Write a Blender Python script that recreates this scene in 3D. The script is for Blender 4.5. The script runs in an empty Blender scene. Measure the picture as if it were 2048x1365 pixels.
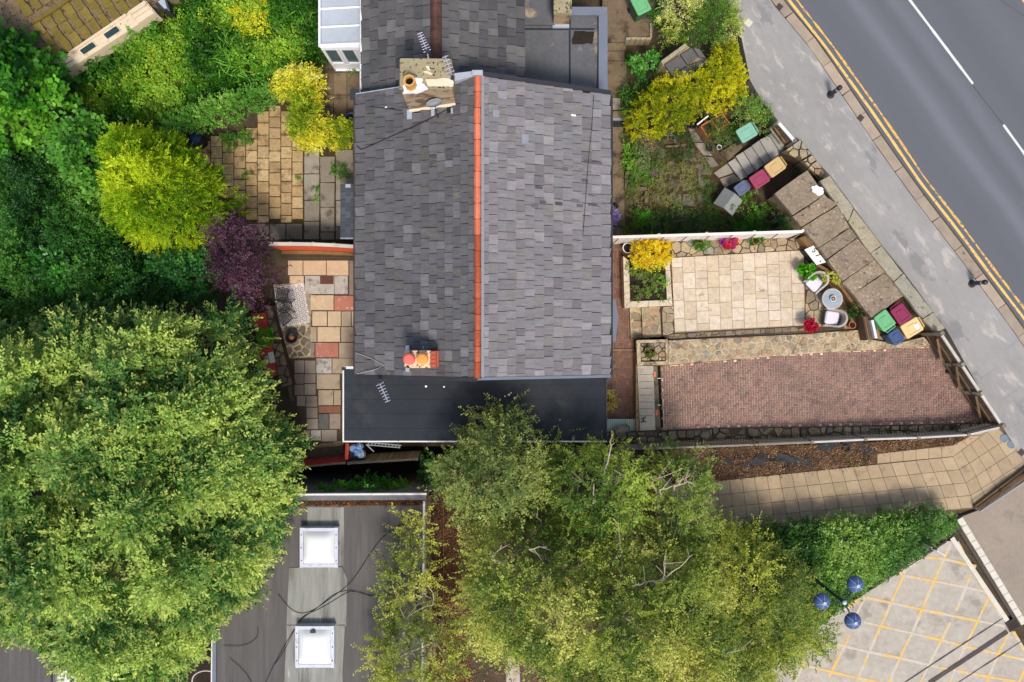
import bpy, bmesh, math, random
import numpy as np
from mathutils import Vector, Matrix

random.seed(7)
sc = bpy.context.scene
COL = sc.collection

# ---------------------------------------------------------------- camera, sky, sun, exposure
CAM_H = 31.86            # camera height over the house yard (28 mm lens looking straight down)
K0 = 0.02                # metres per photo pixel at z = 0
cam_d = bpy.data.cameras.new("camera"); cam_d.lens = 28; cam_d.sensor_width = 36
cam_d.clip_end = 1500; cam_d.clip_start = 0.5
cam = bpy.data.objects.new("camera", cam_d); COL.objects.link(cam)
cam.location = (0, 0, CAM_H); cam.rotation_euler = (0, 0, 0)
sc.camera = cam

SUN_EL = math.radians(60); SUN_DIR = Vector((0.24, -0.97, 0)).normalized()
sun_vec = Vector((SUN_DIR.x * math.cos(SUN_EL), SUN_DIR.y * math.cos(SUN_EL), math.sin(SUN_EL)))
sun_d = bpy.data.lights.new("sun", 'SUN'); sun_d.energy = 2.6; sun_d.angle = math.radians(12.0)
sun_d.color = (1.0, 0.955, 0.89)
sun = bpy.data.objects.new("sun", sun_d); COL.objects.link(sun)
sun.rotation_euler = sun_vec.to_track_quat('Z', 'Y').to_euler(); sun.location = sun_vec * 60

world = bpy.data.worlds.new("World"); sc.world = world; world.use_nodes = True
wn = world.node_tree; wn.nodes.clear()
sky = wn.nodes.new("ShaderNodeTexSky"); sky.sky_type = 'NISHITA'; sky.sun_disc = False
sky.sun_elevation = SUN_EL; sky.sun_rotation = math.atan2(SUN_DIR.x, SUN_DIR.y)
sky.air_density = 1.0; sky.dust_density = 2.5; sky.ozone_density = 1.0
wbg = wn.nodes.new("ShaderNodeBackground"); wbg.inputs[1].default_value = 0.15
wout = wn.nodes.new("ShaderNodeOutputWorld")
wn.links.new(sky.outputs[0], wbg.inputs[0]); wn.links.new(wbg.outputs[0], wout.inputs[0])
sc.view_settings.view_transform = 'Standard'; sc.view_settings.look = 'None'
sc.view_settings.exposure = 0.22; sc.view_settings.gamma = 1.0
sc.view_settings.use_curve_mapping = False
sc.render.engine = 'CYCLES'
sc.cycles.max_bounces = 6; sc.cycles.transmission_bounces = 4; sc.cycles.transparent_max_bounces = 6

# ---------------------------------------------------------------- pixel -> place
def P(x, y, z=0.0):
    k = K0 * (CAM_H - z) / CAM_H
    return Vector(((x - 1024) * k, (682.5 - y) * k, z))
def XY(pts, z):
    return [P(x, y, z).xy for x, y in pts]
def zoomed(ox, oy, f):
    return lambda x, y: (ox + x / f, oy + y / f)

# ---------------------------------------------------------------- materials
def lin(r, g, b):
    def f(c):
        c /= 255.0
        return c / 12.92 if c <= 0.04045 else ((c + 0.055) / 1.055) ** 2.4
    return (f(r), f(g), f(b), 1.0)

MATS = {}
def mat(name, cols, noise=((3.0, 0.35), (40.0, 0.3)), rough=0.85, spec=0.25, bump=0.15, bump_scale=60.0,
        patch=None, metal=0.0, stretch=None, gloss_noise=0.0, rand_amt=0.0, patch2=None, bands=None):
    """Procedural surface: colours picked per object / per loose piece, mottled by world-space noise.
    patch = (colour, noise scale, threshold, softness) lays stains of another colour over it."""
    m = bpy.data.materials.new(name); m.use_nodes = True; MATS[name] = m
    nt = m.node_tree; N = nt.nodes; L = nt.links
    b = N["Principled BSDF"]
    b.inputs["Roughness"].default_value = rough
    b.inputs["Specular IOR Level"].default_value = spec
    b.inputs["Metallic"].default_value = metal
    geo = N.new("ShaderNodeNewGeometry")
    pos = geo.outputs["Position"]
    if stretch:
        mp = N.new("ShaderNodeMapping"); mp.vector_type = 'TEXTURE'; mp.inputs["Scale"].default_value = [1 / s for s in stretch[0]]
        mp.inputs["Rotation"].default_value = (0, 0, stretch[1])
        L.new(pos, mp.inputs[0]); pos = mp.outputs[0]
    oi = N.new("ShaderNodeObjectInfo")
    def mth(op, a, c):
        n = N.new("ShaderNodeMath"); n.operation = op
        for i, v in enumerate((a, c)):
            if isinstance(v, (int, float)): n.inputs[i].default_value = v
            elif v is not None: L.new(v, n.inputs[i])
        return n.outputs[0]
    rnd = mth('FRACT', mth('ADD', oi.outputs["Random"], geo.outputs["Random Per Island"]), None)
    if len(cols) > 1:
        r = N.new("ShaderNodeValToRGB"); r.color_ramp.interpolation = 'LINEAR'
        el = r.color_ramp.elements
        while len(el) < len(cols): el.new(0.5)
        for i, c in enumerate(cols):
            el[i].position = i / (len(cols) - 1); el[i].color = c
        L.new(rnd, r.inputs[0]); col = r.outputs[0]
    else:
        rg = N.new("ShaderNodeRGB"); rg.outputs[0].default_value = cols[0]; col = rg.outputs[0]
    val = None
    for sc_, amt in noise:
        t = N.new("ShaderNodeTexNoise"); t.inputs["Scale"].default_value = sc_
        t.inputs["Detail"].default_value = 5.0; t.inputs["Roughness"].default_value = 0.62
        L.new(pos if sc_ < 20 else geo.outputs["Position"], t.inputs["Vector"])
        f = mth('ADD', mth('MULTIPLY', mth('SUBTRACT', t.outputs[0], 0.5), amt * 2.6), 1.0)
        val = f if val is None else mth('MULTIPLY', val, f)
    if rand_amt:
        f = mth('ADD', mth('MULTIPLY', mth('SUBTRACT', mth('FRACT', mth('MULTIPLY', rnd, 7.31), None), 0.5), rand_amt * 2), 1.0)
        val = f if val is None else mth('MULTIPLY', val, f)
    if val is not None:
        mx = N.new("ShaderNodeMix"); mx.data_type = 'RGBA'; mx.blend_type = 'MULTIPLY'; mx.inputs[0].default_value = 1.0
        cb = N.new("ShaderNodeCombineColor")
        for i in range(3): L.new(val, cb.inputs[i])
        L.new(col, mx.inputs[6]); L.new(cb.outputs[0], mx.inputs[7]); col = mx.outputs[2]
    for pt in (patch, patch2):
        if not pt: continue
        c, s_, th, soft = pt
        t = N.new("ShaderNodeTexNoise"); t.inputs["Scale"].default_value = s_
        t.inputs["Detail"].default_value = 6.0; t.inputs["Roughness"].default_value = 0.65
        L.new(pos, t.inputs["Vector"])
        mr = N.new("ShaderNodeMapRange"); mr.inputs[1].default_value = th; mr.inputs[2].default_value = th + soft
        L.new(t.outputs[0], mr.inputs[0])
        mx = N.new("ShaderNodeMix"); mx.data_type = 'RGBA'
        L.new(mr.outputs[0], mx.inputs[0]); L.new(col, mx.inputs[6]); mx.inputs[7].default_value = c; col = mx.outputs[2]
    if bands:   # wheel tracks polished into the surface: brightness by distance across the road
        sx = N.new("ShaderNodeSeparateXYZ"); mp = N.new("ShaderNodeMapping"); mp.vector_type = 'TEXTURE'; mp.inputs["Rotation"].default_value = (0, 0, bands[0])
        L.new(geo.outputs["Position"], mp.inputs[0]); L.new(mp.outputs[0], sx.inputs[0])
        wob = N.new("ShaderNodeTexNoise"); wob.inputs["Scale"].default_value = .5; L.new(geo.outputs["Position"], wob.inputs["Vector"])
        u = mth('ADD', sx.outputs[0], mth('MULTIPLY', mth('SUBTRACT', wob.outputs[0], .5), .30))
        st = bands[1]; lo, hi = st[0][0], st[-1][0]
        mr = N.new("ShaderNodeMapRange"); mr.inputs[1].default_value = lo; mr.inputs[2].default_value = hi; L.new(u, mr.inputs[0])
        cr = N.new("ShaderNodeValToRGB"); cr.color_ramp.interpolation = 'EASE'; el = cr.color_ramp.elements
        while len(el) < len(st): el.new(.5)
        for i, (q, v) in enumerate(st): el[i].position = (q - lo) / (hi - lo); el[i].color = (v / 2, v / 2, v / 2, 1)
        L.new(mr.outputs[0], cr.inputs[0])
        mx = N.new("ShaderNodeMix"); mx.data_type = 'RGBA'; mx.blend_type = 'MULTIPLY'; mx.inputs[0].default_value = 1.0
        sc2 = N.new("ShaderNodeMix"); sc2.data_type = 'RGBA'; sc2.blend_type = 'ADD'; sc2.inputs[0].default_value = 1.0
        L.new(cr.outputs[0], sc2.inputs[6]); L.new(cr.outputs[0], sc2.inputs[7]); L.new(col, mx.inputs[6]); L.new(sc2.outputs[2], mx.inputs[7]); col = mx.outputs[2]
    L.new(col, b.inputs["Base Color"])
    if bump:
        t = N.new("ShaderNodeTexNoise"); t.inputs["Scale"].default_value = bump_scale
        t.inputs["Detail"].default_value = 6.0; L.new(geo.outputs["Position"], t.inputs["Vector"])
        bp = N.new("ShaderNodeBump"); bp.inputs["Strength"].default_value = bump; bp.inputs["Distance"].default_value = 0.03
        L.new(t.outputs[0], bp.inputs["Height"]); L.new(bp.outputs[0], b.inputs["Normal"])
    return m

def leaf_mat(name, rough=0.5, spec=0.3, trans=0.35):
    m = bpy.data.materials.new(name); m.use_nodes = True; nt = m.node_tree; N = nt.nodes; L = nt.links
    b = N["Principled BSDF"]; b.inputs["Roughness"].default_value = rough; b.inputs["Specular IOR Level"].default_value = spec
    at = N.new("ShaderNodeAttribute"); at.attribute_name = "leaf_colour"
    tr = N.new("ShaderNodeBsdfTranslucent"); mx = N.new("ShaderNodeMixShader"); mx.inputs[0].default_value = trans
    L.new(at.outputs["Color"], b.inputs["Base Color"]); L.new(at.outputs["Color"], tr.inputs[0])
    L.new(b.outputs[0], mx.inputs[1]); L.new(tr.outputs[0], mx.inputs[2])
    L.new(mx.outputs[0], N["Material Output"].inputs[0])
    return m

# ---------------------------------------------------------------- objects
def sanit(o, label=None, cat=None, group=None, kind=None):
    if label: o["label"] = label
    if cat: o["category"] = cat
    if group: o["group"] = group
    if kind: o["kind"] = kind
    return o
def thing(name, label, cat, loc, group=None, rz=0.0):
    o = bpy.data.objects.new(name, None); o.empty_display_size = 0.2; COL.objects.link(o)
    o.location = loc; o.rotation_euler = (0, 0, rz)
    o["_m"] = 1; del o["_m"]
    return sanit(o, label, cat, group)
def tmat(o):
    m = Matrix.LocRotScale(o.location, o.rotation_euler, o.scale)
    return tmat(o.parent) @ o.matrix_parent_inverse @ m if o.parent else m
def attach(o, parent, local=False):
    """child keeps world coordinates (local=False) or is given in the parent's own coordinates"""
    o.parent = parent
    if not local: o.matrix_parent_inverse = tmat(parent).inverted()
    return o
def copy_tree(o, parent=None):
    c = o.copy(); COL.objects.link(c)
    if parent: c.parent = parent
    for ch in o.children: copy_tree(ch, c)
    return c

class MB:
    def __init__(s): s.v = []; s.f = []; s.m = []; s.cur = 0
    def add(s, vs, fs):
        n = len(s.v); s.v += [tuple(v) for v in vs]
        for f in fs: s.f.append(tuple(n + i for i in f)); s.m.append(s.cur)
        return s
    def prism(s, poly, z0, z1, tilt=(0, 0), top_in=0.0):
        poly = list(poly); n = len(poly)
        if sum(poly[i][0] * poly[(i + 1) % n][1] - poly[(i + 1) % n][0] * poly[i][1] for i in range(n)) < 0: poly.reverse()
        cx = sum(p[0] for p in poly) / n; cy = sum(p[1] for p in poly) / n
        def zt(p): return z1 + (p[0] - cx) * tilt[0] + (p[1] - cy) * tilt[1]
        b = [(p[0], p[1], z0) for p in poly]
        if top_in:
            k = []
            for p in poly:
                d = math.hypot(p[0] - cx, p[1] - cy) or 1; q = max(0, 1 - top_in / d)
                k.append((cx + (p[0] - cx) * q, cy + (p[1] - cy) * q))
            t = [(p[0], p[1], zt(p)) for p in k]
        else: t = [(p[0], p[1], zt(p)) for p in poly]
        s.add(b + t, [tuple(range(n, 2 * n))] + [(i, (i + 1) % n, n + (i + 1) % n, n + i) for i in range(n)] + [tuple(reversed(range(n)))])
        return s
    def box(s, c, size, rz=0.0, M=None):
        x, y, z = (d / 2 for d in size)
        vs = [Vector((sx * x, sy * y, sz * z)) for sz in (-1, 1) for sx, sy in ((-1, -1), (1, -1), (1, 1), (-1, 1))]
        R = M if M is not None else Matrix.Rotation(rz, 3, 'Z')
        vs = [R @ v + Vector(c) for v in vs]
        return s.add(vs, [(3, 2, 1, 0), (4, 5, 6, 7), (0, 1, 5, 4), (1, 2, 6, 5), (2, 3, 7, 6), (3, 0, 4, 7)])
    def tube(s, pts, r, n=6, cap=True):
        pts = [Vector(p) for p in pts]
        if isinstance(r, (int, float)): r = [r] * len(pts)
        rings = []
        for i, p in enumerate(pts):
            d = (pts[min(i + 1, len(pts) - 1)] - pts[max(i - 1, 0)]).normalized()
            u = d.cross(Vector((0, 0, 1)))
            if u.length < 0.05: u = d.cross(Vector((1, 0, 0)))
            u.normalize(); w = u.cross(d)
            rings.append([p + (u * math.cos(a) + w * math.sin(a)) * r[i] for a in (2 * math.pi * k / n for k in range(n))])
        vs = [v for q in rings for v in q]; fs = []
        for i in range(len(pts) - 1):
            for k in range(n):
                fs.append((i * n + k, (i + 1) * n + k, (i + 1) * n + (k + 1) % n, i * n + (k + 1) % n))
        if cap: fs += [tuple(range(n)), tuple(reversed(range((len(pts) - 1) * n, len(pts) * n)))]
        return s.add(vs, fs)
    def lathe(s, prof, c, n=20):
        vs = []; fs = []
        for r, z in prof:
            vs += [(c[0] + r * math.cos(2 * math.pi * k / n), c[1] + r * math.sin(2 * math.pi * k / n), c[2] + z) for k in range(n)]
        for i in range(len(prof) - 1):
            for k in range(n):
                fs.append((i * n + k, i * n + (k + 1) % n, (i + 1) * n + (k + 1) % n, (i + 1) * n + k))
        fs += [tuple(reversed(range(n))), tuple(range((len(prof) - 1) * n, len(prof) * n))]
        return s.add(vs, fs)
    def mesh(s, name, mats, smooth=False):
        me = bpy.data.meshes.new(name); me.from_pydata(s.v, [], s.f)
        for m in (mats if isinstance(mats, (list, tuple)) else [mats]): me.materials.append(m)
        if any(s.m): me.polygons.foreach_set("material_index", s.m)
        if smooth: me.polygons.foreach_set("use_smooth", [True] * len(me.polygons))
        me.update(); return me
    def obj(s, name, mats, parent=None, smooth=False, local=False, label=None, cat=None, group=None, kind=None):
        if parent is None and s.v and not local:       # a thing that is one mesh: origin at its base
            a = np.array(s.v); c = ((a[:, 0].min() + a[:, 0].max()) / 2, (a[:, 1].min() + a[:, 1].max()) / 2, a[:, 2].min())
            s.v = [(x - c[0], y - c[1], z - c[2]) for x, y, z in s.v]
        else: c = (0, 0, 0)
        o = bpy.data.objects.new(name, s.mesh(name, mats, smooth)); COL.objects.link(o); o.location = c
        if parent is not None: attach(o, parent, local)
        return sanit(o, label, cat, group, kind)

def lerp(a, b, t): return a + (b - a) * t
def in_poly(p, poly):
    x, y = p[0], p[1]; c = False; j = len(poly) - 1
    for i in range(len(poly)):
        xi, yi = poly[i]; xj, yj = poly[j]
        if (yi > y) != (yj > y) and x < (xj - xi) * (y - yi) / (yj - yi) + xi: c = not c
        j = i
    return c
def clip_half(poly, p, n):
    out = []
    for i in range(len(poly)):
        a, b = poly[i], poly[(i + 1) % len(poly)]
        da = (a[0] - p[0]) * n[0] + (a[1] - p[1]) * n[1]; db = (b[0] - p[0]) * n[0] + (b[1] - p[1]) * n[1]
        if da <= 0: out.append(a)
        if da * db < 0:
            t = da / (da - db); out.append((lerp(a[0], b[0], t), lerp(a[1], b[1], t)))
    return out
def centroid(poly):
    return (sum(p[0] for p in poly) / len(poly), sum(p[1] for p in poly) / len(poly))
def area(poly):
    return abs(sum(poly[i][0] * poly[(i + 1) % len(poly)][1] - poly[(i + 1) % len(poly)][0] * poly[i][1] for i in range(len(poly)))) / 2
def shrink(poly, d):
    """move every edge of a convex polygon inwards by d"""
    c = centroid(poly); out = list(poly)
    for i in range(len(poly)):
        a, b = poly[i], poly[(i + 1) % len(poly)]
        n = (b[1] - a[1], -(b[0] - a[0])); l = math.hypot(*n)
        if l < 1e-6: continue
        n = (n[0] / l, n[1] / l)
        if (c[0] - a[0]) * n[0] + (c[1] - a[1]) * n[1] > 0: n = (-n[0], -n[1])
        out = clip_half(out, (a[0] - n[0] * d, a[1] - n[1] * d), n)
        if len(out) < 3: return []
    return out
def crazy(region, spacing, gap, seed):
    """irregular stones filling a polygon: cells round jittered points, cut to the region, joints left open"""
    rg = random.Random(seed); xs = [p[0] for p in region]; ys = [p[1] for p in region]; pts = []
    ny = int((max(ys) - min(ys)) / spacing) + 3; nx = int((max(xs) - min(xs)) / spacing) + 3
    for i in range(-1, nx):
        for j in range(-1, ny):
            p = (min(xs) + (i + 0.5 * (j % 2)) * spacing + rg.uniform(-.42, .42) * spacing, min(ys) + j * spacing + rg.uniform(-.42, .42) * spacing)
            pts.append(p)
    out = []
    for a in pts:
        cell = [(a[0] - spacing * 2, a[1] - spacing * 2), (a[0] + spacing * 2, a[1] - spacing * 2), (a[0] + spacing * 2, a[1] + spacing * 2), (a[0] - spacing * 2, a[1] + spacing * 2)]
        for b in pts:
            if b is a or abs(b[0] - a[0]) > 3 * spacing or abs(b[1] - a[1]) > 3 * spacing: continue
            cell = clip_half(cell, ((a[0] + b[0]) / 2, (a[1] + b[1]) / 2), (b[0] - a[0], b[1] - a[1]))
            if len(cell) < 3: break
        if len(cell) < 3: continue
        rc = centroid(region)
        for i in range(len(region)):
            p, q = region[i], region[(i + 1) % len(region)]
            n = (q[1] - p[1], -(q[0] - p[0]))
            if (rc[0] - p[0]) * n[0] + (rc[1] - p[1]) * n[1] > 0: n = (-n[0], -n[1])
            cell = clip_half(cell, p, n)
            if len(cell) < 3: break
        if len(cell) < 3: continue
        cell = shrink(cell, gap * rg.uniform(.6, 1.5) / 2)
        if len(cell) >= 3 and area(cell) > spacing * spacing * 0.06: out.append(cell)
    return out
def lay(parent, name, cells, z, m, thick=0.06, jz=0.006, tilt=0.006, local=False, mats=None, limit=300, top_in=0.0, rest_name=None):
    """stones / slabs as single parts; those past the limit joined as stuff"""
    order = sorted(range(len(cells)), key=lambda i: -area(cells[i])); rest = MB()
    for k, i in enumerate(order):
        zz = z + random.uniform(-jz, jz); tl = (random.uniform(-tilt, tilt), random.uniform(-tilt, tilt))
        if k < limit:
            MB().prism(cells[i], z - thick, zz, tl, top_in).obj(name, mats[i] if mats else m, parent)
        else: rest.prism(cells[i], z - thick, zz, tl, top_in)
    if rest.f: rest.obj(rest_name or name + "_mass", m, parent, kind="stuff")

# ---------------------------------------------------------------- palette
M = {}
def mk(name, *a, **k): M[name] = mat(name, *a, **k)
mk('soil', [lin(74, 60, 46), lin(88, 74, 58)], noise=((1.2, .5), (14, .5)), patch=(lin(60, 66, 34), 2.2, .52, .12), rough=.95, bump=.5, bump_scale=18)
mk('dark_soil', [lin(46, 38, 30)], noise=((2, .5), (22, .6)), rough=.95, bump=.5, bump_scale=25)
mk('litter_soil', [lin(88, 68, 52)], noise=((2, .5), (30, .7)), patch=(lin(44, 40, 36), 1.3, .54, .08), rough=.95, bump=.6, bump_scale=30)
RR = math.radians(36.3)
def across(x, y):
    p = P(x, y, .5); return p.x * math.cos(RR) + p.y * math.sin(RR)
u0 = across(1708, 190)
mk('asphalt', [lin(97, 99, 103)], noise=((.35, .08), (14, .06), (70, .35), (160, .3)), rough=.85, bump=.25, bump_scale=160, stretch=((1, .03, 1), RR),
   bands=(RR, [(u0 - .5, 1.0), (u0 + 1.2, .98), (u0 + 1.75, 1.05), (u0 + 2.2, 1.34), (u0 + 2.7, 1.08), (u0 + 3.0, 1.0), (u0 + 3.45, 1.24), (u0 + 4.1, 1.02), (u0 + 5.0, .96), (u0 + 6.2, 1.1), (u0 + 7.2, .98), (u0 + 8.4, 1.14), (u0 + 12, 1.0)]))
mk('footway', [lin(150, 146, 141)], noise=((.45, .2), (5, .12), (60, .28), (140, .28)), patch=(lin(176, 168, 158), 2.6, .56, .10), patch2=(lin(132, 130, 127), .7, .57, .03), rough=.9, bump=.2, bump_scale=120, stretch=((1, .4, 1), RR))
mk('kerb', [lin(150, 135, 118), lin(168, 150, 130), lin(140, 128, 116)], noise=((2, .25), (60, .25)), rough=.9)
mk('yellow_paint', [lin(226, 184, 108)], noise=((6, .12), (90, .25)), patch=(lin(140, 130, 112), 9, .57, .06), rough=.78)
mk('worn_yellow', [lin(222, 172, 88)], noise=((6, .2), (80, .3)), patch=(lin(120, 116, 112), 9, .52, .06), rough=.8)
mk('yard_yellow', [lin(216, 176, 92)], noise=((5, .2), (80, .35)), patch=(lin(196, 184, 166), 1.3, .46, .07), patch2=(lin(176, 166, 152), 13, .54, .06), rough=.8)
mk('white_paint', [lin(214, 212, 206)], noise=((5, .15), (90, .25)), patch=(lin(150, 150, 150), 10, .62, .05), rough=.75)
mk('yard', [lin(176, 166, 152)], noise=((.5, .18), (4, .2), (90, .34)), patch=(lin(150, 140, 128), 1.1, .57, .1), patch2=(lin(118, 109, 99), 7, .69, .05), rough=.9, bump=.2, bump_scale=120)
mk('pink_asphalt', [lin(150, 136, 121)], noise=((.6, .14), (6, .12), (70, .45), (150, .4)), patch=(lin(128, 116, 104), .9, .56, .15), rough=.9, bump=.3, bump_scale=150)
mk('gutter_dark', [lin(84, 74, 68)], noise=((3, .3), (60, .4)), rough=.9)
mk('pale_kerb', [lin(206, 198, 182)], noise=((3, .15), (70, .25)), rough=.9)
mk('path_slab', [lin(168, 146, 116), lin(176, 154, 124), lin(160, 140, 112), lin(172, 150, 120)], noise=((1.0, .18), (6, .16), (90, .34)), patch=(lin(122, 108, 86), 1.5, .58, .15), patch2=(lin(96, 86, 70), 10, .68, .05), rough=.9, bump=.25, bump_scale=120)
mk('path_joint', [lin(104, 86, 64)], noise=((8, .4),), rough=.95)
mk('patio_slab', [lin(206, 188, 162), lin(198, 180, 156), lin(212, 196, 174), lin(192, 174, 148), lin(202, 182, 152)], noise=((1.1, .16), (5, .24), (18, .24), (80, .2)), patch=(lin(160, 142, 118), 2.6, .60, .12), patch2=(lin(140, 126, 108), 9, .66, .06), rough=.88, bump=.4, bump_scale=40)
mk('patio_joint', [lin(150, 125, 93)], noise=((8, .4),), patch=(lin(92, 86, 56), 3, .55, .1), rough=.95)
mk('crazy', [lin(176, 152, 114), lin(154, 138, 112), lin(186, 164, 130), lin(132, 120, 102), lin(168, 136, 102), lin(144, 138, 126)], noise=((3, .3), (12, .3), (45, .34)), patch=(lin(112, 98, 76), 2.2, .58, .12), rough=.9, bump=.5, bump_scale=30)
mk('mortar', [lin(184, 166, 136)], noise=((3, .35), (12, .35), (50, .25)), patch=(lin(112, 98, 76), 1.8, .50, .12), rough=.95, bump=.4, bump_scale=50)
mk('dark_mortar', [lin(78, 66, 52)], noise=((6, .4), (50, .4)), rough=.95)
mk('crazy_dark', [lin(120, 108, 90), lin(100, 90, 76), lin(138, 122, 98), lin(112, 106, 96)], noise=((5, .35), (45, .35)), patch=(lin(66, 70, 44), 4, .56, .1), rough=.9, bump=.5, bump_scale=30)
mk('rubble', [lin(128, 110, 86), lin(104, 92, 74), lin(146, 126, 98), lin(110, 104, 92)], noise=((5, .4), (45, .4)), patch=(lin(78, 84, 44), 2.4, .56, .1), rough=.92, bump=.6, bump_scale=25)
mk('block_paver', [lin(144, 110, 98), lin(133, 102, 94), lin(154, 120, 107), lin(122, 97, 90), lin(142, 115, 103), lin(112, 94, 89)], noise=((.5, .22), (3, .15), (30, .3)), patch=(lin(108, 94, 86), .8, .53, .2), patch2=(lin(82, 72, 66), 2.5, .66, .06), rough=.9, bump=.3, bump_scale=60)
mk('paver_sand', [lin(224, 192, 160)], noise=((1.5, .4), (40, .3)), patch=(lin(120, 104, 84), 1.2, .52, .15), rough=.95)
mk('block_path', [lin(126, 92, 78), lin(110, 82, 72), lin(140, 106, 90), lin(104, 80, 72)], noise=((1.2, .25), (30, .35)), rough=.88)
mk('path_sand', [lin(150, 116, 92)], noise=((4, .3),), rough=.95)
mk('concrete', [lin(178, 166, 148)], noise=((1.5, .2), (20, .25), (90, .25)), patch=(lin(132, 120, 102), 3, .6, .15), rough=.9, bump=.3, bump_scale=40)
mk('old_concrete', [lin(118, 104, 84), lin(106, 94, 78)], noise=((1.5, .35), (20, .35), (90, .3)), patch=(lin(66, 62, 44), 2, .52, .14), rough=.92, bump=.4, bump_scale=40)
mk('brown_concrete', [lin(112, 94, 74), lin(124, 106, 84)], noise=((1.5, .35), (25, .4)), patch=(lin(64, 56, 42), 1.7, .5, .15), rough=.92, bump=.4, bump_scale=40)
mk('tan_flag', [lin(182, 152, 108), lin(168, 138, 98), lin(190, 164, 120), lin(156, 128, 92)], noise=((3, .3), (12, .25), (30, .3)), patch=(lin(104, 84, 58), 1.8, .54, .14), rough=.92, bump=.4, bump_scale=40)
mk('flag_joint', [lin(70, 56, 34)], noise=((6, .5),), patch=(lin(70, 84, 30), 3, .56, .08), rough=.95)
mk('grey_flag', [lin(142, 130, 114), lin(124, 114, 100), lin(156, 146, 130)], noise=((3, .3), (50, .45)), patch=(lin(84, 76, 60), 2, .55, .14), rough=.92, bump=.5, bump_scale=50)
mk('slab_cream', [lin(202, 176, 142), lin(192, 168, 136)], noise=((2, .16), (10, .14), (50, .22)), patch=(lin(206, 196, 180), 4, .6, .15), patch2=(lin(150, 130, 104), 3, .62, .1), rough=.88)
mk('slab_tan', [lin(178, 158, 132), lin(164, 146, 124)], noise=((3, .25), (50, .25)), patch=(lin(128, 116, 98), 2.5, .58, .12), rough=.9)
mk('slab_grey', [lin(146, 130, 118), lin(132, 118, 106), lin(154, 142, 128)], noise=((3, .25), (50, .3)), patch=(lin(104, 94, 84), 3, .58, .12), rough=.9)
mk('slab_red', [lin(180, 119, 99), lin(171, 110, 95)], noise=((3, .2), (50, .2)), patch=(lin(214, 176, 160), 5, .58, .08), rough=.88)
mk('slab_white', [lin(176, 170, 160)], noise=((3, .3), (30, .3)), patch=(lin(126, 116, 104), 4, .52, .12), rough=.9)
mk('slab_dark', [lin(96, 92, 88)], noise=((3, .3), (30, .3)), rough=.9)
mk('slab_brick', [lin(132, 88, 68)], noise=((3, .3), (30, .3)), rough=.9)
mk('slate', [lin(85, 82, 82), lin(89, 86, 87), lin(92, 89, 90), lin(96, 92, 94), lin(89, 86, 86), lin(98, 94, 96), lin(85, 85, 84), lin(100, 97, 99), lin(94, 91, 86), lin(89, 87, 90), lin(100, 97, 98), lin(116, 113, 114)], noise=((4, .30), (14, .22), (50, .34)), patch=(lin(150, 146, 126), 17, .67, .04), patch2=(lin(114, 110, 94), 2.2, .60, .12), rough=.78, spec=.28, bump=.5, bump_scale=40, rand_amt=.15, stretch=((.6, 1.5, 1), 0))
mk('slate_sunlit', [lin(112, 107, 107), lin(118, 113, 113), lin(123, 118, 119), lin(117, 112, 112), lin(127, 121, 122), lin(119, 118, 116), lin(132, 124, 127), lin(125, 120, 115), lin(117, 113, 117), lin(129, 124, 124), lin(146, 142, 141)], noise=((4, .26), (14, .2), (50, .32)), patch=(lin(178, 174, 152), 16, .67, .04), patch2=(lin(84, 76, 75), 1.5, .655, .05), rough=.78, spec=.28, bump=.5, bump_scale=40, rand_amt=.12, stretch=((.45, 2.4, 1), 0))
mk('slate_old', [lin(65, 64, 66), lin(85, 83, 83), lin(93, 90, 89), lin(83, 81, 81), lin(99, 96, 95), lin(88, 86, 84), lin(112, 108, 105)], noise=((4, .28), (50, .32)), patch=(lin(140, 134, 118), 20, .68, .05), rough=.8, spec=.25, bump=.4, bump_scale=40, rand_amt=.14)
mk('slate_shadow', [lin(40, 38, 40)], noise=((5, .3),), rough=.9)
mk('ridge_orange', [lin(215, 117, 84), lin(206, 107, 75), lin(221, 125, 94)], noise=((5, .2), (60, .22)), patch=(lin(180, 104, 76), 7, .63, .06), rough=.82)
mk('ridge_rust', [lin(176, 86, 56), lin(164, 78, 52), lin(186, 98, 66)], noise=((5, .3), (50, .35)), patch=(lin(116, 84, 70), 8, .58, .08), rough=.88)
mk('ridge_brown', [lin(92, 62, 54), lin(80, 54, 48), lin(102, 70, 60)], noise=((5, .4), (50, .45)), patch=(lin(60, 52, 50), 6, .54, .08), rough=.92)
mk('lead', [lin(164, 170, 178)], noise=((5, .2), (50, .2)), rough=.6, spec=.4)
mk('black_trim', [lin(52, 52, 56)], noise=((4, .2), (50, .2)), rough=.65)
mk('flat_felt', [lin(46, 50, 56)], noise=((.7, .30), (5, .15), (110, .35)), patch=(lin(66, 66, 66), .8, .56, .2), rough=.85, bump=.2, bump_scale=120)
mk('flat_felt_pale', [lin(96, 96, 98)], noise=((.7, .3), (8, .2), (110, .25)), patch=(lin(168, 150, 126), .75, .56, .10), patch2=(lin(90, 74, 58), 2.2, .68, .05), rough=.85)
mk('grey_coping', [lin(112, 118, 130)], noise=((2, .12), (60, .12)), rough=.7)
mk('white_upvc', [lin(238, 236, 240)], noise=((3, .05),), rough=.4, bump=0)
mk('white_rail', [lin(222, 220, 216)], noise=((3, .12), (30, .15)), patch=(lin(160, 150, 138), 7, .64, .06), rough=.6)
mk('render_wall', [lin(190, 176, 152)], noise=((1.2, .2), (30, .25)), rough=.92)
mk('stone_wall', [lin(150, 132, 104)], noise=((3, .4), (20, .4)), rough=.92, bump=.6, bump_scale=12)
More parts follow.
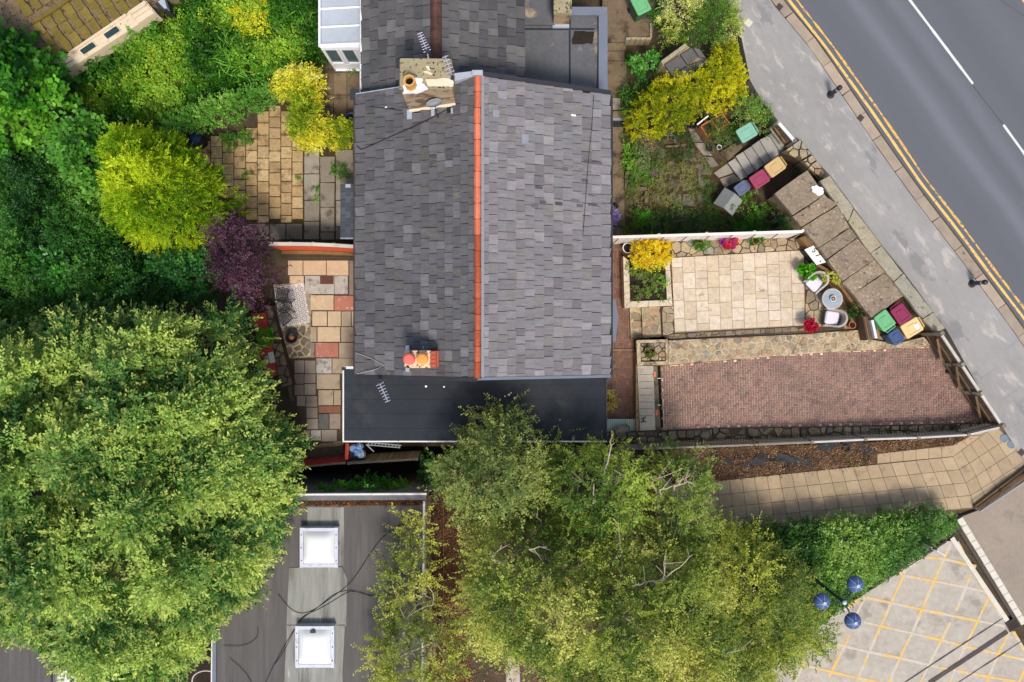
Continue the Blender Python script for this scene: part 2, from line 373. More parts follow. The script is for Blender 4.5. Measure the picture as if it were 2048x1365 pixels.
mk('chimney_render', [lin(168, 146, 116)], noise=((2, .25), (20, .3)), patch=(lin(112, 88, 72), 2.2, .48, .12), rough=.92, bump=.4, bump_scale=30)
mk('chimney_cap', [lin(158, 146, 114)], noise=((4, .25), (40, .3)), patch=(lin(58, 50, 42), 11, .57, .03), patch2=(lin(176, 156, 116), 3, .62, .08), rough=.95, bump=.6, bump_scale=30)
mk('white_mortar', [lin(236, 226, 222)], noise=((4, .1), (40, .15)), rough=.9)
mk('cream_mortar', [lin(222, 206, 176)], noise=((4, .2), (40, .2)), rough=.9)
mk('pot_tan', [lin(196, 148, 84)], noise=((4, .25), (40, .3)), rough=.85)
mk('pot_dark', [lin(22, 20, 18)], noise=(), rough=.95, bump=0)
mk('pot_red', [lin(226, 106, 96)], noise=((4, .15), (30, .15)), rough=.6)
mk('pot_orange', [lin(242, 152, 74)], noise=((4, .15), (30, .15)), rough=.6)
mk('lichen_mortar', [lin(214, 186, 152)], noise=((4, .2), (30, .3)), patch=(lin(42, 34, 30), 9, .54, .03), rough=.95)
mk('red_brick', [lin(182, 92, 70), lin(170, 84, 64)], noise=((4, .25), (40, .3)), rough=.9)
mk('alu', [lin(214, 206, 222)], noise=(), rough=.35, metal=.6, bump=0)
mk('dish', [lin(150, 154, 158)], noise=((6, .1),), rough=.5, bump=0)
mk('cable', [lin(40, 38, 38)], noise=(), rough=.7, bump=0)
mk('pale_cable', [lin(176, 164, 150)], noise=(), rough=.7, bump=0)
mk('glass_roof', [lin(176, 182, 188)], noise=((.8, .12), (6, .08)), rough=.25, spec=.5, bump=0)
mk('glass', [lin(60, 92, 102)], noise=((2, .4),), rough=.08, spec=.6, bump=0)
mk('glass_dark', [lin(30, 34, 38)], noise=((2, .3),), rough=.08, spec=.6, bump=0)
mk('orange_paint', [lin(222, 98, 62)], noise=((2, .15), (40, .15)), patch=(lin(170, 84, 58), 5, .62, .1), rough=.7)
mk('red_paint', [lin(186, 70, 56), lin(196, 78, 62), lin(172, 64, 52)], noise=((2, .2), (40, .25)), patch=(lin(120, 60, 48), 6, .62, .1), rough=.75)
mk('grey_wood', [lin(140, 128, 110), lin(120, 110, 96), lin(154, 142, 124)], noise=((3, .3), (40, .4)), patch=(lin(96, 98, 66), 3, .56, .12), rough=.9)
mk('pale_wood', [lin(204, 196, 184), lin(188, 180, 168)], noise=((3, .2), (40, .3)), rough=.85)
mk('brown_wood', [lin(116, 94, 72), lin(98, 80, 62), lin(130, 106, 80)], noise=((3, .3), (40, .4)), rough=.88)
mk('tan_wood', [lin(142, 110, 72), lin(122, 94, 62)], noise=((3, .35), (14, .3), (40, .4)), patch=(lin(88, 76, 56), 3, .55, .12), rough=.9)
mk('white_fence', [lin(232, 222, 212), lin(224, 212, 200)], noise=((2, .1), (30, .15)), patch=(lin(170, 150, 130), 6, .66, .06), rough=.7)
mk('terrace_slab', [lin(150, 130, 108), lin(132, 116, 98), lin(160, 142, 118)], noise=((1.6, .35), (9, .40), (40, .55)), patch=(lin(196, 180, 152), 9, .62, .05), patch2=(lin(84, 72, 60), 4, .585, .08), rough=.95, bump=1.0, bump_scale=16)
mk('coping_stone', [lin(162, 150, 122), lin(150, 144, 128), lin(172, 150, 108)], noise=((2, .3), (14, .35), (60, .35)), patch=(lin(104, 98, 84), 5, .58, .08), patch2=(lin(192, 176, 140), 9, .64, .05), rough=.95, bump=.6, bump_scale=25)
mk('grey_step', [lin(152, 148, 140), lin(166, 160, 150), lin(140, 136, 128)], noise=((2, .25), (40, .3)), rough=.9)
mk('moss_roof', [lin(123, 107, 45), lin(113, 98, 47), lin(132, 114, 53)], noise=((2, .3), (18, .4)), patch=(lin(122, 106, 84), 2.0, .56, .1), patch2=(lin(196, 176, 138), 11, .68, .05), rough=.98, bump=.9, bump_scale=20)
mk('moss_gap', [lin(120, 102, 78)], noise=((5, .4), (30, .5)), patch=(lin(74, 58, 40), 6, .54, .06), rough=.98)
mk('cream_panel', [lin(214, 194, 164)], noise=((1.5, .15), (20, .18)), patch=(lin(178, 152, 120), 2.4, .58, .14), rough=.8)
mk('shed_shingle', [lin(78, 82, 90), lin(70, 74, 82), lin(88, 92, 100)], noise=((3, .15), (60, .25)), rough=.8)
mk('roof_felt', [lin(92, 88, 85)], noise=((2.2, .34), (8, .12), (40, .38)), patch=(lin(126, 122, 115), .7, .55, .22), rough=.9, stretch=((2.2, .12, 1), 0))
mk('roof_patch', [lin(138, 137, 129)], noise=((1.6, .4), (40, .3)), patch=(lin(100, 97, 90), 1.3, .52, .16), patch2=(lin(168, 166, 156), 2.5, .64, .06), rough=.9, stretch=((2.2, .25, 1), 0))
mk('parapet_felt', [lin(108, 108, 110)], noise=((2, .3), (30, .3)), patch=(lin(168, 112, 62), 4, .60, .06), rough=.9)
mk('gutter_muck', [lin(62, 46, 34)], noise=((6, .5), (40, .5)), patch=(lin(160, 92, 44), 6, .58, .06), rough=.95)
mk('skylight_frame', [lin(196, 198, 206)], noise=((3, .15), (30, .15)), patch=(lin(140, 142, 152), 4, .58, .1), rough=.5)
mk('skylight_dome', [lin(222, 223, 222)], noise=((1.4, .05),), patch=(lin(196, 196, 192), 3.0, .62, .2), rough=.2, spec=.5, bump=0)
mk('bin_green', [lin(108, 172, 118)], noise=((3, .08), (30, .08)), rough=.5, bump=0)
mk('bin_dark_green', [lin(58, 104, 70)], noise=((3, .1),), rough=.5, bump=0)
mk('bin_teal', [lin(128, 176, 152)], noise=((3, .1), (30, .1)), rough=.5, bump=0)
mk('bin_maroon', [lin(134, 46, 76)], noise=((3, .08), (30, .08)), rough=.45, bump=0)
mk('bin_maroon_faded', [lin(150, 62, 88)], noise=((3, .1), (30, .1)), rough=.5, bump=0)
mk('bin_tan', [lin(226, 190, 132)], noise=((3, .08), (30, .08)), rough=.5, bump=0)
mk('bin_tan_dull', [lin(196, 166, 112)], noise=((3, .1), (30, .1)), rough=.5, bump=0)
mk('bin_blue', [lin(66, 84, 120)], noise=((3, .08), (30, .08)), rough=.45, bump=0)
mk('bin_blue_faded', [lin(92, 102, 122)], noise=((3, .1), (30, .1)), rough=.5, bump=0)
mk('bin_black', [lin(38, 40, 44)], noise=(), rough=.6, bump=0)
mk('sticker', [lin(226, 230, 234)], noise=((14, .1),), rough=.5, bump=0)
mk('rattan', [lin(170, 160, 148), lin(178, 170, 158)], noise=((3, .1), (60, .25)), rough=.8)
mk('rattan_seat', [lin(108, 106, 106)], noise=((60, .3),), rough=.85)
mk('cushion', [lin(216, 208, 216)], noise=((3, .05), (40, .06)), rough=.95)
mk('table_top', [lin(150, 158, 164)], noise=((1.5, .25), (30, .15)), rough=.45, stretch=((1, 6, 1), .3))
mk('black_metal', [lin(36, 36, 42)], noise=(), rough=.45, spec=.5, bump=0)
mk('mesh_seat', [lin(96, 94, 96)], noise=((30, .4),), rough=.7)
mk('rug_pale', [lin(222, 212, 204)], noise=((3, .08), (60, .15)), rough=.95)
mk('pale_slate', [lin(136, 138, 142)], noise=((8, .2),), rough=.7)
mk('rug_grey', [lin(160, 151, 147)], noise=((3, .1), (60, .15)), rough=.95)
mk('terracotta', [lin(190, 108, 72)], noise=((4, .2), (40, .2)), rough=.85)
mk('white_glaze', [lin(220, 222, 226)], noise=((4, .06),), rough=.35, bump=0)
mk('lamp_blue', [lin(66, 88, 132)], noise=((3, .12), (20, .1)), rough=.4, spec=.5, bump=0)
mk('lamp_line', [lin(196, 204, 220)], noise=(), rough=.5, bump=0)
mk('post_green', [lin(40, 66, 66)], noise=((5, .15),), rough=.5, bump=0)
mk('sign_white', [lin(222, 216, 216)], noise=((5, .06),), rough=.5, bump=0)
mk('sign_red', [lin(186, 60, 60)], noise=(), rough=.5, bump=0)
mk('iron', [lin(74, 62, 58)], noise=((6, .2), (40, .3)), rough=.75)
mk('drain_brown', [lin(110, 66, 48)], noise=((6, .2),), rough=.8)
mk('manhole_blue', [lin(118, 128, 138)], noise=((6, .25), (30, .3)), rough=.7)
mk('blue_bag', [lin(58, 116, 186), lin(170, 180, 190), lin(80, 130, 190)], noise=((5, .4),), rough=.35)
mk('deck_green', [lin(178, 194, 176)], noise=((3, .08), (40, .1)), rough=.7)
mk('kennel_felt', [lin(140, 140, 136)], noise=((3, .15), (70, .3)), rough=.9)
mk('bark', [lin(86, 72, 58), lin(100, 86, 70)], noise=((4, .4), (30, .4)), rough=.95)
mk('pale_bark', [lin(186, 170, 146), lin(164, 150, 130)], noise=((4, .3), (30, .35)), rough=.9)
mk('dark_water', [lin(18, 22, 30)], noise=((3, .3),), rough=.2, bump=0)
mk('ink', [lin(30, 30, 30)], noise=(), rough=.7, bump=0)
mk('box_white', [lin(222, 224, 214)], noise=((3, .08), (30, .1)), rough=.6, bump=0)
mk('bright_yellow', [lin(214, 198, 50)], noise=((5, .1),), rough=.5, bump=0)
M['leaf'] = leaf_mat('leaf'); M['leaf_gloss'] = leaf_mat('leaf_gloss', .38, .4, .25); M['leaf_soft'] = leaf_mat('leaf_soft', .65, .2, .4)

mk('mossy_flag', [lin(112, 102, 86), lin(98, 90, 76), lin(122, 112, 98)], noise=((3, .35), (50, .45)), patch=(lin(70, 76, 42), 2.6, .50, .12), rough=.95, bump=.5, bump_scale=50)

# ---------------------------------------------------------------- ground, street, footway
G = 0.0          # yard level round the houses
T = 0.55         # terrace level: drive, patio, paths to the right
F = 0.62         # footway level
R = 0.50         # road level
def slabground(name, poly, z, m, depth=1.9, parent=None):
    return MB().prism(XY(poly, z), z - depth, z).obj(name, m, parent, local=True, kind=None if parent else "structure")
MB().add([(-300, -300, -1.62), (300, -300, -1.62), (300, 300, -1.62), (-300, 300, -1.62)], [(0, 1, 2, 3)]).obj("ground", M['dark_soil'], kind="structure", local=True)
slabground("yard_ground", [(-160, -160), (1612, -160), (1612, 476), (1272, 476), (1272, 893), (-160, 893)], G - .02, M['soil'], 1.6)
slabground("bank_ground", [(1612.5, -160), (2300, -160), (2300, 1560), (856, 1560), (856, 1000), (1000, 900), (1272.5, 893.5), (1272.5, 700), (1345, 690), (1345, 476.5), (1612.5, 476.5)], .40, M['soil'], 1.9)

kerb_r = [(1450, -166), (1500, -95), (1566, 0), (1637, 85), (1708, 190), (1775, 289), (1842, 383), (1927, 493), (1972, 554), (2034, 638), (2120, 762), (2240, 930)]
def off(line, dx, dy): return [(x + dx, y + dy) for x, y in line]
kerb_l = off(kerb_r, -17, 12)
prop = [(1500, 160), (1524, 203), (1559, 245), (1590, 283), (1640, 330), (1661, 352), (1708, 416), (1763, 490), (1808, 545), (1892, 658), (1991, 835), (2006, 855), (2030, 895), (2110, 1010), (2240, 1170)]
foot = kerb_l + list(reversed(prop)) + [(1480, 60), (1430, -60), (1380, -166)]
footway = slabground("footway", foot, F, M['footway'])
road_poly = kerb_r + [(2500, 900), (2500, -400), (1300, -400)]
road = slabground("road", road_poly, R, M['asphalt'])

def along(line, d):
    for i in range(len(line) - 1):
        a, b = line[i], line[i + 1]; l = math.hypot(b[0] - a[0], b[1] - a[1])
        if d <= l: t = d / l; return (lerp(a[0], b[0], t), lerp(a[1], b[1], t))
        d -= l
    return line[-1]
def length(line): return sum(math.hypot(line[i + 1][0] - line[i][0], line[i + 1][1] - line[i][1]) for i in range(len(line) - 1))
kerb_obj = MB().prism(XY(off(kerb_r, -16.5, 11.5) + list(reversed(off(kerb_r, -.5, .5))), R), R - .3, F - .012).obj("kerb", M['dark_mortar'], kind="structure", local=True)
d = 0; tot = length(kerb_r) - 5
while d < tot:
    l = random.uniform(52, 82); a = along(kerb_r, d + .6); b = along(kerb_r, min(d + l - .6, tot))
    j = random.uniform(-1, 1)
    MB().prism(XY([(a[0] - .6, a[1] + .5), (b[0] - .6, b[1] + .5), (b[0] - 16 + j, b[1] + 11.5 + j), (a[0] - 16 + j, a[1] + 11.5 + j)], F), R - .2, F + random.uniform(.004, .016)).obj("kerb_stone", M['kerb'], kerb_obj)
    d += l

def strip(line, w, z, name, m, parent, wob=0.0, kind=None):
    """a painted line w pixels wide along a pixel polyline"""
    b = MB(); l = []; r = []
    n = max(2, int(length(line) / 14)); tot = length(line)
    pts = [along(line, tot * i / n) for i in range(n + 1)]
    for i, p in enumerate(pts):
        a = pts[max(i - 1, 0)]; c = pts[min(i + 1, n)]
        dx, dy = c[0] - a[0], c[1] - a[1]; q = math.hypot(dx, dy) or 1
        k = w / 2 + random.uniform(-wob, wob)
        l.append((p[0] - dy / q * k, p[1] + dx / q * k)); r.append((p[0] + dy / q * k, p[1] - dx / q * k))
    vl = [P(x, y, z) for x, y in l]; vr = [P(x, y, z) for x, y in r]
    b.add(vl + vr, [(i, i + 1, n + 1 + i + 1, n + 1 + i) for i in range(n)])
    return b.obj(name, m, parent, kind=kind)
y1 = [(1508, -96), (1576, -2), (1655, 99), (1743, 222), (1784, 281), (1840, 364), (1914, 459), (1979, 547), (2048, 637), (2130, 752)]
strip(y1, 5.4, R + .004, "yellow_line", M['yellow_paint'], road, .35)
strip(off(y1, 9.5, -8), 4, R + .004, "yellow_line", M['worn_yellow'], road, .8)
strip([(1752, -84), (1818, -2), (1946, 168)], 5, R + .004, "lane_dash", M['white_paint'], road, .4)
strip([(2007, 250), (2110, 392)], 5, R + .004, "lane_dash", M['white_paint'], road, .4)
strip([(2044, -4), (2110, 80)], 6, R + .004, "yellow_line", M['yellow_paint'], road, .4)
strip([(1946, 172), (2006, 249)], 1.2, R + .004, "road_seam", M['gutter_dark'], road, .4)
strip([(2000, 0), (2048, 32), (2100, 60)], 1.2, R + .004, "road_seam", M['gutter_dark'], road, .4)
# small square covers let into the footway
for x, y, s_, m_ in ((1559, 14, 6, 'iron'), (1721, 236, 6, 'iron'), (1804, 348, 6, 'iron'), (1497, 46, 7, 'pale_kerb'), (2043, 905, 6, 'iron')):
    c = P(x, y, F); MB().box((c.x, c.y, F), (s_ * .038, s_ * .038, .016), .9).obj("access_cover", M[m_], footway)
# flat paved patches at the crossing end of the footway
for q in ([(1905, 668), (1920, 656), (1948, 690), (1935, 704)], [(1960, 760), (1990, 738), (2015, 770), (1985, 795)], [(2015, 860), (2040, 845), (2060, 872), (2036, 888)], [(2010, 700), (2034, 682), (2052, 705), (2028, 726)], [(2005, 800), (2040, 776), (2052, 792), (2017, 818)]):
    MB().prism(XY(q, F), F - .05, F + .006).obj("paving_patch", random.choice((M['grey_flag'], M['footway'], M['footway'])), footway)

# ---------------------------------------------------------------- yard on the right, with yellow hatching
Lz = zoomed(1500, 1000, 3.737)
yard = slabground("parking_yard", [Lz(80, 1240), Lz(880, 690), Lz(1350, 385), Lz(1470, 310), Lz(1545, 310), Lz(1915, 900), Lz(2060, 1135), (2300, 1660), (1400, 1560), (1440, 1400)], T - .03, M['yard'])
apron = slabground("apron", [Lz(1562, 135), (1960, 1020), (2052, 960), (2300, 980), (2300, 1650), (2140, 1420), Lz(2052, 905)], T, M['pink_asphalt'])
zy = T - .026
def yl(pts, w, dz=0.0): strip([Lz(*p) for p in pts], w, zy + dz, "hatch_line", M['yard_yellow'], yard, .7)
for pts in ([(1500, 330), (1455, 430), (1380, 600), (1285, 820), (1210, 1000), (1130, 1160), (1040, 1364), (1000, 1450)],
            [(1650, 560), (1600, 690), (1540, 830)], [(1500, 915), (1430, 1050), (1310, 1290), (1260, 1400)],
            [(1790, 720), (1700, 910), (1610, 1090), (1520, 1300), (1470, 1420)], [(1940, 990), (1860, 1140), (1780, 1340), (1740, 1430)],
            [(1170, 520), (1060, 760), (975, 950), (890, 1140), (810, 1330), (780, 1420)], [(860, 730), (790, 870)], [(740, 1010), (715, 1080), (590, 1320)],
            [(400, 1230), (335, 1370)], [(2100, 1180), (1990, 1400)], [(180, 1190), (130, 1280)]): yl(pts, 5.2)
for pts in ([(1310, 430), (1440, 440), (1690, 500)], [(1110, 560), (1390, 610), (1570, 645), (1770, 690)], [(870, 730), (1280, 820), (1520, 870), (1905, 945)],
            [(850, 915), (980, 945), (1220, 1000), (1430, 1050), (1620, 1100), (2090, 1205)], [(640, 1080), (900, 1140), (1150, 1190), (1400, 1250), (1550, 1280), (2090, 1380)],
            [(180, 1200), (400, 1235), (600, 1285), (820, 1335), (1000, 1375)]): yl(pts, 5.2, .004)
yl([(1970, 985), (2060, 1140)], 6.5, .008)
for pts in ([(1550, 315), (1640, 480), (1760, 680), (1895, 900)],): strip([Lz(*p) for p in pts], 6.5, zy + .012, "hatch_border", M['yard_yellow'], yard, .8)
for pts in ([(620, 880), (860, 715)], [(1100, 565), (1300, 420)], [(80, 1225), (250, 1110)]): strip([Lz(*p) for p in pts], 7, zy + .012, "hatch_border", M['yard_yellow'], yard, 1.2)
strip([Lz(1925, 985), Lz(1760, 1095), Lz(1340, 1370)], 8.5, zy + .016, "drain_channel", M['gutter_dark'], yard, .3)
for pts in ([(1905, 878), (1540, 1115), (1160, 1366)], [(2060, 1040), (1560, 1366)], [(690, 805), (1350, 395), (1470, 315)]): strip([Lz(*p) for p in pts], 1.6, zy + .020, "yard_joint", M['gutter_dark'], yard, .3)
# gutter, grates and kerb along the right side of the yard
strip([Lz(1555, 190), Lz(1985, 885)], 10, T + .002, "gutter_channel", M['gutter_dark'], yard, .3)
strip([Lz(1510, 285), Lz(1925, 905)], 9, T + .006, "gutter_edge", M['pale_kerb'], yard, .2)
kb = MB().prism(XY([Lz(1545, 150), Lz(1590, 128), Lz(2052, 890), Lz(2030, 940)], T + .06), .3, T + .05).obj("yard_kerb", M['mortar'], kind="structure", local=True)
for i in range(14):
    t0, t1 = i / 14 + .002, (i + 1) / 14 - .002
    a, b = (lerp(1548, 2032, t0), lerp(150, 940, t0)), (lerp(1548, 2032, t1), lerp(150, 940, t1)); e = 40
    MB().prism(XY([Lz(a[0], a[1]), Lz(b[0], b[1]), Lz(b[0] + e, b[1] - 22), Lz(a[0] + e, a[1] - 22)], T + .07), .35, T + .07).obj("kerb_stone", M['pale_kerb'], kb)
def grate(c, s, rz, label):
    q = P(*c, T); t = thing("drain_grate", label, "drain grate", (q.x, q.y, T - .02), rz=rz)
    b = MB(); w, h = s
    for sx in (-1, 1): b.box((sx * w / 2, 0, .015), (.04, h, .03)); b.box((0, sx * h / 2, .015), (w + .04, .04, .03))
    b.obj("frame", M['iron'], t, local=True)
    n = 9
    for i in range(n):
        MB().box((-w / 2 + w * (i + .5) / n, 0, .012), (w / n * .5, h - .04, .024)).obj("bar", M['iron'], t, local=True)
    MB().box((0, 0, -.012), (w, h, .012)).obj("pit", M['pot_dark'], t, local=True)
grate(Lz(1530, 232), (.42, .30), .45, "dark iron drain grate at the hedge end of the gutter")
grate(Lz(1965, 935), (.44, .36), .5, "dark iron drain grate at the corner where two drain channels meet")

# ---------------------------------------------------------------- tan slab path to the street
Hz = zoomed(1600, 640, 3.103)
pth = slabground("slab_path", [(1330, 985), Hz(0, 946), Hz(475, 905), Hz(475, 830), Hz(960, 772), Hz(1110, 715), Hz(1265, 672), Hz(1340, 700), (2062, 932), Hz(1085, 1172), Hz(0, 1290), (1330, 1100)], T, M['path_joint'])
cells = []
def arow(t):   # row t=0..4 : left end, right end (on the mitre)
    L_ = [(-900, 1041), (-900, 1128), (-900, 1208), (-900, 1283), (-900, 1355)]; R_ = [(950, 850), (990, 930), (1030, 1012), (1060, 1090), (1085, 1165)]
    i = min(int(t), 3); f = t - i
    return (lerp(L_[i][0], L_[i + 1][0], f), lerp(L_[i][1], L_[i + 1][1], f)), (lerp(R_[i][0], R_[i + 1][0], f), lerp(R_[i][1], R_[i + 1][1], f))
for r in range(4):
    a0, a1 = arow(r); b0, b1 = arow(r + 1); n = 24
    for i in range(n):
        t0, t1 = i / n, (i + 1) / n
        q = [Hz(lerp(a0[0], a1[0], t0), lerp(a0[1], a1[1], t0)), Hz(lerp(a0[0], a1[0], t1), lerp(a0[1], a1[1], t1)), Hz(lerp(b0[0], b1[0], t1), lerp(b0[1], b1[1], t1)), Hz(lerp(b0[0], b1[0], t0), lerp(b0[1], b1[1], t0))]
        cells.append(shrink(XY(q, T + .03), .008))
for i in range(6):   # strip beside the litter bed
    x0, x1 = 480 + i * 80, 480 + (i + 1) * 80
    q = [Hz(x0, lerp(832, 778, i / 6)), Hz(x1, lerp(832, 778, (i + 1) / 6)), Hz(x1, lerp(893, 848, (i + 1) / 6)), Hz(x0, lerp(893, 848, i / 6))]
    cells.append(shrink(XY(q, T + .03), .008))
sR = [(950, 850), (990, 930), (1030, 1012), (1060, 1090), (1085, 1165)]; sE = [(1215, 655), (1290, 735), (1345, 808), (1395, 880), (1450, 905)]
sR = [(955, 775)] + sR; sE = [(1120, 690)] + sE
for r in range(5):
    n = 5 if r else 3
    for i in range(n):
        t0, t1 = i / n, (i + 1) / n
        q = [(lerp(sR[r][0], sE[r][0], t0), lerp(sR[r][1], sE[r][1], t0)), (lerp(sR[r][0], sE[r][0], t1), lerp(sR[r][1], sE[r][1], t1)), (lerp(sR[r + 1][0], sE[r + 1][0], t1), lerp(sR[r + 1][1], sE[r + 1][1], t1)), (lerp(sR[r + 1][0], sE[r + 1][0], t0), lerp(sR[r + 1][1], sE[r + 1][1], t0))]
        cells.append(shrink(XY([Hz(*p) for p in q], T + .03), .008))
lay(pth, "paving_slab", [c for c in cells if len(c) > 2], T + .03, M['path_slab'], .05, .003, .002)
for x, y in ((2007, 877), (2022, 889)):
    c = P(x, y, T); MB().lathe([(.165, 0), (.165, .035), (.13, .04), (.12, .032), (.0, .032)], (c.x, c.y, T + .012), 16).obj("access_cover", M['manhole_blue'], pth)

# litter bed between the fence and the path
slabground("leaf_bed", [(1280, 903), (1390, 897), (1698, 888), Hz(1110, 716), Hz(955, 771), Hz(480, 830), Hz(470, 900), (1600, 946), (1407, 967), (1300, 980)], T - .015, M['litter_soil'], 1.0)

# low planted edge and rail at the path corner
t = thing("planter_edge", "low brown planted edge with a grey rail at the path's street corner", "planter", P(2000, 980, T))
MB().prism(XY([Hz(1085, 1160), Hz(1125, 1190), (2062, 952), (2062, 928)], T + .2), .3, T + .16).obj("kerb_edge", M['path_joint'], t)
MB().prism(XY([Hz(1100, 1165), Hz(1125, 1180), (2060, 945), (2060, 936)], T + .2), T + .1, T + .2).obj("soil", M['litter_soil'], t)
a, b = P(*Hz(1118, 1190), T + .55), P(2064, 954, T + .55)
MB().tube([a, b], .035, 6).obj("rail", M['dish'], t)
for f in (.02, .5, .98):
    c = a.lerp(b, f); MB().tube([(c.x, c.y, T - .1), (c.x, c.y, T + .55)], .03, 6).obj("post", M['dish'], t)

# ---------------------------------------------------------------- slated roofs
def slate_variants(seed):
    rg = random.Random(seed); out = []
    for k in range(6):
        a, b, c, d_ = (rg.uniform(-.03, .03) for _ in range(4))
        t = .016
        e = .028
        vs = [(0 + a, e, 0), (1, e, 0), (1, 1 - e, 0), (0 + b, 1 - e, 0), (0 + a, e, t), (1, e, t), (1, 1 - e, t), (0 + b, 1 - e, t)]
        if k % 3 == 2:   # a broken lower corner
            vs[0] = (vs[0][0] + .10, e, 0); vs[4] = (vs[4][0] + .10, e, t)
        out.append((vs, [(3, 2, 1, 0), (4, 5, 6, 7), (0, 1, 5, 4), (1, 2, 6, 5), (2, 3, 7, 6), (3, 0, 4, 7)]))
    return out
SV = slate_variants(3)
def slate_meshes(m, tag):
    r = []
    for v, f in SV:
        b = MB(); b.add(v, f); r.append(b.mesh("slate_" + tag, m))
    return r
def slope_slates(e0, r0, y0, y1, courses, wr, seed, skip=None):
    """matrices of the slates of one roof slope; e0/r0 = (x, z) of eaves and ridge"""
    rg = random.Random(seed); E = Vector((e0[0], 0, e0[1])); Rr = Vector((r0[0], 0, r0[1]))
    up = (Rr - E); Ltot = up.length; up.normalize(); yv = Vector((0, 1, 0)); nrm = up.cross(yv)
    if nrm.z < 0: nrm = -nrm
    out = []; u = 0; tot = sum(courses)
    for ci, c in enumerate(courses):
        h = c / tot * Ltot; y = y0 - rg.uniform(0, .25)
        while y < y1:
            w = rg.uniform(*wr) * (1.08 if ci < 3 else 1.0 if ci < 9 else .9)
            a, b_ = max(y, y0), min(y + w, y1)
            if b_ - a > .08:
                ln = h + .05; lift = rg.uniform(.026, .048)
                ang = rg.uniform(-.015, .015); tl = (lift + .002) / ln
                ux = (up - nrm * tl).normalized(); yx = (yv + up * ang).normalized(); nx = ux.cross(yx)
                if nx.z < 0: nx = -nx
                o = E + up * (u - rg.uniform(-.008, .012)) + Vector((0, a, 0)) + nrm * (lift + .012)
                if not (skip and skip(o + up * h / 2, a, b_)):
                    Mx = Matrix((( ux.x * ln, yx.x * (b_ - a), nx.x, o.x), (ux.y * ln, yx.y * (b_ - a), nx.y, o.y), (ux.z * ln, yx.z * (b_ - a), nx.z, o.z), (0, 0, 0, 1)))
                    out.append((Mx, ln * (b_ - a)))
            y += w
        u += h
    return out
def place_slates(lst, meshes, parent, m, seed, limit):
    rg = random.Random(seed); order = sorted(range(len(lst)), key=lambda i: -lst[i][1]); rest = MB()
    for k, i in enumerate(order):
        Mx = lst[i][0]; j = rg.randrange(6)
        if k < limit:
            o = bpy.data.objects.new("slate", meshes[j]); COL.objects.link(o); o.parent = parent
            o.matrix_basis = tmat(parent).inverted() @ Mx
        else:
            v, f = SV[j]; vs = [Mx @ Vector(p) for p in v]
            if Mx.to_3x3().determinant() < 0: f = [tuple(reversed(q)) for q in f]
            rest.add(vs, f)
    if rest.f: rest.obj("slate_mass", m, parent, kind="stuff")

# ---------------------------------------------------------------- the slate-roofed house
ZE, ZR = 4.8, 6.75
EL, ER, RX = -5.30, 3.33, -1.088
YN, YS = 8.36, -1.14
house = thing("house", "slate roofed stone house with a bright orange ridge along half its length", "house", (-1, 3.6, 0))
w = MB(); wx0, wx1, wy0, wy1 = -5.08, 3.12, -1.02, 8.25
w.prism([(wx0, wy0), (wx1, wy0), (wx1, wy1), (wx0, wy1)], -.1, ZE - .15)
for yy in (wy0, wy1 - .35):
    w.add([(wx0, yy, ZE - .15), (wx1, yy, ZE - .15), (RX, yy, ZR - .2), (wx0, yy + .35, ZE - .15), (wx1, yy + .35, ZE - .15), (RX, yy + .35, ZR - .2)],
          [(0, 1, 2), (5, 4, 3), (0, 2, 5, 3), (2, 1, 4, 5)])
w.obj("wall", M['stone_wall'], house)
rf = MB()
for e, sgn in ((EL, 1), (ER, -1)):
    t_ = .10
    rf.add([(e, YS, ZE), (RX, YS, ZR), (RX, YN, ZR), (e, YN, ZE), (e, YS, ZE - t_), (RX, YS, ZR - t_), (RX, YN, ZR - t_), (e, YN, ZE - t_)],
           [(0, 1, 2, 3), (7, 6, 5, 4), (0, 4, 5, 1), (2, 6, 7, 3), (3, 7, 4, 0)])
roof = rf.obj("roof", M['slate_shadow'], house)
cw = [.36, .36, .36, .33, .32, .30, .29, .28, .27, .26, .26, .25, .25, .24]
in_ch = lambda o, a, b: (-3.36 < o.x < -1.80 and b > 7.57) or (-3.40 < o.x < -2.45 and a > -.78 and b < -.30)
# sun on the street slope is painted in: paler slate there, darker behind
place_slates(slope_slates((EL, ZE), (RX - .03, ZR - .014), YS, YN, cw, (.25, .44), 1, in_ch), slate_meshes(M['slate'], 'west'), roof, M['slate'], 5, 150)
place_slates(slope_slates((ER, ZE), (RX + .06, ZR - .03), YS, YN, [.34, .34, .34, .33, .33, .32, .32, .31, .31, .30, .29, .29, .28, .28], (.24, .43), 2), slate_meshes(M['slate_sunlit'], 'east'), roof, M['slate_sunlit'], 6, 150)
# ridge tiles: orange replacements to the north, old rusty ones to the south
n = 19; L_ = (YN - YS) / n
def ridge_tile(y0, y1, z, x, hw=.135, h=.10):
    b = MB(); pr = [(-hw, -.06), (-hw * .8, .035), (-hw * .3, h), (hw * .3, h), (hw * .8, .035), (hw, -.06)]
    vs = [(x + p, y0, z + q) for p, q in pr] + [(x + p, y1, z + q) for p, q in pr]; k = len(pr)
    b.add(vs, [(i, i + 1, k + i + 1, k + i) for i in range(k - 1)] + [tuple(reversed(range(k))), tuple(range(k, 2 * k))]); return b
for i in range(n):
    a = YS - .03 + i * L_; mid = a + L_ / 2; new = mid > 3.3
    o = ridge_tile(a + .008, a + L_ - .008, ZR + .02, RX + random.uniform(-.008, .008), .118, .10 + random.uniform(-.006, .006)).obj("ridge_tile", M['ridge_orange' if new else 'ridge_rust'], roof)
    MB().box((RX, a, ZR + .045), (.242, .022, .075)).obj("ridge_joint", M['dark_mortar'], roof)
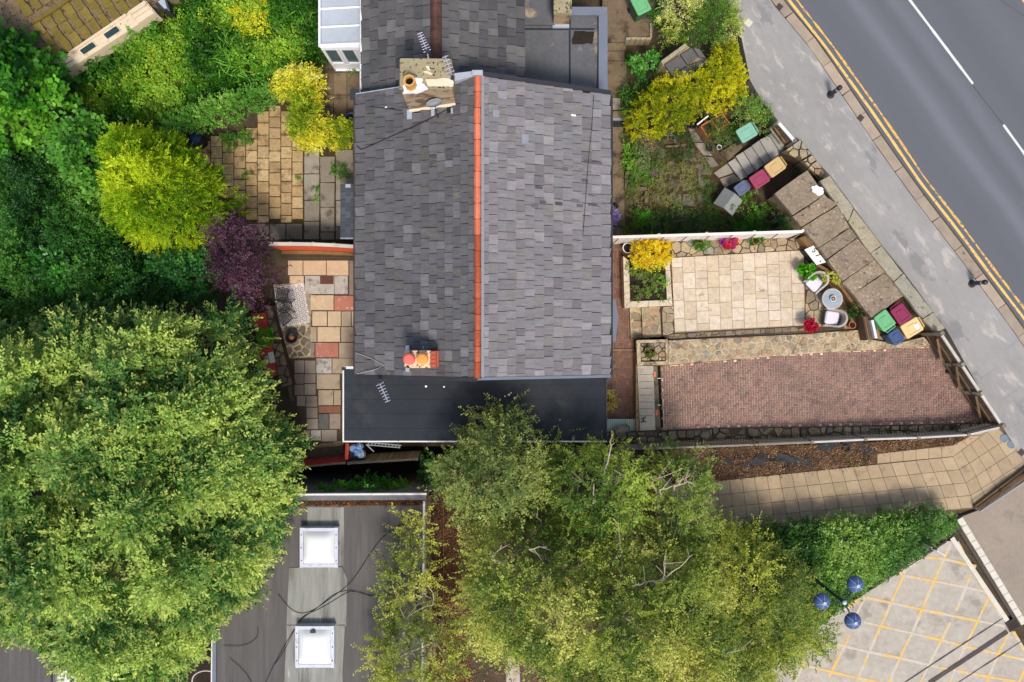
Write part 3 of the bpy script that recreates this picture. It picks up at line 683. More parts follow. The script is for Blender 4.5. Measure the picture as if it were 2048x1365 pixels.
MB().box((RX, YN + .06, ZR + .06), (.34, .16, .14)).obj("ridge_cap", M['lead'], roof)
for sx in (1,):
    b = MB(); b.add([(RX + sx * .12, YS, ZR - .005), (RX + sx * .21, YS, ZR - .045), (RX + sx * .21, YN, ZR - .045), (RX + sx * .12, YN, ZR - .005), (RX + sx * .12, YS, ZR - .05), (RX + sx * .21, YS, ZR - .11), (RX + sx * .21, YN, ZR - .11), (RX + sx * .12, YN, ZR - .05)],
                    [(0, 1, 2, 3), (7, 6, 5, 4), (0, 4, 5, 1), (1, 5, 6, 2), (2, 6, 7, 3), (3, 7, 4, 0)])
    b.v = [(x, y, z + .045) for x, y, z in b.v]; b.obj("ridge_flashing", M['pale_slate'], roof)
def verge(x0, z0, x1, z1, y0, y1, m, name="verge_trim", dz=.16):
    MB().add([(x0, y0, z0), (x1, y0, z1), (x1, y1, z1), (x0, y1, z0), (x0, y0, z0 - dz), (x1, y0, z1 - dz), (x1, y1, z1 - dz), (x0, y1, z0 - dz)],
             [(0, 1, 2, 3), (7, 6, 5, 4), (0, 4, 5, 1), (1, 5, 6, 2), (2, 6, 7, 3), (3, 7, 4, 0)]).obj(name, m, roof)
verge(EL - .02, ZE, RX, ZR, YS - .14, YS - .01, M['black_trim']); verge(ER + .02, ZE, RX, ZR, YS - .10, YS - .01, M['grey_coping'])
verge(EL - .02, ZE + .02, RX, ZR + .02, YN + .01, YN + .05, M['lead']); verge(ER + .04, ZE + .05, RX + .1, ZR + .03, YN + .005, YN + .14, M['black_trim'])
MB().tube([(EL - .05, YS, ZE - .06), (EL - .05, YN, ZE - .06)], .055, 8).obj("gutter", M['iron'], roof)
MB().tube([(ER + .05, YS, ZE - .06), (ER + .05, YN, ZE - .06)], .055, 8).obj("gutter", M['black_trim'], roof)
MB().box((EL - .05, YN + .02, ZE), (.30, .35, .05)).obj("corner_flashing", M['black_trim'], roof)
# windows and doors in the long walls
def wall_window(x, y, z, w_, h_, s, parent):
    fr = MB(); d_ = .05 * s
    fr.box((x + d_ * .4, y, z + h_ / 2), (.07, .07, h_)); fr.v = []; fr.f = []; fr.m = []
    for yy in (-w_ / 2, w_ / 2, 0): fr.box((x + d_ * .5, y + yy, z), (.07, .07, h_ + .07))
    for zz in (-h_ / 2, h_ / 2): fr.box((x + d_ * .5, y, z + zz), (.066, w_, .07))
    f = fr.obj("window", M['white_upvc'], parent)
    MB().box((x + d_ * .2, y, z), (.03, w_ - .05, h_ - .05)).obj("pane", M['glass_dark'], f)
    MB().box((x + d_ * 1.6, y, z - h_ / 2 - .08), (.18, w_ + .2, .08)).obj("sill", M['concrete'], f)
for y in (.6, 3.4, 6.4):
    for z in (1.5, 3.7): wall_window(wx0, y, z, 1.1, 1.15, -1, house)
for y in (.9, 3.6, 6.6): wall_window(wx1, y, 3.7, 1.1, 1.1, 1, house)
wall_window(wx1, 6.6, 1.5, 1.1, 1.15, 1, house)
dr = MB().box((wx1 + .02, 3.2, 1.05), (.07, .95, 2.1)).obj("door", M['red_paint'], house)
MB().box((wx1 + .08, 2.85, 1.05), (.05, .04, .14)).obj("handle", M['alu'], dr)
q = XY([(1215, 600), (1231, 600), (1236.5, 634), (1231, 683), (1215, 683)], 2.6)
bay = MB().prism(q, 2.45, 2.62, top_in=.0).obj("bay_canopy", M['grey_coping'], house)
MB().prism([(x if x < 3.4 else x - .15, y) for x, y in q], -.05, 2.44).obj("bay_wall", M['render_wall'], house)
for px_, py_ in ((1226, 726), (1218, 756)):
    c = P(px_, py_, 2.4); MB().tube([(3.1, c.y + .1, 2.35), (c.x - .05, c.y + .03, 2.4), (c.x, c.y, 2.62)], .08, 8).obj("vent_pipe", M['black_metal'], house)
# thin cables slung over the roof
def roof_z(x): return ZE + (x - EL) / (RX - EL) * (ZR - ZE) if x < RX else ZE + (ER - x) / (ER - RX) * (ZR - ZE)
def on_roof(px, py, lift=.10):
    z = 6.0
    for _ in range(6):
        q_ = P(px, py, z); z = roof_z(q_.x) + lift
    return P(px, py, z)
def cable(pts, m, r=.012, name="cable", parent=None):
    MB().tube([on_roof(*p) for p in pts], r, 4).obj(name, m, parent)
cable([(905, 214), (886, 224), (860, 238), (825, 255), (790, 270), (750, 288), (722, 300), (713, 292)], M['cable'], .014, parent=house)
cable([(803, 222), (790, 220), (770, 217), (740, 214)], M['cable'], .010, parent=house)
cable([(1188, 190), (1184, 250), (1176, 330), (1170, 420), (1166, 470)], M['cable'], .007, parent=house)
cable([(712, 706), (740, 716), (768, 731), (752, 739), (714, 748)], M['pale_cable'], .012, parent=house)
# odd repairs and dark slipped slates on the two slopes
def roof_patch(px, py, w_, h_, m, name):
    p = on_roof(px, py, .075); s = 1 if p.x < RX else -1
    MB().box(tuple(p), (w_ * .016, h_ * .016, .012), M=Matrix.Rotation(-s * math.atan2(ZR - ZE, RX - EL), 3, 'Y')).obj(name, M[m], roof)
for px, py, w_, h_ in ((992, 227, 14, 14), (1050, 278, 16, 20)): roof_patch(px, py, w_, h_, 'pale_slate', "repair_slate")
for px, py, w_, h_ in ((1180, 325, 26, 5), (1196, 327, 20, 5), (1170, 362, 15, 6), (1130, 340, 14, 4), (1078, 376, 16, 4), (1070, 412, 16, 7), (1086, 406, 14, 7), (1118, 408, 16, 6), (1150, 402, 18, 5), (1160, 412, 14, 6), (1186, 410, 22, 5)): roof_patch(px, py, w_, h_, 'slate_old', "slipped_slate")
for px, py, w_, h_ in ((1147, 231, 11, 4), (772, 215, 5, 3)): roof_patch(px, py, w_, h_, 'white_mortar', "white_chip")
# big rendered chimney
ch = MB(); x0, x1, y0, y1 = -3.36, -1.805, 7.57, 8.43
ch.prism([(x0, y0), (x1, y0), (x1, y1), (x0, y1)], 5.2, 8.0)
stack = ch.obj("chimney", M['chimney_render'], house)
MB().prism([(x0 - .03, y0 - .02), (x1 + .03, y0 - .02), (x1 + .05, y1 - .3), (x1 - .02, y1 + .03), (x0 - .02, y1 + .03)], 7.96, 8.08, top_in=.05).obj("chimney_cap", M['chimney_cap'], stack)
random.seed(21)
def ragged(pts, r=.02, k=4):
    out = []
    for i in range(len(pts)):
        a, b = pts[i], pts[(i + 1) % len(pts)]
        for j in range(k): out.append((lerp(a[0], b[0], j / k) + random.uniform(-r, r), lerp(a[1], b[1], j / k) + random.uniform(-r, r)))
    return out
cz = zoomed(790, 100, 8.533)
MB().prism(ragged(XY([cz(140, 610), cz(340, 470), cz(460, 480), (845, 166), cz(560, 660), cz(340, 730), cz(140, 740)], 8.12), .02), 8.0, 8.12).obj("mortar_patch", M['white_mortar'], stack)
MB().prism(ragged(XY([cz(510, 500), cz(900, 485), cz(1010, 540), cz(990, 620), cz(850, 630), cz(565, 610)], 8.11), .02), 8.0, 8.11).obj("mortar_patch", M['cream_mortar'], stack)
for pts in ([(520, 270), (570, 270), (610, 350), (560, 340)], [(480, 370), (540, 350), (640, 400), (620, 430)]):
    MB().prism(XY([cz(*p) for p in pts], 8.14), 8.02, 8.13).obj("mortar_lump", M['cream_mortar'], stack)
c = P(819, 163, 8.5); pot = MB()
pot.lathe([(.19, 0), (.18, .08), (.155, .12), (.15, .42), (.185, .44), (.185, .52), (.125, .52), (.12, .2)], (c.x, c.y, 8.06), 8).obj("chimney_pot", [M['pot_tan']], stack)
MB().lathe([(.118, 0), (.118, .02)], (c.x, c.y, 8.40), 12).obj("flue", M['pot_dark'], stack)
for xx0, xx1 in ((x0 - .12, x0 + .1), (-2.62, -2.5), (x1 - .15, x1 - .05)):
    za = roof_z((xx0 + xx1) / 2) + .05; MB().box(((xx0 + xx1) / 2, y0 - .14, za), (xx1 - xx0, .32, .02), M=Matrix.Rotation(-math.atan2(ZR - ZE, RX - EL), 3, 'Y')).obj("flashing", M['lead'], stack)
sk = MB(); sk.add([(x0 - .02, y0 - .07, roof_z(x0) + .03), (x1, y0 - .07, roof_z(x1) + .03), (x1, y0 - .002, roof_z(x1) + .14), (x0, y0 - .002, roof_z(x0) + .14), (x0 - .02, y0 - .002, roof_z(x0) - .1), (x1, y0 - .002, roof_z(x1) - .1)],
                  [(0, 1, 2, 3), (0, 4, 5, 1), (3, 4, 0), (1, 5, 2)]); sk.obj("mortar_fillet", M['cream_mortar'], stack)
b = MB(); zz = ZR - .02
b.prism([(x1, y1 - .25), (RX - .12, YN - .02), (RX - .12, YN + .14), (x1, y1 + .0)], zz - .3, zz + .06).obj("ridge_lead", M['lead'], stack)
# satellite dish on the chimney
c = P(868, 206, 6.95); dn = Vector((.28, -.95, .10)).normalized(); u = dn.cross(Vector((0, 0, 1))).normalized(); v = dn.cross(u)
b = MB(); rings = []
for r_, h_ in ((.02, -.06), (.16, -.045), (.30, 0), (.30, .012), (.15, -.03), (.01, -.045)):
    rings.append([Vector(c) + (u * math.cos(a_) * r_ * .88 + v * math.sin(a_) * r_) + dn * h_ for a_ in (2 * math.pi * k / 18 for k in range(18))])
b.add([p for q_ in rings for p in q_], [(i * 18 + k, i * 18 + (k + 1) % 18, (i + 1) * 18 + (k + 1) % 18, (i + 1) * 18 + k) for i in range(5) for k in range(18)])
t = thing("satellite_dish", "grey oval satellite dish fixed to the south face of the big chimney", "satellite dish", tuple(c))
b.obj("reflector", M['dish'], t, smooth=True)
MB().tube([c, (c.x, 7.56, c.z - .05)], .02, 6).obj("bracket", M['dish'], t)
MB().tube([Vector(c) - v * -.28, Vector(c) + dn * .34 + v * .22], .012, 5).tube([Vector(c) + dn * .32 + v * .22, Vector(c) + dn * .42 + v * .20], .03, 6).obj("feed_arm", M['black_trim'], t)

# small brick chimney with two pots
c = P(840, 719, 6.9); x0, x1, y0, y1 = c.x - .48, c.x + .5, c.y - .26, c.y + .26
st2 = MB().prism([(x0, y0), (x1, y0), (x1, y1), (x0, y1)], 5.3, 6.82).obj("chimney", M['red_brick'], house)
MB().prism([(x0 - .02, y0 - .02), (x1 - .17, y0 - .02), (x1 - .17, y1 + .02), (x0 - .02, y1 + .02)], 6.78, 6.90, top_in=.02).obj("chimney_cap", M['lichen_mortar'], st2)
for i in range(4):
    MB().box((x1 - .085, y0 + .07 + i * .128, 6.85), (.12, .112, .06)).obj("brick", M['red_brick'], st2)
MB().box((x1 + .03, y0 + .26, 6.6), (.06, .5, .08)).obj("brick_ledge", M['red_brick'], st2)
for px_, m_ in ((817.5, 'pot_red'), (844, 'pot_orange')):
    q_ = P(px_, 718.5, 7.1)
    MB().lathe([(.20, 0), (.185, .05), (.165, .08), (.165, .24), (.17, .28), (.12, .315), (.0, .33)], (q_.x, q_.y, 6.86), 20).obj("chimney_pot", M[m_], st2, smooth=False)
MB().box((x0 - .06, (y0 + y1) / 2, roof_z(x0) + .05), (.14, .86, .02), M=Matrix.Rotation(-.43, 3, 'Y')).obj("flashing", M['lead'], st2)
MB().box((x0 + .45, y1 + .1, roof_z(x0 + .45) + .05), (.10, .12, .02), M=Matrix.Rotation(-.43, 3, 'Y')).obj("flashing", M['lead'], st2)

def aerial(label, tip, tail, z, els, foot_, el_len=.2, lean=0.0):
    a, b_ = P(*tip, z + lean), P(*tail, z); t = thing("tv_aerial", label, "TV aerial", tuple(foot_))
    MB().tube([a, b_], .016, 5).obj("boom", M['alu'], t)
    d_ = (b_ - a).normalized(); u_ = Vector((-d_.y, d_.x, 0)).normalized()
    for i in range(els):
        p = a.lerp(b_, (i + .2) / els); l = el_len * (.75 + .35 * i / els)
        MB().tube([p - u_ * l / 2, p + u_ * l / 2], .011, 4).obj("element", M['alu'], t)
    p = a.lerp(b_, .95); MB().box(tuple(p), (.10, .07, .16)).obj("junction_box", M['black_trim'], t)
    MB().tube([a.lerp(b_, .85), Vector(foot_)], .02, 6).obj("mast", M['alu'], t)
aerial("slim TV aerial standing north of the big chimney over the old slates", (839, 66), (856, 106), 8.7, 8, (-2.5, 8.41, 7.7), .22)
aerial("TV aerial with white rods lying over the big chimney's top right corner", (890, 112), (906, 158), 8.75, 6, (-1.80, 7.9, 7.4), .24)
aerial("TV aerial with white rods over the black flat roof", (776, 804), (758, 764), 5.6, 7, (-4.2, -1.05, 4.4), .26)

# ---------------------------------------------------------------- black flat-roofed extension
ex = thing("extension", "single storey extension with a black felt flat roof under the house's south gable", "house extension", (-1.3, -2.4, 0))
ZX = 2.9
q = XY([(688, 737), (1211, 737), (1211, 882), (688, 882)], ZX)
MB().prism([(q[0].x + .15, -1.03), (q[1].x - .15, -1.03), (q[2].x - .15, q[2].y + .15), (q[3].x + .15, q[3].y + .15)], -1.6, ZX - .2).obj("wall", M['render_wall'], ex)
xl, xr, yb = q[0].x, q[1].x, q[2].y; yt = P(700, 738, ZX).y
roofx = MB().prism([(xl, yb), (xr, yb), (xr, -1.16), (-5.1, -1.16), (-5.1, yt), (xl, yt)], ZX - .18, ZX).obj("flat_roof", M['flat_felt'], ex)
for i in range(4):  # lap joints of the felt
    y = lerp(yb, -1.2, (i + .8) / 4.6); MB().box(((xl + xr) / 2, y, ZX + .004), (xr - xl - .1, .05, .012)).obj("felt_lap", M['flat_felt'], roofx)
MB().box((xl - .02, (yb + yt) / 2, ZX - .04), (.05, yt - yb + .06, .16)).obj("fascia", M['white_rail'], ex)
MB().box(((xl + xr) / 2, yb - .025, ZX - .05), (xr - xl + .1, .05, .14)).obj("fascia", M['white_rail'], ex)
MB().box(((xl - 5.1) / 2, yt + .04, ZX - .02), (-5.1 - xl, .09, .1)).obj("fascia", M['white_rail'], ex)
MB().box((xr + .03, (yb - 1.16) / 2, ZX - .02), (.06, -1.16 - yb, .14)).obj("fascia", M['black_trim'], ex)
MB().box((xl, yt, ZX), (.16, .12, .1)).obj("corner_cap", M['black_trim'], ex)
random.seed(5)
for (x, y, s_) in ((1018, 790, .05), (1010, 793, .03), (1030, 797, .06), (1022, 786, .03), (852, 773, .05), (888, 774, .04), (1120, 840, .02)):
    c = P(x, y, ZX); MB().lathe([(s_, 0), (s_ * .8, .012), (0, .016)], (c.x, c.y, ZX), 6).obj("white_speck", M['white_mortar'], roofx)

# ---------------------------------------------------------------- neighbouring house to the north
nb = thing("house", "older slate roofed house with a dark brown ridge at the top edge", "house", (-2.4, 11, 0))
z0, z1 = 4.2, 5.5; eL, eR, rx = -5.21, .434, -2.515; ya, yb2 = 8.44, 15.2
MB().prism([(eL + .2, ya + .04), (eR - .1, ya + .04), (eR - .1, yb2), (eL + .2, yb2)], -.1, z0 - .12).obj("wall", M['stone_wall'], nb)
rf = MB()
for e in (eL, eR):
    rf.add([(e, ya, z0), (rx, ya, z1), (rx, yb2, z1), (e, yb2, z0), (e, ya, z0 - .1), (rx, ya, z1 - .1), (rx, yb2, z1 - .1), (e, yb2, z0 - .1)],
           [(0, 1, 2, 3), (7, 6, 5, 4), (0, 4, 5, 1), (2, 6, 7, 3), (3, 7, 4, 0)])
nroof = rf.obj("roof", M['slate_shadow'], nb)
sl = slate_meshes(M['slate_old'], 'old')
place_slates(slope_slates((eL, z0), (rx - .1, z1 - .05), ya, yb2, [.34] * 8, (.25, .46), 11), sl, nroof, M['slate_old'], 12, 150)
place_slates(slope_slates((eR, z0), (rx + .1, z1 - .05), ya, yb2, [.34] * 9, (.26, .48), 13), sl, nroof, M['slate_old'], 14, 150)
n = 15; L_ = (yb2 - ya) / n
for i in range(n):
    a = ya + i * L_; ridge_tile(a + .006, a + L_ - .006, z1 + .03, rx, .19, .13).obj("ridge_tile", M['ridge_brown'], nroof)
MB().tube([(eL - .03, ya - .05, z0 - .02), (eL - .03, yb2, z0 - .02)], .06, 6).obj("gutter", M['white_rail'], nroof)
# flat-roofed side wing with a wide grey coping
ZF = 2.9; fx1 = P(1213, 100, ZF).x; fy = P(1200, 19, ZF).y; px0 = P(1137, 30, ZF).x
wing = MB().prism([(eR - .08, ya), (fx1 - .05, ya), (fx1 - .05, fy - .05), (eR - .08, fy - .05)], -.1, ZF - .12).obj("wing_wall", M['render_wall'], nb)
froof = MB().prism([(eR - .12, ya + .01), (fx1, ya + .01), (fx1, fy), (eR - .12, fy)], ZF - .115, ZF).obj("flat_roof", M['flat_felt_pale'], nb)
MB().prism([(eR - .1, P(0, 53, ZF).y), (px0 - .5, P(0, 53, ZF).y), (px0 - .5, yb2), (eR - .1, yb2)], ZF - .1, ZF + .14).obj("upper_roof", M['flat_felt_pale'], nb)
MB().prism([(px0 - .5, fy - .01), (fx1, fy - .01), (fx1, fy - .31), (px0 - .5, fy - .31)], ZF - .1, ZF + .24).obj("coping", M['grey_coping'], nb)
MB().prism([(fx1 - .31, ya + .02), (fx1 + .01, ya + .02), (fx1 + .01, fy - .315), (fx1 - .31, fy - .315)], ZF - .1, ZF + .24).obj("coping", M['grey_coping'], nb)
MB().box((1.9 + .2, ya + 1.7, ZF + .004), (.07, 3.2, .012)).obj("felt_lap", M['flat_felt'], froof)
MB().box((1.5, ya + 2.9, ZF + .006), (3.0, .07, .012)).obj("felt_lap", M['flat_felt'], froof)
MB().prism(ragged(XY([(1147, 64), (1187, 64), (1186, 88), (1144, 88)], ZF), .03), ZF - .02, ZF + .012).obj("moss_patch", M['dark_soil'], froof)
xa, xb, yy = P(1106, 40, ZF).x, P(1137, 40, ZF).x, P(0, 51, ZF).y
pier = MB().prism([(xa, yy), (xb, yy), (xb, yy + 1.6), (xa, yy + 1.6)], ZF - .05, 3.95).obj("chimney", M['chimney_render'], nb)
MB().prism([(xa - .04, yy - .05), (xb + .04, yy - .05), (xb + .04, yy + 1.6), (xa - .04, yy + 1.6)], 3.95, 4.05, top_in=.02).obj("chimney_cap", M['chimney_cap'], pier)
MB().box(((xa + xb) / 2, yy - .06, ZF + .05), (xb - xa + .04, .12, .1)).obj("flashing", M['lead'], pier)
# three brown steps beside the wing
st = thing("garden_steps", "three worn brown concrete steps beside the grey coped flat roof", "steps", P(1232, 95, 0))
for i, (yA, yB_, xB) in enumerate(((100, 121, 1249), (83, 101, 1252), (62, 84, 1252))):
    MB().prism(XY([(1208, yA), (xB, yA), (xB, yB_), (1208, yB_)], .16 * (i + 1)), -.1, .16 * (i + 1)).obj("step", M['brown_concrete'], st)
slabground("brown_path", [(1205, 121), (1255, 121), (1245, 205), (1205, 205)], .02, M['brown_concrete'])
slabground("upper_path", [(1205, -60), (1312, -60), (1310, 40), (1304, 72), (1252, 78), (1252, 64), (1205, 62)], .5, M['brown_concrete'])
t = thing("retaining_wall", "low stone kerb wall at the top of the brown garden steps", "wall", P(1280, 76, 0))
for i in range(5):
    MB().prism(XY([(1252 + i * 10.2, 75), (1261.6 + i * 10.2, 74.5), (1261.6 + i * 10.2, 79), (1252 + i * 10.2, 79.5)], .62), 0, .6 + random.uniform(0, .03)).obj("stone", M['coping_stone'], t)
for i in range(3):
    MB().prism(XY([(1300, 46 + i * 9.5), (1304, 46 + i * 9.5), (1304.5, 55 + i * 9.5), (1300.5, 55 + i * 9.5)], .62), 0, .6).obj("stone", M['coping_stone'], t)

# ---------------------------------------------------------------- conservatory
cs = thing("conservatory", "white framed lean-to conservatory with pale translucent roof panels", "conservatory", (-6.2, 12, 0))
cx0, cy0, zc0, zc1 = -7.08, 10.86, 2.5, 2.74; cx1 = eL + .02
def cz_(x): return lerp(zc0, zc1, (x - cx0) / (cx1 - cx0))
bars = [10.90, 11.57, 12.24, 12.92, 13.6, 14.3]
for i in range(len(bars) - 1):
    a, b_ = bars[i] + .03, bars[i + 1] - .03
    MB().add([(cx0 + .05, a, zc0), (cx1, a, zc1), (cx1, b_, zc1), (cx0 + .05, b_, zc0), (cx0 + .05, a, zc0 - .03), (cx1, a, zc1 - .03), (cx1, b_, zc1 - .03), (cx0 + .05, b_, zc0 - .03)],
             [(0, 1, 2, 3), (7, 6, 5, 4), (0, 4, 5, 1), (1, 5, 6, 2), (2, 6, 7, 3), (3, 7, 4, 0)]).obj("roof_panel", M['glass_roof'], cs)
for i, y in enumerate(bars):
    w_ = .09 if i else .15
    MB().tube([(cx0 - .03, y, zc0 + .02), (cx1, y, zc1 + .02)], w_ / 2, 4).obj("glazing_bar", M['white_upvc'], cs)
MB().box((cx0 - .01, 12.6, zc0 - .02), (.08, 3.5, .12)).obj("gutter", M['white_upvc'], cs)
MB().box(((cx0 + cx1) / 2, cy0 + .03, 2.36), (cx1 - cx0, .1, .14)).obj("eaves_beam", M['white_upvc'], cs)
MB().box(((cx0 + cx1) / 2, cy0 + .05, .32), (cx1 - cx0, .14, .64)).obj("dwarf_wall", M['white_upvc'], cs)
MB().box((cx0 + .05, 12.6, .32), (.14, 3.4, .64)).obj("dwarf_wall", M['white_upvc'], cs)
wn_ = 3
for i in range(wn_):
    a, b_ = lerp(cx0, cx1, i / wn_), lerp(cx0, cx1, (i + 1) / wn_); f = MB(); yv_ = cy0 + .01
    for xx in (a + .05, b_ - .05): f.box((xx, yv_, 1.5), (.11, .08, 1.6))
    for zz in (.72, 2.24): f.box(((a + b_) / 2, yv_, zz), (b_ - a - .2, .078, .12))
    f = f.obj("window", M['white_upvc'], cs); MB().box(((a + b_) / 2, yv_ + .02, 1.48), (b_ - a - .2, .02, 1.42)).obj("pane", M['glass'], f)
    a, b_ = 10.95 + i * 1.1, 10.95 + (i + 1) * 1.1; f = MB()
    for yy in (a + .05, b_ - .05): f.box((cx0 + .03, yy, 1.5), (.08, .11, 1.6))
    for zz in (.72, 2.24): f.box((cx0 + .03, (a + b_) / 2, zz), (.078, b_ - a - .2, .12))
    f = f.obj("window", M['white_upvc'], cs); MB().box((cx0 + .04, (a + b_) / 2, 1.48), (.02, b_ - a - .2, 1.42)).obj("pane", M['glass'], f)
MB().box((cx0 + .9, cy0 - .04, .05), (1.7, .1, .1)).obj("step_sill", M['white_upvc'], cs)

# ---------------------------------------------------------------- flat-roofed building at the bottom with two skylights
ZB = 2.6
bb = thing("flat_roof_building", "flat roofed building with streaky grey felt and two white skylights", "building", P(640, 1200, -1.6))
bq = XY([(436, 1008), (846, 1008), (842, 1480), (428, 1480)], ZB)
MB().prism([(p[0] * 1.0, p[1]) for p in bq], -1.7, ZB - .16).obj("wall", M['render_wall'], bb)
broof = MB().prism(bq, ZB - .15, ZB).obj("flat_roof", M['roof_felt'], bb)
pq = XY([(432, 990), (852, 988), (852, 1001), (432, 1003)], ZB + .35)
par = MB().prism(pq, -1.7, ZB + .3).obj("parapet", M['parapet_felt'], bb)
MB().prism(XY([(432, 989), (853, 987), (853, 990.5), (432, 992.5)], ZB + .38), ZB + .2, ZB + .37).obj("parapet_trim", M['white_rail'], bb)
MB().prism(XY([(436, 1003), (846, 1001), (846, 1011), (436, 1013)], ZB + .01), ZB - .2, ZB + .015).obj("gutter", M['gutter_muck'], bb)
MB().prism(XY([(846, 1003), (850, 1003), (845.5, 1480), (841.5, 1480)], ZB + .05), ZB - .3, ZB + .06).obj("edge_trim", M['white_rail'], bb)
MB().prism(XY([(428, 1003), (434, 1003), (431, 1480), (423, 1480)], ZB + .08), ZB - .3, ZB + .09).obj("edge_trim", M['grey_coping'], bb)
MB().prism(XY([(425, 1003), (428, 1003), (424, 1480), (420, 1480)], ZB), ZB - .4, ZB - .02).obj("gutter", M['white_rail'], bb)
Kz = zoomed(400, 940, 3.212)
MB().prism(XY([Kz(575, 630), Kz(918, 630), Kz(945, 700), Kz(940, 1003), Kz(556, 1003), Kz(570, 700)], ZB), ZB - .05, ZB + .02).obj("felt_patch", M['roof_patch'], broof)
MB().prism(XY([Kz(560, 1003), Kz(932, 1003), Kz(915, 1290), Kz(918, 1500), Kz(540, 1500), Kz(545, 1290)], ZB), ZB - .05, ZB + .014).obj("felt_patch", M['roof_patch'], broof)
MB().prism(XY([Kz(690, 240), Kz(925, 240), Kz(925, 628), Kz(690, 628)], ZB), ZB - .05, ZB + .010).obj("felt_patch", M['roof_patch'], broof)
for x in (1110, 1245, 380, 210):
    a, b_ = P(*Kz(x, 250), ZB), P(*Kz(x - 6, 1500), ZB); MB().box(((a.x + b_.x) / 2, (a.y + b_.y) / 2, ZB + .003), (.04, a.y - b_.y, .014)).obj("felt_lap", M['roof_felt'], broof)
def skylight(q, d, knob):
    b = MB(); zt = ZB + .34
    f = b.prism(XY(q, zt), ZB - .02, zt - .06, top_in=.05).obj("skylight", M['skylight_frame'], bb)
    fr = MB(); w = XY(q, zt); c0 = centroid(w); hx = abs(w[1][0] - w[0][0]) / 2; hy = abs(w[0][1] - w[2][1]) / 2
    for sx in (-1, 1):
        fr.box((c0[0] + sx * (hx - .07), c0[1], zt - .02), (.12, 2 * hy, .08)); fr.box((c0[0], c0[1] + sx * (hy - .07), zt - .021), (2 * hx - .26, .12, .08))
    fr.obj("frame", M['skylight_frame'], f)
    g = MB(); n = 10; hx -= .14; hy -= .14; vs = []
    for i in range(n + 1):
        for j in range(n + 1):
            u_, v_ = 2 * i / n - 1, 2 * j / n - 1
            vs.append((c0[0] + u_ * hx, c0[1] + v_ * hy, zt + .17 * (max(0, (1 - u_ ** 4) * (1 - v_ ** 4))) ** .5))
    g.add(vs, [(i * (n + 1) + j, (i + 1) * (n + 1) + j, (i + 1) * (n + 1) + j + 1, i * (n + 1) + j + 1) for i in range(n) for j in range(n)])
    g.obj("dome", M['skylight_dome'], f, smooth=True)
    vy = c0[1] + (hy * .86 if knob else -hy * .86); MB().lathe([(.11, 0), (.11, .03), (.0, .04)], (c0[0] + (.03 if not knob else -.05), vy, zt + .06), 12).obj("vent", M['iron' if knob else 'skylight_frame'], f)
    for sx in (-1, 1):
        for k in range(3): MB().box((c0[0] + sx * (hx + .07), c0[1] + (k - 1) * hy * .8, zt + .03), (.03, .03, .03)).obj("bolt", M['iron'], f)
    MB().prism(XY(d, ZB + .04), ZB - .02, ZB + .05).obj("upstand_felt", M['roof_patch'], f)
skylight([Kz(640, 372), Kz(888, 372), Kz(888, 628), Kz(640, 628)], [Kz(630, 626), Kz(918, 626), Kz(905, 660), Kz(740, 685), Kz(640, 655)], 0)
skylight([Kz(612, 1003), Kz(866, 1003), Kz(862, 1272), Kz(610, 1272)], [Kz(556, 1000), Kz(932, 1000), Kz(930, 1020), Kz(556, 1022)], 1)
def roofwire(pts, r=.009):
    s_ = []
    for i in range(len(pts) - 1):
        for k in range(5): s_.append((lerp(pts[i][0], pts[i + 1][0], k / 5), lerp(pts[i][1], pts[i + 1][1], k / 5)))
    s_.append(pts[-1]); s2 = list(s_)
    for _ in range(6): s2 = [s2[0]] + [((s2[i - 1][0] + s2[i][0] * 2 + s2[i + 1][0]) / 4, (s2[i - 1][1] + s2[i][1] * 2 + s2[i + 1][1]) / 4) for i in range(1, len(s2) - 1)] + [s2[-1]]
    MB().tube([P(*Kz(*p), ZB + .045) for p in s2], r, 4).obj("cable", M['cable'], bb)
roofwire([(1400, 290), (1290, 350), (1180, 420), (1090, 540), (1030, 640), (960, 740), (820, 840), (720, 910), (640, 965), (560, 1100), (470, 1260), (420, 1370)])
roofwire([(1210, 805), (1120, 825), (1040, 790), (960, 775), (860, 840), (760, 900), (650, 940), (600, 1040), (540, 1170), (480, 1250)])
roofwire([(1200, 800), (1090, 815), (960, 765), (850, 800), (760, 890), (660, 930), (590, 905), (540, 850), (500, 800)])
roofwire([(1270, 300), (1300, 270), (1360, 280), (1260, 360), (1275, 480)])
roofwire([(190, 1210), (250, 1260), (300, 1310), (330, 1370)]); roofwire([(370, 1010), (375, 1070), (320, 1120), (240, 1135), (150, 1130)])

# roof in the bottom left corner, with a white ribbed sheet beside it
t = thing("flat_roof_building", "grey streaky roof in the bottom left corner under the big tree", "building", P(20, 1400, -1.6))
MB().prism(XY([(-160, 1180), (96, 1180), (96, 1480), (-160, 1480)], 2.3), -1.7, 2.2).obj("wall", M['render_wall'], t)
MB().prism(XY([(-165, 1175), (100, 1175), (100, 1485), (-165, 1485)], 2.4), 2.205, 2.36).obj("flat_roof", M['roof_felt'], t)
t = thing("ribbed_roof", "white ribbed plastic sheet roof beside the bottom left roof", "roof", P(128, 1360, 0))
q = XY([(106, 1300), (151, 1300), (151, 1480), (106, 1480)], 1.9)
MB().prism(q, 1.8, 1.84).obj("sheet", M['white_rail'], t)
for i in range(9):
    x = lerp(q[0][0], q[1][0], (i + .5) / 9); MB().tube([(x, q[0][1], 1.84), (x, q[2][1], 1.84)], .025, 5).obj("rib", M['white_rail'], t)
for i in (0, 2): MB().box((q[i][0], q[i][1] * .99, .1), (.08, .08, 3.5)).obj("post", M['white_rail'], t)
t = thing("hoop", "thin pale hoop standing in the gap beside the bottom roof", "hoop", P(415, 1360, 0))
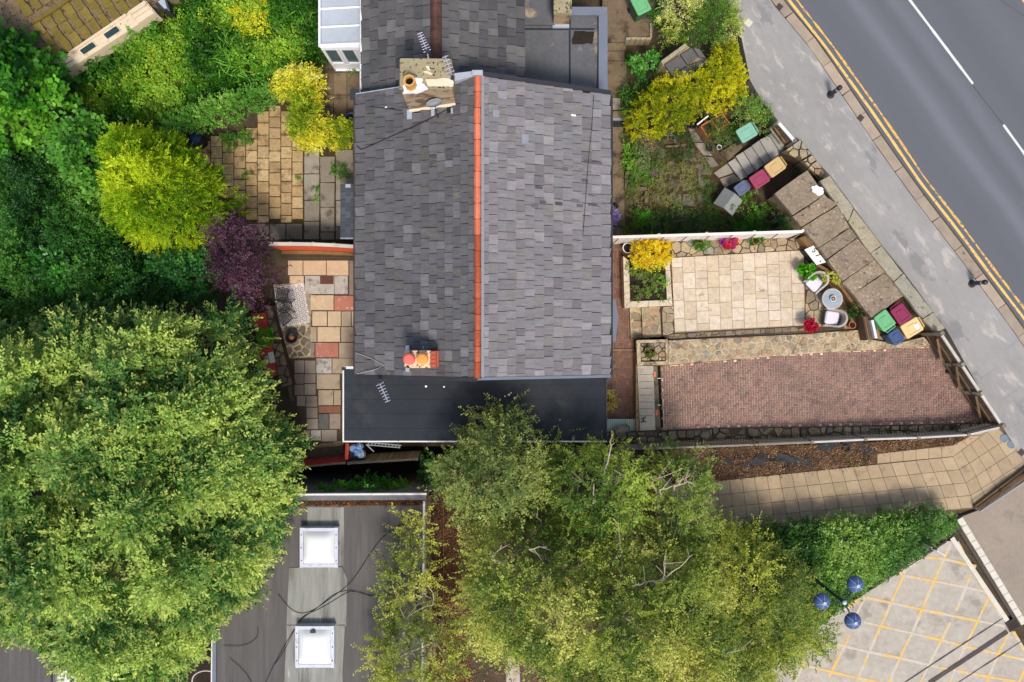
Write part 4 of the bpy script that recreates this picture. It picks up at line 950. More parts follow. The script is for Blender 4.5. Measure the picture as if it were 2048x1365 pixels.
c = P(412, 1362, .4); MB().tube([(c.x + .55 * math.cos(a_), c.y + .40 * math.sin(a_), .4) for a_ in (math.pi * k / 14 for k in range(-2, 16))], .03, 5).obj("ring", M['pale_wood'], t)
MB().tube([(c.x + .55, c.y, .4), (c.x + .55, c.y, -1.6)], .03, 5).tube([(c.x - .55, c.y, .4), (c.x - .55, c.y, -1.6)], .03, 5).obj("leg", M['pale_wood'], t)

# ---------------------------------------------------------------- mossy outbuilding in the top left corner
Az = zoomed(0, 0, 6.206)
ob = thing("outbuilding", "mossy ribbed roof of an outbuilding in the top left corner", "outbuilding", P(140, 40, 0))
ZO = 2.3
oq = [(-60, 40), (60, 105), (100, 132), (318, 0), (360, -60), (-60, -90)]
MB().prism(XY(oq, ZO), -.1, ZO - .12).obj("wall", M['stone_wall'], ob)
oroof = MB().prism(XY(oq, ZO), ZO - .115, ZO).obj("roof", M['moss_gap'], ob)
ux = Vector((640 - 1820, 790 - 10)).normalized(); vx = Vector((1180, 780)).normalized()   # along and down the roof, in zoomed pixels
random.seed(9)
rows = []
def mosscourse(o, n_, wdt, gapw, ln, sgn):
    for i in range(n_):
        a = Vector(o) + Vector((780, -520)).normalized() * i * (wdt + gapw)
        dv = Vector((360, 500)).normalized() * sgn
        for k in range(3):
            l0, l1 = ln * k / 3, ln * (k + 1) / 3 - 6; e = Vector((780, -520)).normalized() * wdt * random.uniform(.86, 1)
            p0 = a + dv * l0; p1 = a + dv * l1
            rows.append([Az(*(p0)), Az(*(p0 + e)), Az(*(p1 + e)), Az(*(p1))])
mosscourse((410, 320), 14, 105, 38, 520, 1); mosscourse((330, 215), 14, 105, 38, 430, -1)
poly_in = [tuple(p) for p in XY(oq, ZO)]
rows = [[tuple(p) for p in XY(r, ZO + .05)] for r in rows]
rows = [r for r in rows if in_poly(centroid(r), poly_in)]
rows = [ragged(r, .02, 3) for r in rows]
lay(oroof, "moss_tile", rows, ZO + .07, M['moss_roof'], .1, .012, .02)
MB().prism(XY([Az(395, 300), Az(420, 240), Az(760, 10), Az(860, -60), Az(900, -30), Az(780, 60), Az(640, 160), Az(470, 260)], ZO + .15), ZO - .05, ZO + .15).obj("ridge", M['moss_roof'], oroof)
pn = thing("wall_panel", "cream ribbed panel with two dark slots along the mossy roof edge", "wall panel", P(210, 80, 0))
def pz(u, v):  # u along 0..1, v across 0..1
    a = Vector((lerp(640, 1800, u), lerp(790, 0, u))); b_ = Vector((lerp(770, 1925, u), lerp(905, 155, u))); return Az(*a.lerp(b_, v))
ZP = ZO + .15
MB().prism(XY([pz(0, 0), pz(1, 0), pz(1, 1), pz(0, 1)], ZP), 1.75, ZP - .06).obj("body", M['cream_panel'], pn)
for u0, u1 in ((0, .17), (.80, 1)):
    for v0, v1 in ((.0, .28), (.34, .6), (.68, 1)): MB().prism(XY([pz(u0 + .01, v0), pz(u1 - .005, v0), pz(u1 - .005, v1), pz(u0 + .01, v1)], ZP), ZP - .1, ZP + .0, top_in=.02).obj("rib", M['cream_panel'], pn)
MB().prism(XY([pz(.18, 0), pz(.79, 0), pz(.79, .18), pz(.18, .18)], ZP), ZP - .1, ZP + .01, top_in=.02).obj("rib", M['cream_panel'], pn)
for u0 in (.25, .505):
    def rr(g, v0, v1):
        pts = []
        for cu, cv, a0 in ((u0 + .155, v1, 0), (u0, v1, 90), (u0, v0, 180), (u0 + .155, v0, 270)):
            pts.append(pz(cu, cv))
        return pts
    MB().prism(XY(rr(0, .30, .78), ZP), ZP - .1, ZP - .02, top_in=.01).obj("slot_frame", M['cream_panel'], pn)
    MB().prism(XY([pz(u0 + .01, .36), pz(u0 + .02, .33), pz(u0 + .135, .33), pz(u0 + .145, .36), pz(u0 + .145, .71), pz(u0 + .135, .74), pz(u0 + .02, .74), pz(u0 + .01, .71)], ZP), ZP - .1, ZP - .012).obj("slot", M['post_green'], pn)
t = thing("roof_edge", "dark roof edge with a pale grey flashing at the top by the cream panel", "roof", P(320, 5, 0))
MB().prism(XY([(294, -30), (300, 2), (326, 22), (334, 18), (322, -30)], 2.2), .0, 2.2).obj("edge", M['black_trim'], t)
MB().prism(XY([(306, -30), (310, -2), (328, 17), (334, 17), (320, -30)], 2.25), 2.0, 2.25).obj("flashing", M['lead'], t)

random.seed(31)
# ---------------------------------------------------------------- front path, steps, patio, drive
Ez = zoomed(1200, 440, 4.014); Gz = zoomed(1200, 640, 4.014); Dz = zoomed(1200, 200, 4.096); Iz = zoomed(400, 460, 3.103); Fz = zoomed(1550, 280, 3.102)
fp = slabground("front_path", [(1205, 478), (1300, 478), (1300, 893), (1205, 893)], .02, M['path_sand'])
def herring(poly, z, m, parent, name, rot, L_=.2, W_=.1, gap=.022, pad=.0):
    xs = [p[0] for p in poly]; ys = [p[1] for p in poly]; b = MB(); c, s_ = math.cos(rot), math.sin(rot); n = int((max(xs) - min(xs) + max(ys) - min(ys)) / W_) + 4
    cx, cy = (min(xs) + max(xs)) / 2, (min(ys) + max(ys)) / 2
    for i in range(-n, n):
        for j in range(-n // 2, n // 2):
            # 90 degree herringbone: each step carries one lying and one standing brick
            bx, by = i * W_ + j * 2 * W_ * 1.0, i * W_ - j * 2 * W_ * 1.0
            for q in (((bx, by), (bx + L_, by + W_)), ((bx, by + W_), (bx + W_, by + W_ + L_))):
                mx, my = (q[0][0] + q[1][0]) / 2, (q[0][1] + q[1][1]) / 2
                X, Y = cx + mx * c - my * s_, cy + mx * s_ + my * c
                if not (min(xs) < X < max(xs) and min(ys) < Y < max(ys)) or not in_poly((X, Y), poly): continue
                g = gap / 2; pts = [(q[0][0] + g, q[0][1] + g), (q[1][0] - g, q[0][1] + g), (q[1][0] - g, q[1][1] - g), (q[0][0] + g, q[1][1] - g)]
                pts = [(cx + x * c - y * s_, cy + x * s_ + y * c) for x, y in pts]
                zz = z + random.uniform(-.003, .003); k = len(b.v)
                b.v += [(x, y, z - .03) for x, y in pts] + [(x, y, zz) for x, y in pts]
                for f in ((4, 5, 6, 7), (0, 1, 5, 4), (1, 2, 6, 5), (2, 3, 7, 6), (3, 0, 4, 7)): b.f.append(tuple(k + o for o in f)); b.m.append(0)
    return b.obj(name, m, parent, kind="stuff")
herring(XY([(1222, 486), (1247, 486), (1262, 690), (1272, 700), (1272, 845), (1213, 848), (1213, 735), (1222, 735)], .04), .045, M['block_path'], fp, "paver_mass", 0)
MB().box(tuple(P(1246, 700, .06)), (.95, .05, .05)).obj("channel_joint", M['path_sand'], fp)
ter = slabground("terrace_ground", [(1345, 478), (1611, 478), (1760, 660), (1900, 700), (1965, 838), (1985, 868), (1272, 893), (1272, 700), (1345, 690)], T - .06, M['patio_joint'], 1.2)
drive_poly = [Gz(490, 372), Hz(0, 214), Hz(820, 166), Hz(870, 205), Hz(1125, 600), Hz(1095, 640), Hz(0, 664), Gz(1200, 862), Gz(512, 888)]
drv = slabground("drive", drive_poly, T - .03, M['paver_sand'], .2)
herring(XY(drive_poly, T), T, M['block_paver'], drv, "paver_mass", .02)
# front patio slabs in long columns
pat = slabground("patio", [Ez(570, 305), Ez(1640, 242), Ez(1645, 850), Ez(600, 908)], T - .025, M['patio_joint'], .25)
tx = [575, 660, 760, 855, 950, 1045, 1145, 1240, 1335, 1435, 1530, 1636]; bx = [600, 685, 780, 880, 970, 1065, 1160, 1260, 1360, 1455, 1550, 1645]
cells = []
for i in range(11):
    y0 = lerp(308, 246, (i + .5) / 11); y1 = lerp(902, 848, (i + .5) / 11); y = y0
    while y < y1 - 5:
        h = random.choice((62, 80, 100, 118, 128, 146)); ye = min(y + h, y1)
        if y1 - ye < 45: ye = y1
        f0, f1 = (y - y0) / (y1 - y0), (ye - y0) / (y1 - y0)
        q = [Ez(lerp(tx[i], bx[i], f0), y), Ez(lerp(tx[i + 1], bx[i + 1], f0), y - 4), Ez(lerp(tx[i + 1], bx[i + 1], f1), ye - 4), Ez(lerp(tx[i], bx[i], f1), ye)]
        cells.append(shrink(XY(q, T), .007)); y = ye
lay(pat, "patio_slab", cells, T, M['patio_slab'], .06, .003, .004)
# crazy paved borders round the patio
cb = slabground("patio_border", [Ez(570, 165), Ez(1610, 130), Ez(1700, 200), Ez(1960, 800), Ez(1960, 880), Ez(1640, 900), Ez(540, 965), Ez(500, 925), Ez(490, 700), Ez(590, 690), Ez(560, 310)], T - .04, M['dark_mortar'], .25)
lay(cb, "crazy_stone", crazy(XY([Ez(572, 170), Ez(1610, 138), Ez(1640, 240), Ez(575, 304)], T), .34, .035, 3), T + .0, M['crazy'], .08, .012, .02)
lay(cb, "crazy_stone", crazy(XY([Ez(1645, 240), Ez(1700, 215), Ez(1950, 780), Ez(1940, 862), Ez(1648, 860)], T), .42, .03, 4), T - .004, M['crazy'], .08, .008, .015)
lay(cb, "crazy_stone", crazy(XY([Ez(540, 925), Ez(600, 915), Ez(1640, 856), Ez(1640, 895), Ez(560, 958)], T), .30, .02, 5), T - .006, M['crazy_dark'], .08, .01, .02)
lay(cb, "crazy_stone", crazy(XY([Ez(497, 700), Ez(592, 690), Ez(598, 905), Ez(540, 925), Ez(505, 925)], T), .34, .02, 6), T - .002, M['crazy'], .08, .01, .015)
def crazyslab(name, parent, poly, z, seed, depth, m='crazy', sp=.32, gap=.05, base='mortar'):
    MB().prism(XY(poly, z), z - depth, z - .012).obj(name, M[base], parent)
    return crazy(shrink(XY(poly, z), .01), sp, gap, seed)
st = thing("stone_steps", "two crazy paved stone steps climbing from the brick path to the patio", "steps", P(1290, 650, 0))
for (poly, z, sd) in (([Ez(240, 710), Ez(330, 704), Ez(338, 945), Ez(248, 956)], .20, 1), ([Ez(336, 704), Ez(488, 698), Ez(500, 940), Ez(344, 946)], .38, 2)):
    cl = crazyslab("step", st, poly, z, sd, z + .1, base='dark_mortar' if 0 else 'mortar'); lay(st, "crazy_stone", cl, z, M['crazy'], .05, .008, .01)
wl = thing("stone_wall", "broad crazy paved wall top between the patio and the brick drive", "wall", P(1560, 700, T))
wpoly = [Ez(550, 970), Hz(0, 92), Hz(388, 62), Hz(420, 120), Hz(600, 150), Hz(770, 108), Hz(820, 163), Hz(0, 213), Ez(550, 1163)]
wpoly_c = [[Ez(550, 970), Hz(0, 92), Hz(0, 213), Ez(550, 1163)], [Hz(2, 92), Hz(388, 62), Hz(420, 118), Hz(420, 186), Hz(2, 213)], [Hz(422, 120), Hz(600, 152), Hz(600, 178), Hz(422, 187)], [Hz(602, 152), Hz(770, 112), Hz(818, 163), Hz(602, 177)]]
MB().prism(XY(wpoly, T + .10), T - .3, T + .085).obj("core", M['mortar'], wl)
for i, p in enumerate(wpoly_c): lay(wl, "crazy_stone", crazy(shrink(XY(p, T + .1), .004), .25, .05, 40 + i), T + .10, M['crazy'], .06, .012, .03)
# raised planting bed of pale blocks
pb = thing("raised_bed", "square raised bed edged with pale stone blocks beside the brick path", "raised bed", P(1296, 560, 0))
ox = [Ez(185, 290), Ez(560, 312), Ez(583, 690), Ez(196, 708)]; ix = [Ez(234, 330), Ez(522, 330), Ez(537, 643), Ez(243, 655)]
MB().prism(XY([ix[0], ix[1], ix[2], ix[3]], .7), 0, .66).obj("soil", M['dark_soil'], pb)
for a, b_, c_, d_, n in ((ox[0], ox[3], ix[3], ix[0], 4), (ox[3], ox[2], ix[2], ix[3], 4), (ox[2], ox[1], ix[1], ix[2], 4)):
    for i in range(n):
        t0, t1 = i / n, (i + 1) / n; mx = lambda p, q_, t_: (lerp(p[0], q_[0], t_), lerp(p[1], q_[1], t_))
        MB().prism(shrink(XY([mx(a, b_, t0), mx(a, b_, t1), mx(d_, c_, t1), mx(d_, c_, t0)], .75), .006), 0, .75 + random.uniform(-.006, .006)).obj("block", M['patio_slab'], pb)
# small square bed with a pot
sb = thing("stone_plinth", "square crazy paved plinth with a low kerb at the patio corner", "plinth", P(1304, 705, 0))
so = [Ez(292, 966), Ez(545, 960), Ez(548, 1162), Ez(300, 1172)]; si = [Ez(325, 990), Ez(525, 985), Ez(528, 1135), Ez(330, 1140)]
MB().prism(XY(so, .7), 0, .62).obj("core", M['dark_mortar'], sb)
lay(sb, "crazy_stone", crazy(XY(si, .7), .24, .04, 60), .66, M['crazy'], .08, .012, .03)
for i in range(4):
    a, b_, c_, d_ = so[i], so[(i + 1) % 4], si[(i + 1) % 4], si[i]
    MB().prism(shrink(XY([a, b_, c_, d_], .76), .004), .55, .75).obj("kerb", M['mortar'], sb)
# concrete landing strip beside the drive, with channel and air bricks
cl = slabground("concrete_strip", [Gz(300, 370), Gz(428, 370), Gz(445, 885), Gz(322, 890)], T + .02, M['concrete'], .7)
MB().prism(XY([Gz(428, 371), Gz(490, 371), Gz(512, 886), Gz(446, 886)], T), T - .5, T - .02).obj("drain_strip", M['old_concrete'], cl)
MB().prism(XY([Gz(461, 373), Gz(484, 373), Gz(510, 870), Gz(488, 872)], T), T - .1, T - .012).obj("drain_slot", M['pot_dark'], cl)
for y in (468, 682): MB().prism(XY([Gz(461, y), Gz(488, y), Gz(490, y + 5), Gz(463, y + 5)], T), T - .1, T).obj("slot_bar", M['white_rail'], cl)
for x, y in ((437, 438), (456, 745)):
    c = P(*Gz(x, y), T); MB().box((c.x, c.y, T - .01), (.11, .22, .06)).obj("air_brick", M['ridge_orange'], cl)
for k in range(7):
    a = P(*Gz(312 + k, 440 + k * 55), T + .02); b_ = P(*Gz(425, 440 + k * 55), T + .02)
    MB().box(((a.x + b_.x) / 2, a.y, T + .019), (b_.x - a.x, .02, .006)).obj("form_line", M['old_concrete'], cl)
tl = thing("iron_latch", "small black iron latch lying on the pale concrete strip", "latch", P(*Gz(350, 805), T + .02)); c = P(*Gz(350, 805), T + .05)
for dx, dy, lx, ly, rz in ((0, .07, .22, .03, .5), (0, -.07, .22, .03, .2), (0, 0, .03, .16, -.3)): MB().box((c.x + dx, c.y + dy, c.z), (lx, ly, .03), rz).obj("bar", M['black_metal'], tl)
dk = thing("deck", "pale green ribbed deck panel at the end of the brick path", "deck", P(1241, 850, 0))
q = XY([Gz(50, 797), Gz(290, 797), Gz(292, 898), Gz(50, 900)], .3)
for i in range(14):
    x0, x1 = lerp(q[0][0], q[1][0], i / 14), lerp(q[0][0], q[1][0], (i + .86) / 14); MB().box(((x0 + x1) / 2, (q[0][1] + q[2][1]) / 2, .28), (x1 - x0, q[0][1] - q[2][1], .05)).obj("board", M['deck_green'], dk)
for yy in (q[0][1] - .05, q[2][1] + .05): MB().box(((q[0][0] + q[1][0]) / 2, yy, .12), (q[1][0] - q[0][0] - .02, .06, .27)).obj("joist", M['brown_wood'], dk)
t = thing("log", "cut log lying across the pale green deck panel", "log", P(1244, 858, .3))
a, b_ = P(*Gz(120, 895), .48), P(*Gz(225, 868), .48); MB().tube([a, b_], .17, 10).obj("trunk", M['grey_wood'], t)
MB().tube([P(*Gz(205, 850), .66), P(*Gz(228, 852), .64), P(*Gz(236, 880), .5)], .02, 5).obj("branch", M['brown_wood'], t)

# ---------------------------------------------------------------- stone edging and slatted fence along the drive
ed = thing("rubble_edge", "mossy rubble edging between the brick drive and the long timber fence", "stone edging", P(1600, 868, T))
ep = [[Gz(-5, 905), Gz(320, 895), Gz(900, 868), Gz(900, 960), Gz(330, 985), Gz(-5, 985)], [Gz(903, 868), Gz(1600, 860), Gz(1600, 945), Gz(903, 960)], [Hz(2, 664), Hz(560, 655), Hz(560, 725), Hz(2, 742)], [Hz(563, 655), Hz(1060, 640), Hz(1150, 640), Hz(1130, 690), Hz(563, 724)]]
for i, p in enumerate(ep):
    MB().prism(XY(p, T), T - .6, T + .01).obj("core", M['soil'], ed)
    lay(ed, "stone", crazy(XY(p, T), .34, .05, 80 + i), T + .05, M['rubble'], .12, .05, .08)
fn = thing("slat_fence", "long grey slatted timber fence running from the drive to the street corner", "fence", P(1640, 890, T))
FT = 1.62
base_l = [(1262, 892), Gz(1000, 985 - 25), Hz(0, 737), Hz(600, 706), Hz(1130, 668), Hz(1235, 648)]
top_l = [(1262, 899), Gz(450, 1026), Gz(860, 1012), Gz(1285, 997), Gz(1705, 978), Hz(405, 742), Hz(735, 731), Hz(1045, 713), Hz(1250, 665)]
tp = [P(x, y, FT) for x, y in top_l]
posts = [Gz(455, 1030), Gz(868, 1016), Gz(1285, 1000), Gz(1705, 981), Hz(405, 742), Hz(735, 731), Hz(1045, 713), Hz(1250, 664)]
pp = [P(x, y, FT) for x, y in posts]; pp = [tp[0] + Vector((-.4, .02, 0))] + pp
for i, p in enumerate(pp):
    MB().box((p.x, p.y, (FT + .06) / 2), (.12, .12, FT + .06)).obj("post", M['grey_wood'], fn)
    if i == len(pp) - 1: break
    a, b_ = pp[i], pp[i + 1]; d_ = (b_ - a); l = d_.length; ang = math.atan2(d_.y, d_.x); n = int(l / .115)
    for k in range(n):
        c = a.lerp(b_, (k + .5) / n); wd = l / n * .82
        MB().box((c.x - math.sin(ang) * .0, c.y + .015, (T + FT) / 2 - .02), (wd, .022, FT - T - .02), ang).obj("board", M['pale_wood' if i > 2 else 'grey_wood'], fn)
    c = a.lerp(b_, .5)
    MB().box((c.x, c.y - .01, FT + .005), (l - .12, .07, .04), ang).obj("capping_rail", M['pale_wood' if i > 3 else 'grey_wood'], fn)
    for zz in (T + .25, FT - .3): MB().box((c.x, c.y + .05, zz), (l - .12, .05, .08), ang).obj("rail", M['grey_wood'], fn)

# ---------------------------------------------------------------- double gate at the street end of the drive
gt = thing("timber_gate", "brown boarded timber gate with a pale top rail at the drive's street end", "gate", P(1940, 760, T))
ga, gb = P(*Hz(872, 84), 1.75), P(*Hz(1255, 660), 1.75); d_ = gb - ga; ang = math.atan2(d_.y, d_.x); L2 = d_.length; nrm = Vector((math.sin(ang), -math.cos(ang), 0))
if nrm.x > 0: nrm = -nrm
n = int(L2 / .15)
for k in range(n):
    c = ga.lerp(gb, (k + .5) / n); MB().box((c.x, c.y, (T + 1.7) / 2), (L2 / n - .012, .03, 1.7 - T - .06), ang).obj("board", M['brown_wood'], gt)
for f0, f1 in ((0, .64), (.65, 1)):
    c = ga.lerp(gb, (f0 + f1) / 2); MB().box((c.x, c.y, 1.75), (L2 * (f1 - f0), .10, .07), ang).obj("top_rail", M['pale_wood'], gt)
for zz in (T + .2, 1.25): 
    c = ga.lerp(gb, .5) + nrm * .05; MB().box((c.x, c.y, zz), (L2 * .96, .06, .1), ang).obj("rail", M['brown_wood'], gt)
for f0, f1, za, zb in ((.04, .30, 1.5, T + .25), (.34, .62, 1.55, T + .2), (.66, .96, 1.55, T + .25)):
    a, b_ = ga.lerp(gb, f0) + nrm * .09, ga.lerp(gb, f1) + nrm * .16; a.z = za; b_.z = zb; MB().tube([a, b_], .05, 4).obj("brace", M['brown_wood'], gt)
for f in (0, .335, .645, .995):
    c = ga.lerp(gb, f); MB().box((c.x, c.y, .95), (.14, .14, 1.9), ang).obj("post", M['grey_wood'], gt)
c = P(*Hz(915, 325), T + .05); MB().lathe([(.06, 0), (.07, .05), (.03, .1)], (c.x, c.y, T), 8).obj("drop_bolt", M['black_metal'], gt)

# ---------------------------------------------------------------- white fence between the two front gardens
wf = thing("white_fence", "white painted board fence between the weedy garden and the patio", "fence", P(1410, 480, T))
WT = 2.2
a, b_ = P(1222, 475.5, WT), P(1606, 464.0, WT); d_ = b_ - a; l = d_.length; ang = math.atan2(d_.y, d_.x); n = 22
for k in range(n):
    c = a.lerp(b_, (k + .5) / n); MB().box((c.x, c.y, (WT + .2) / 2), (l / n - .014, .03, WT - .25), ang).obj("board", M['white_fence'], wf)
for k in range(4):
    c = a.lerp(b_, (k + .5) / 4); MB().box((c.x, c.y + .01, WT), (l / 4 - .02, .10, .05), ang).obj("capping_rail", M['white_fence'], wf)
for k in range(9):
    c = a.lerp(b_, (k + .35) / 8.4); q0 = Vector((c.x, c.y - .03, WT - .05)); q1 = Vector((c.x - .16, c.y - .18, WT - .5))
    MB().tube([q0, q1], .022, 4).obj("strut", M['grey_wood'], wf)
for k in range(5):
    c = a.lerp(b_, k / 4); MB().box((c.x, c.y + .05, WT / 2), (.09, .09, WT), ang).obj("post", M['white_fence'], wf)

# ---------------------------------------------------------------- stepped stone slabs beside the street wall
tr = thing("stone_terrace", "broad weathered stone slabs stepping down beside the street wall", "stone slabs", P(1680, 490, T))
jl = [(-5, 332), (110, 474), (165, 545), (273, 670), (322, 742), (413, 885), (482, 957), (598, 1108)]
jr = [(205, 182), (306, 342), (392, 400), (465, 545), (512, 604), (622, 743), (685, 822), (797, 972)]
zs = [1.55, 1.50, 1.44, 1.40, 1.35, 1.30, 1.26]
MB().prism(XY([Fz(0, 345), Fz(205, 200), Fz(795, 970), Fz(598, 1100)], 1.1), T - .5, 1.08).obj("base", M['stone_wall'], tr)
for i in range(7):
    z = zs[i]; q = XY([Fz(*jl[i]), Fz(*jr[i]), Fz(*jr[i + 1]), Fz(*jl[i + 1])], z)
    q = shrink(q, .02 if i in (0, 2, 4) else .012)
    q = ragged(q, .018, 4)
    MB().prism(q, z - .22, z, (random.uniform(-.02, .02), random.uniform(-.03, .0))).obj("slab", M['terrace_slab'], tr)
MB().prism(ragged(XY([Fz(228, 292), Fz(255, 282), Fz(300, 300), Fz(303, 330), Fz(275, 348), Fz(235, 322)], 1.6), .015), 1.45, 1.60).obj("mortar_patch", M['white_mortar'], tr)
sw = thing("street_wall", "low street wall capped with mossy coping stones above the stone slabs", "wall", P(1760, 510, F))
cr_ = [(340, 220), (490, 425), (662, 655), (797, 828), (985, 1068), (1060, 1172)]; clf = [(275, 256), (455, 510), (592, 706), (738, 882), (915, 1112), (1000, 1200)]
MB().prism(XY([Fz(285, 262), Fz(340, 228), Fz(1052, 1172), Fz(1000, 1195)], 1.3), T - .5, 1.27).obj("wall", M['stone_wall'], sw)
for i in range(5):
    q = shrink(XY([Fz(*clf[i]), Fz(*cr_[i]), Fz(*cr_[i + 1]), Fz(*clf[i + 1])], 1.42), .01)
    MB().prism(ragged(q, .012, 4), 1.275, 1.42, (random.uniform(-.02, .02), 0), .01).obj("coping_stone", M['coping_stone'], sw)
rw = thing("rubble_wall", "tumbledown rubble wall between the tan bin and the street", "wall", P(1620, 310, T))
rp = [[Dz(1490, 430), Dz(1645, 320), Dz(1740, 440), Dz(1640, 500), Dz(1590, 470)], [Dz(1640, 505), Dz(1742, 445), Dz(1850, 600), Dz(1795, 660), Dz(1720, 570)]]
for i, p in enumerate(rp):
    MB().prism(XY(p, .9), 0, .86).obj("core", M['dark_mortar'], rw)
    lay(rw, "stone", crazy(XY(p, .95), .30, .05, 100 + i), .95, M['crazy' if i else 'coping_stone'], .2, .05, .1)
# timber edging along the left of the slabs
for nm, lab, pts in (("timber_edging", "tan timber edging under the left edge of the stone slabs by the chairs", [(330, 815), (410, 875), (440, 905), (545, 1055)]),
                     ("timber_edging", "tan timber edging between the white box and the yellow spiky plant", [(258, 775), (330, 815)])):
    t = thing(nm, lab, "timber edging", P(*Fz(*pts[0]), T))
    for i in range(len(pts) - 1):
        a, b_ = P(*Fz(*pts[i]), 1.0), P(*Fz(*pts[i + 1]), 1.0); c = (a + b_) / 2
        for o in (0, 1):
            MB().box((c.x - o * .12, c.y - o * .08, .80 - o * .1), ((b_ - a).length, .11, .5), math.atan2((b_ - a).y, (b_ - a).x)).obj("plank", M['tan_wood'], t)
t = thing("timber_edging", "splintered timber edging beside the top of the stone slabs", "timber edging", P(*Fz(60, 440), T))
for k in range(3):
    a, b_ = P(*Fz(0 + k * 8, 345 + k * 14), .9 - k * .1), P(*Fz(110 + k * 6, 490 + k * 4), .9 - k * .1)
    MB().box(tuple((a + b_) / 2), ((b_ - a).length, .06, .4), math.atan2((b_ - a).y, (b_ - a).x)).obj("plank", M['tan_wood'], t)
t = thing("timber_edging", "tan planks between the white fence end and the white numbered box", "timber edging", P(*Ez(1650, 150), T))
for k in range(3):
    a, b_ = P(*Ez(1590 + k * 16, 150 - k * 6), .9), P(*Ez(1660 + k * 18, 222 - k * 8), .9)
    MB().box(tuple((a + b_) / 2), ((b_ - a).length, .07, .5), math.atan2((b_ - a).y, (b_ - a).x)).obj("plank", M['tan_wood'], t)
# short gate of boards with a white post by the four bins
g2 = thing("side_gate", "short brown board gate with a white edge beside the green bin", "gate", P(1738, 660, T))
MB().prism(XY([(1726, 633), (1738, 633), (1747, 678), (1735, 681)], 1.3), T - .1, 1.28).obj("panel", M['brown_wood'], g2)
for i in range(3):
    x = 1728 + i * 4; MB().prism(XY([(x, 634), (x + 3.2, 634), (x + 11.5, 677), (x + 8.4, 678)], 1.33), 1.28, 1.33).obj("board", M['brown_wood'], g2)
a, b_ = P(1743.5, 641, 1.5), P(1751.5, 677, 1.5); MB().box(tuple((a + b_) / 2 + Vector((0, 0, -.4))), ((b_ - a).length, .09, .9), math.atan2((b_ - a).y, (b_ - a).x)).obj("white_post", M['white_rail'], g2)
# white garden gate at the head of the grey steps
g3 = thing("garden_gate", "weathered white gate with diagonal brace at the head of the grey steps", "gate", P(1572, 264, F))
a, b_ = P(1556, 245, 1.6), P(1589, 283, 1.6); ang = math.atan2((b_ - a).y, (b_ - a).x); l = (b_ - a).length; c = (a + b_) / 2
MB().box((c.x, c.y, 1.6), (l, .11, .07), ang).obj("top_rail", M['white_rail'], g3)
for k in range(9):
    q = a.lerp(b_, (k + .5) / 9); MB().box((q.x, q.y, 1.1), (l / 9 - .02, .03, .94), ang).obj("board", M['brown_wood'], g3)
MB().tube([P(1547, 252, 1.3), P(1570, 284, 1.0)], .04, 4).obj("brace", M['tan_wood'], g3)
MB().tube([P(1541, 257, 1.2), P(1567, 292, .9)], .04, 4).obj("brace", M['grey_wood'], g3)
for q in (a, b_): MB().box((q.x, q.y, .85), (.1, .1, 1.7), ang).obj("post", M['grey_wood'], g3)
# grey steps down from the street
gs = thing("stone_steps", "flight of six grey stone steps climbing from the weedy garden to the street gate", "steps", P(1510, 315, 0))
trd = [[(1048, 515), (1106, 478), (1212, 630), (1150, 655)], [(1112, 462), (1172, 425), (1270, 582), (1208, 622)], [(1176, 422), (1240, 380), (1345, 532), (1276, 580)], [(1242, 376), (1306, 330), (1402, 492), (1348, 528)], [(1308, 328), (1384, 288), (1480, 440), (1406, 490)], [(1386, 286), (1424, 252), (1522, 392), (1484, 438)]]
for i, q in enumerate(trd):
    z = .12 + i * .10; MB().prism(shrink(XY([Dz(*p) for p in q], z), .006), -.1, z, (0, 0), .0).obj("tread", M['grey_step'], gs)

# ---------------------------------------------------------------- weedy front garden
gp = slabground("garden_path", [Dz(715, 225), Dz(775, 235), Dz(850, 350), Dz(935, 470), Dz(1050, 520), Dz(1150, 660), Dz(1020, 725), Dz(930, 610), Dz(830, 450), Dz(740, 330)], .04, M['flag_joint'], .2)
for q in ([(722, 232), (772, 238), (845, 345), (760, 345)], [(765, 352), (848, 352), (925, 460), (845, 455)], [(850, 462), (925, 470), (975, 540), (905, 560)], [(930, 600), (1042, 520), (1095, 600), (975, 640)], [(980, 648), (1098, 606), (1148, 660), (1020, 722)]):
    MB().prism(shrink(XY([Dz(*p) for p in q], .08), .01), -.05, .08).obj("flagstone", M['grey_flag'], gp)
MB().prism(XY([Dz(980, 430), Dz(1130, 340), Dz(1170, 390), Dz(1050, 500)], .08), -.05, .08).obj("flagstone", M['brown_concrete'], gp)
random.seed(77)
ws = slabground("weedy_slabs", [(1300, 295), (1390, 290), (1440, 370), (1420, 420), (1305, 420)], .01, M['flag_joint'], .2)
cells = []
for i in range(4):
    for j in range(4):
        x, y = 1308 + i * 29 + random.uniform(-2, 2), 298 + j * 30 + random.uniform(-2, 2)
        if random.random() < .68: a_ = random.uniform(-3, 3); cells.append(ragged(XY([(x + a_, y - a_), (x + 22 + a_, y + a_), (x + 22 - a_, y + 23), (x, y + 23 - a_)], .03), .06, 2))
lay(ws, "slab", cells, .03, M['mossy_flag'], .1, .012, .02)
slabground("side_path", [(1205, 205), (1245, 205), (1250, 478), (1205, 478)], .015, M['brown_concrete'])
Cz = zoomed(1200, 180, 4.55)
ke = thing("kerb_edging", "old stone kerb edging round the flower strip by the house", "kerb edging", P(1260, 360, 0))
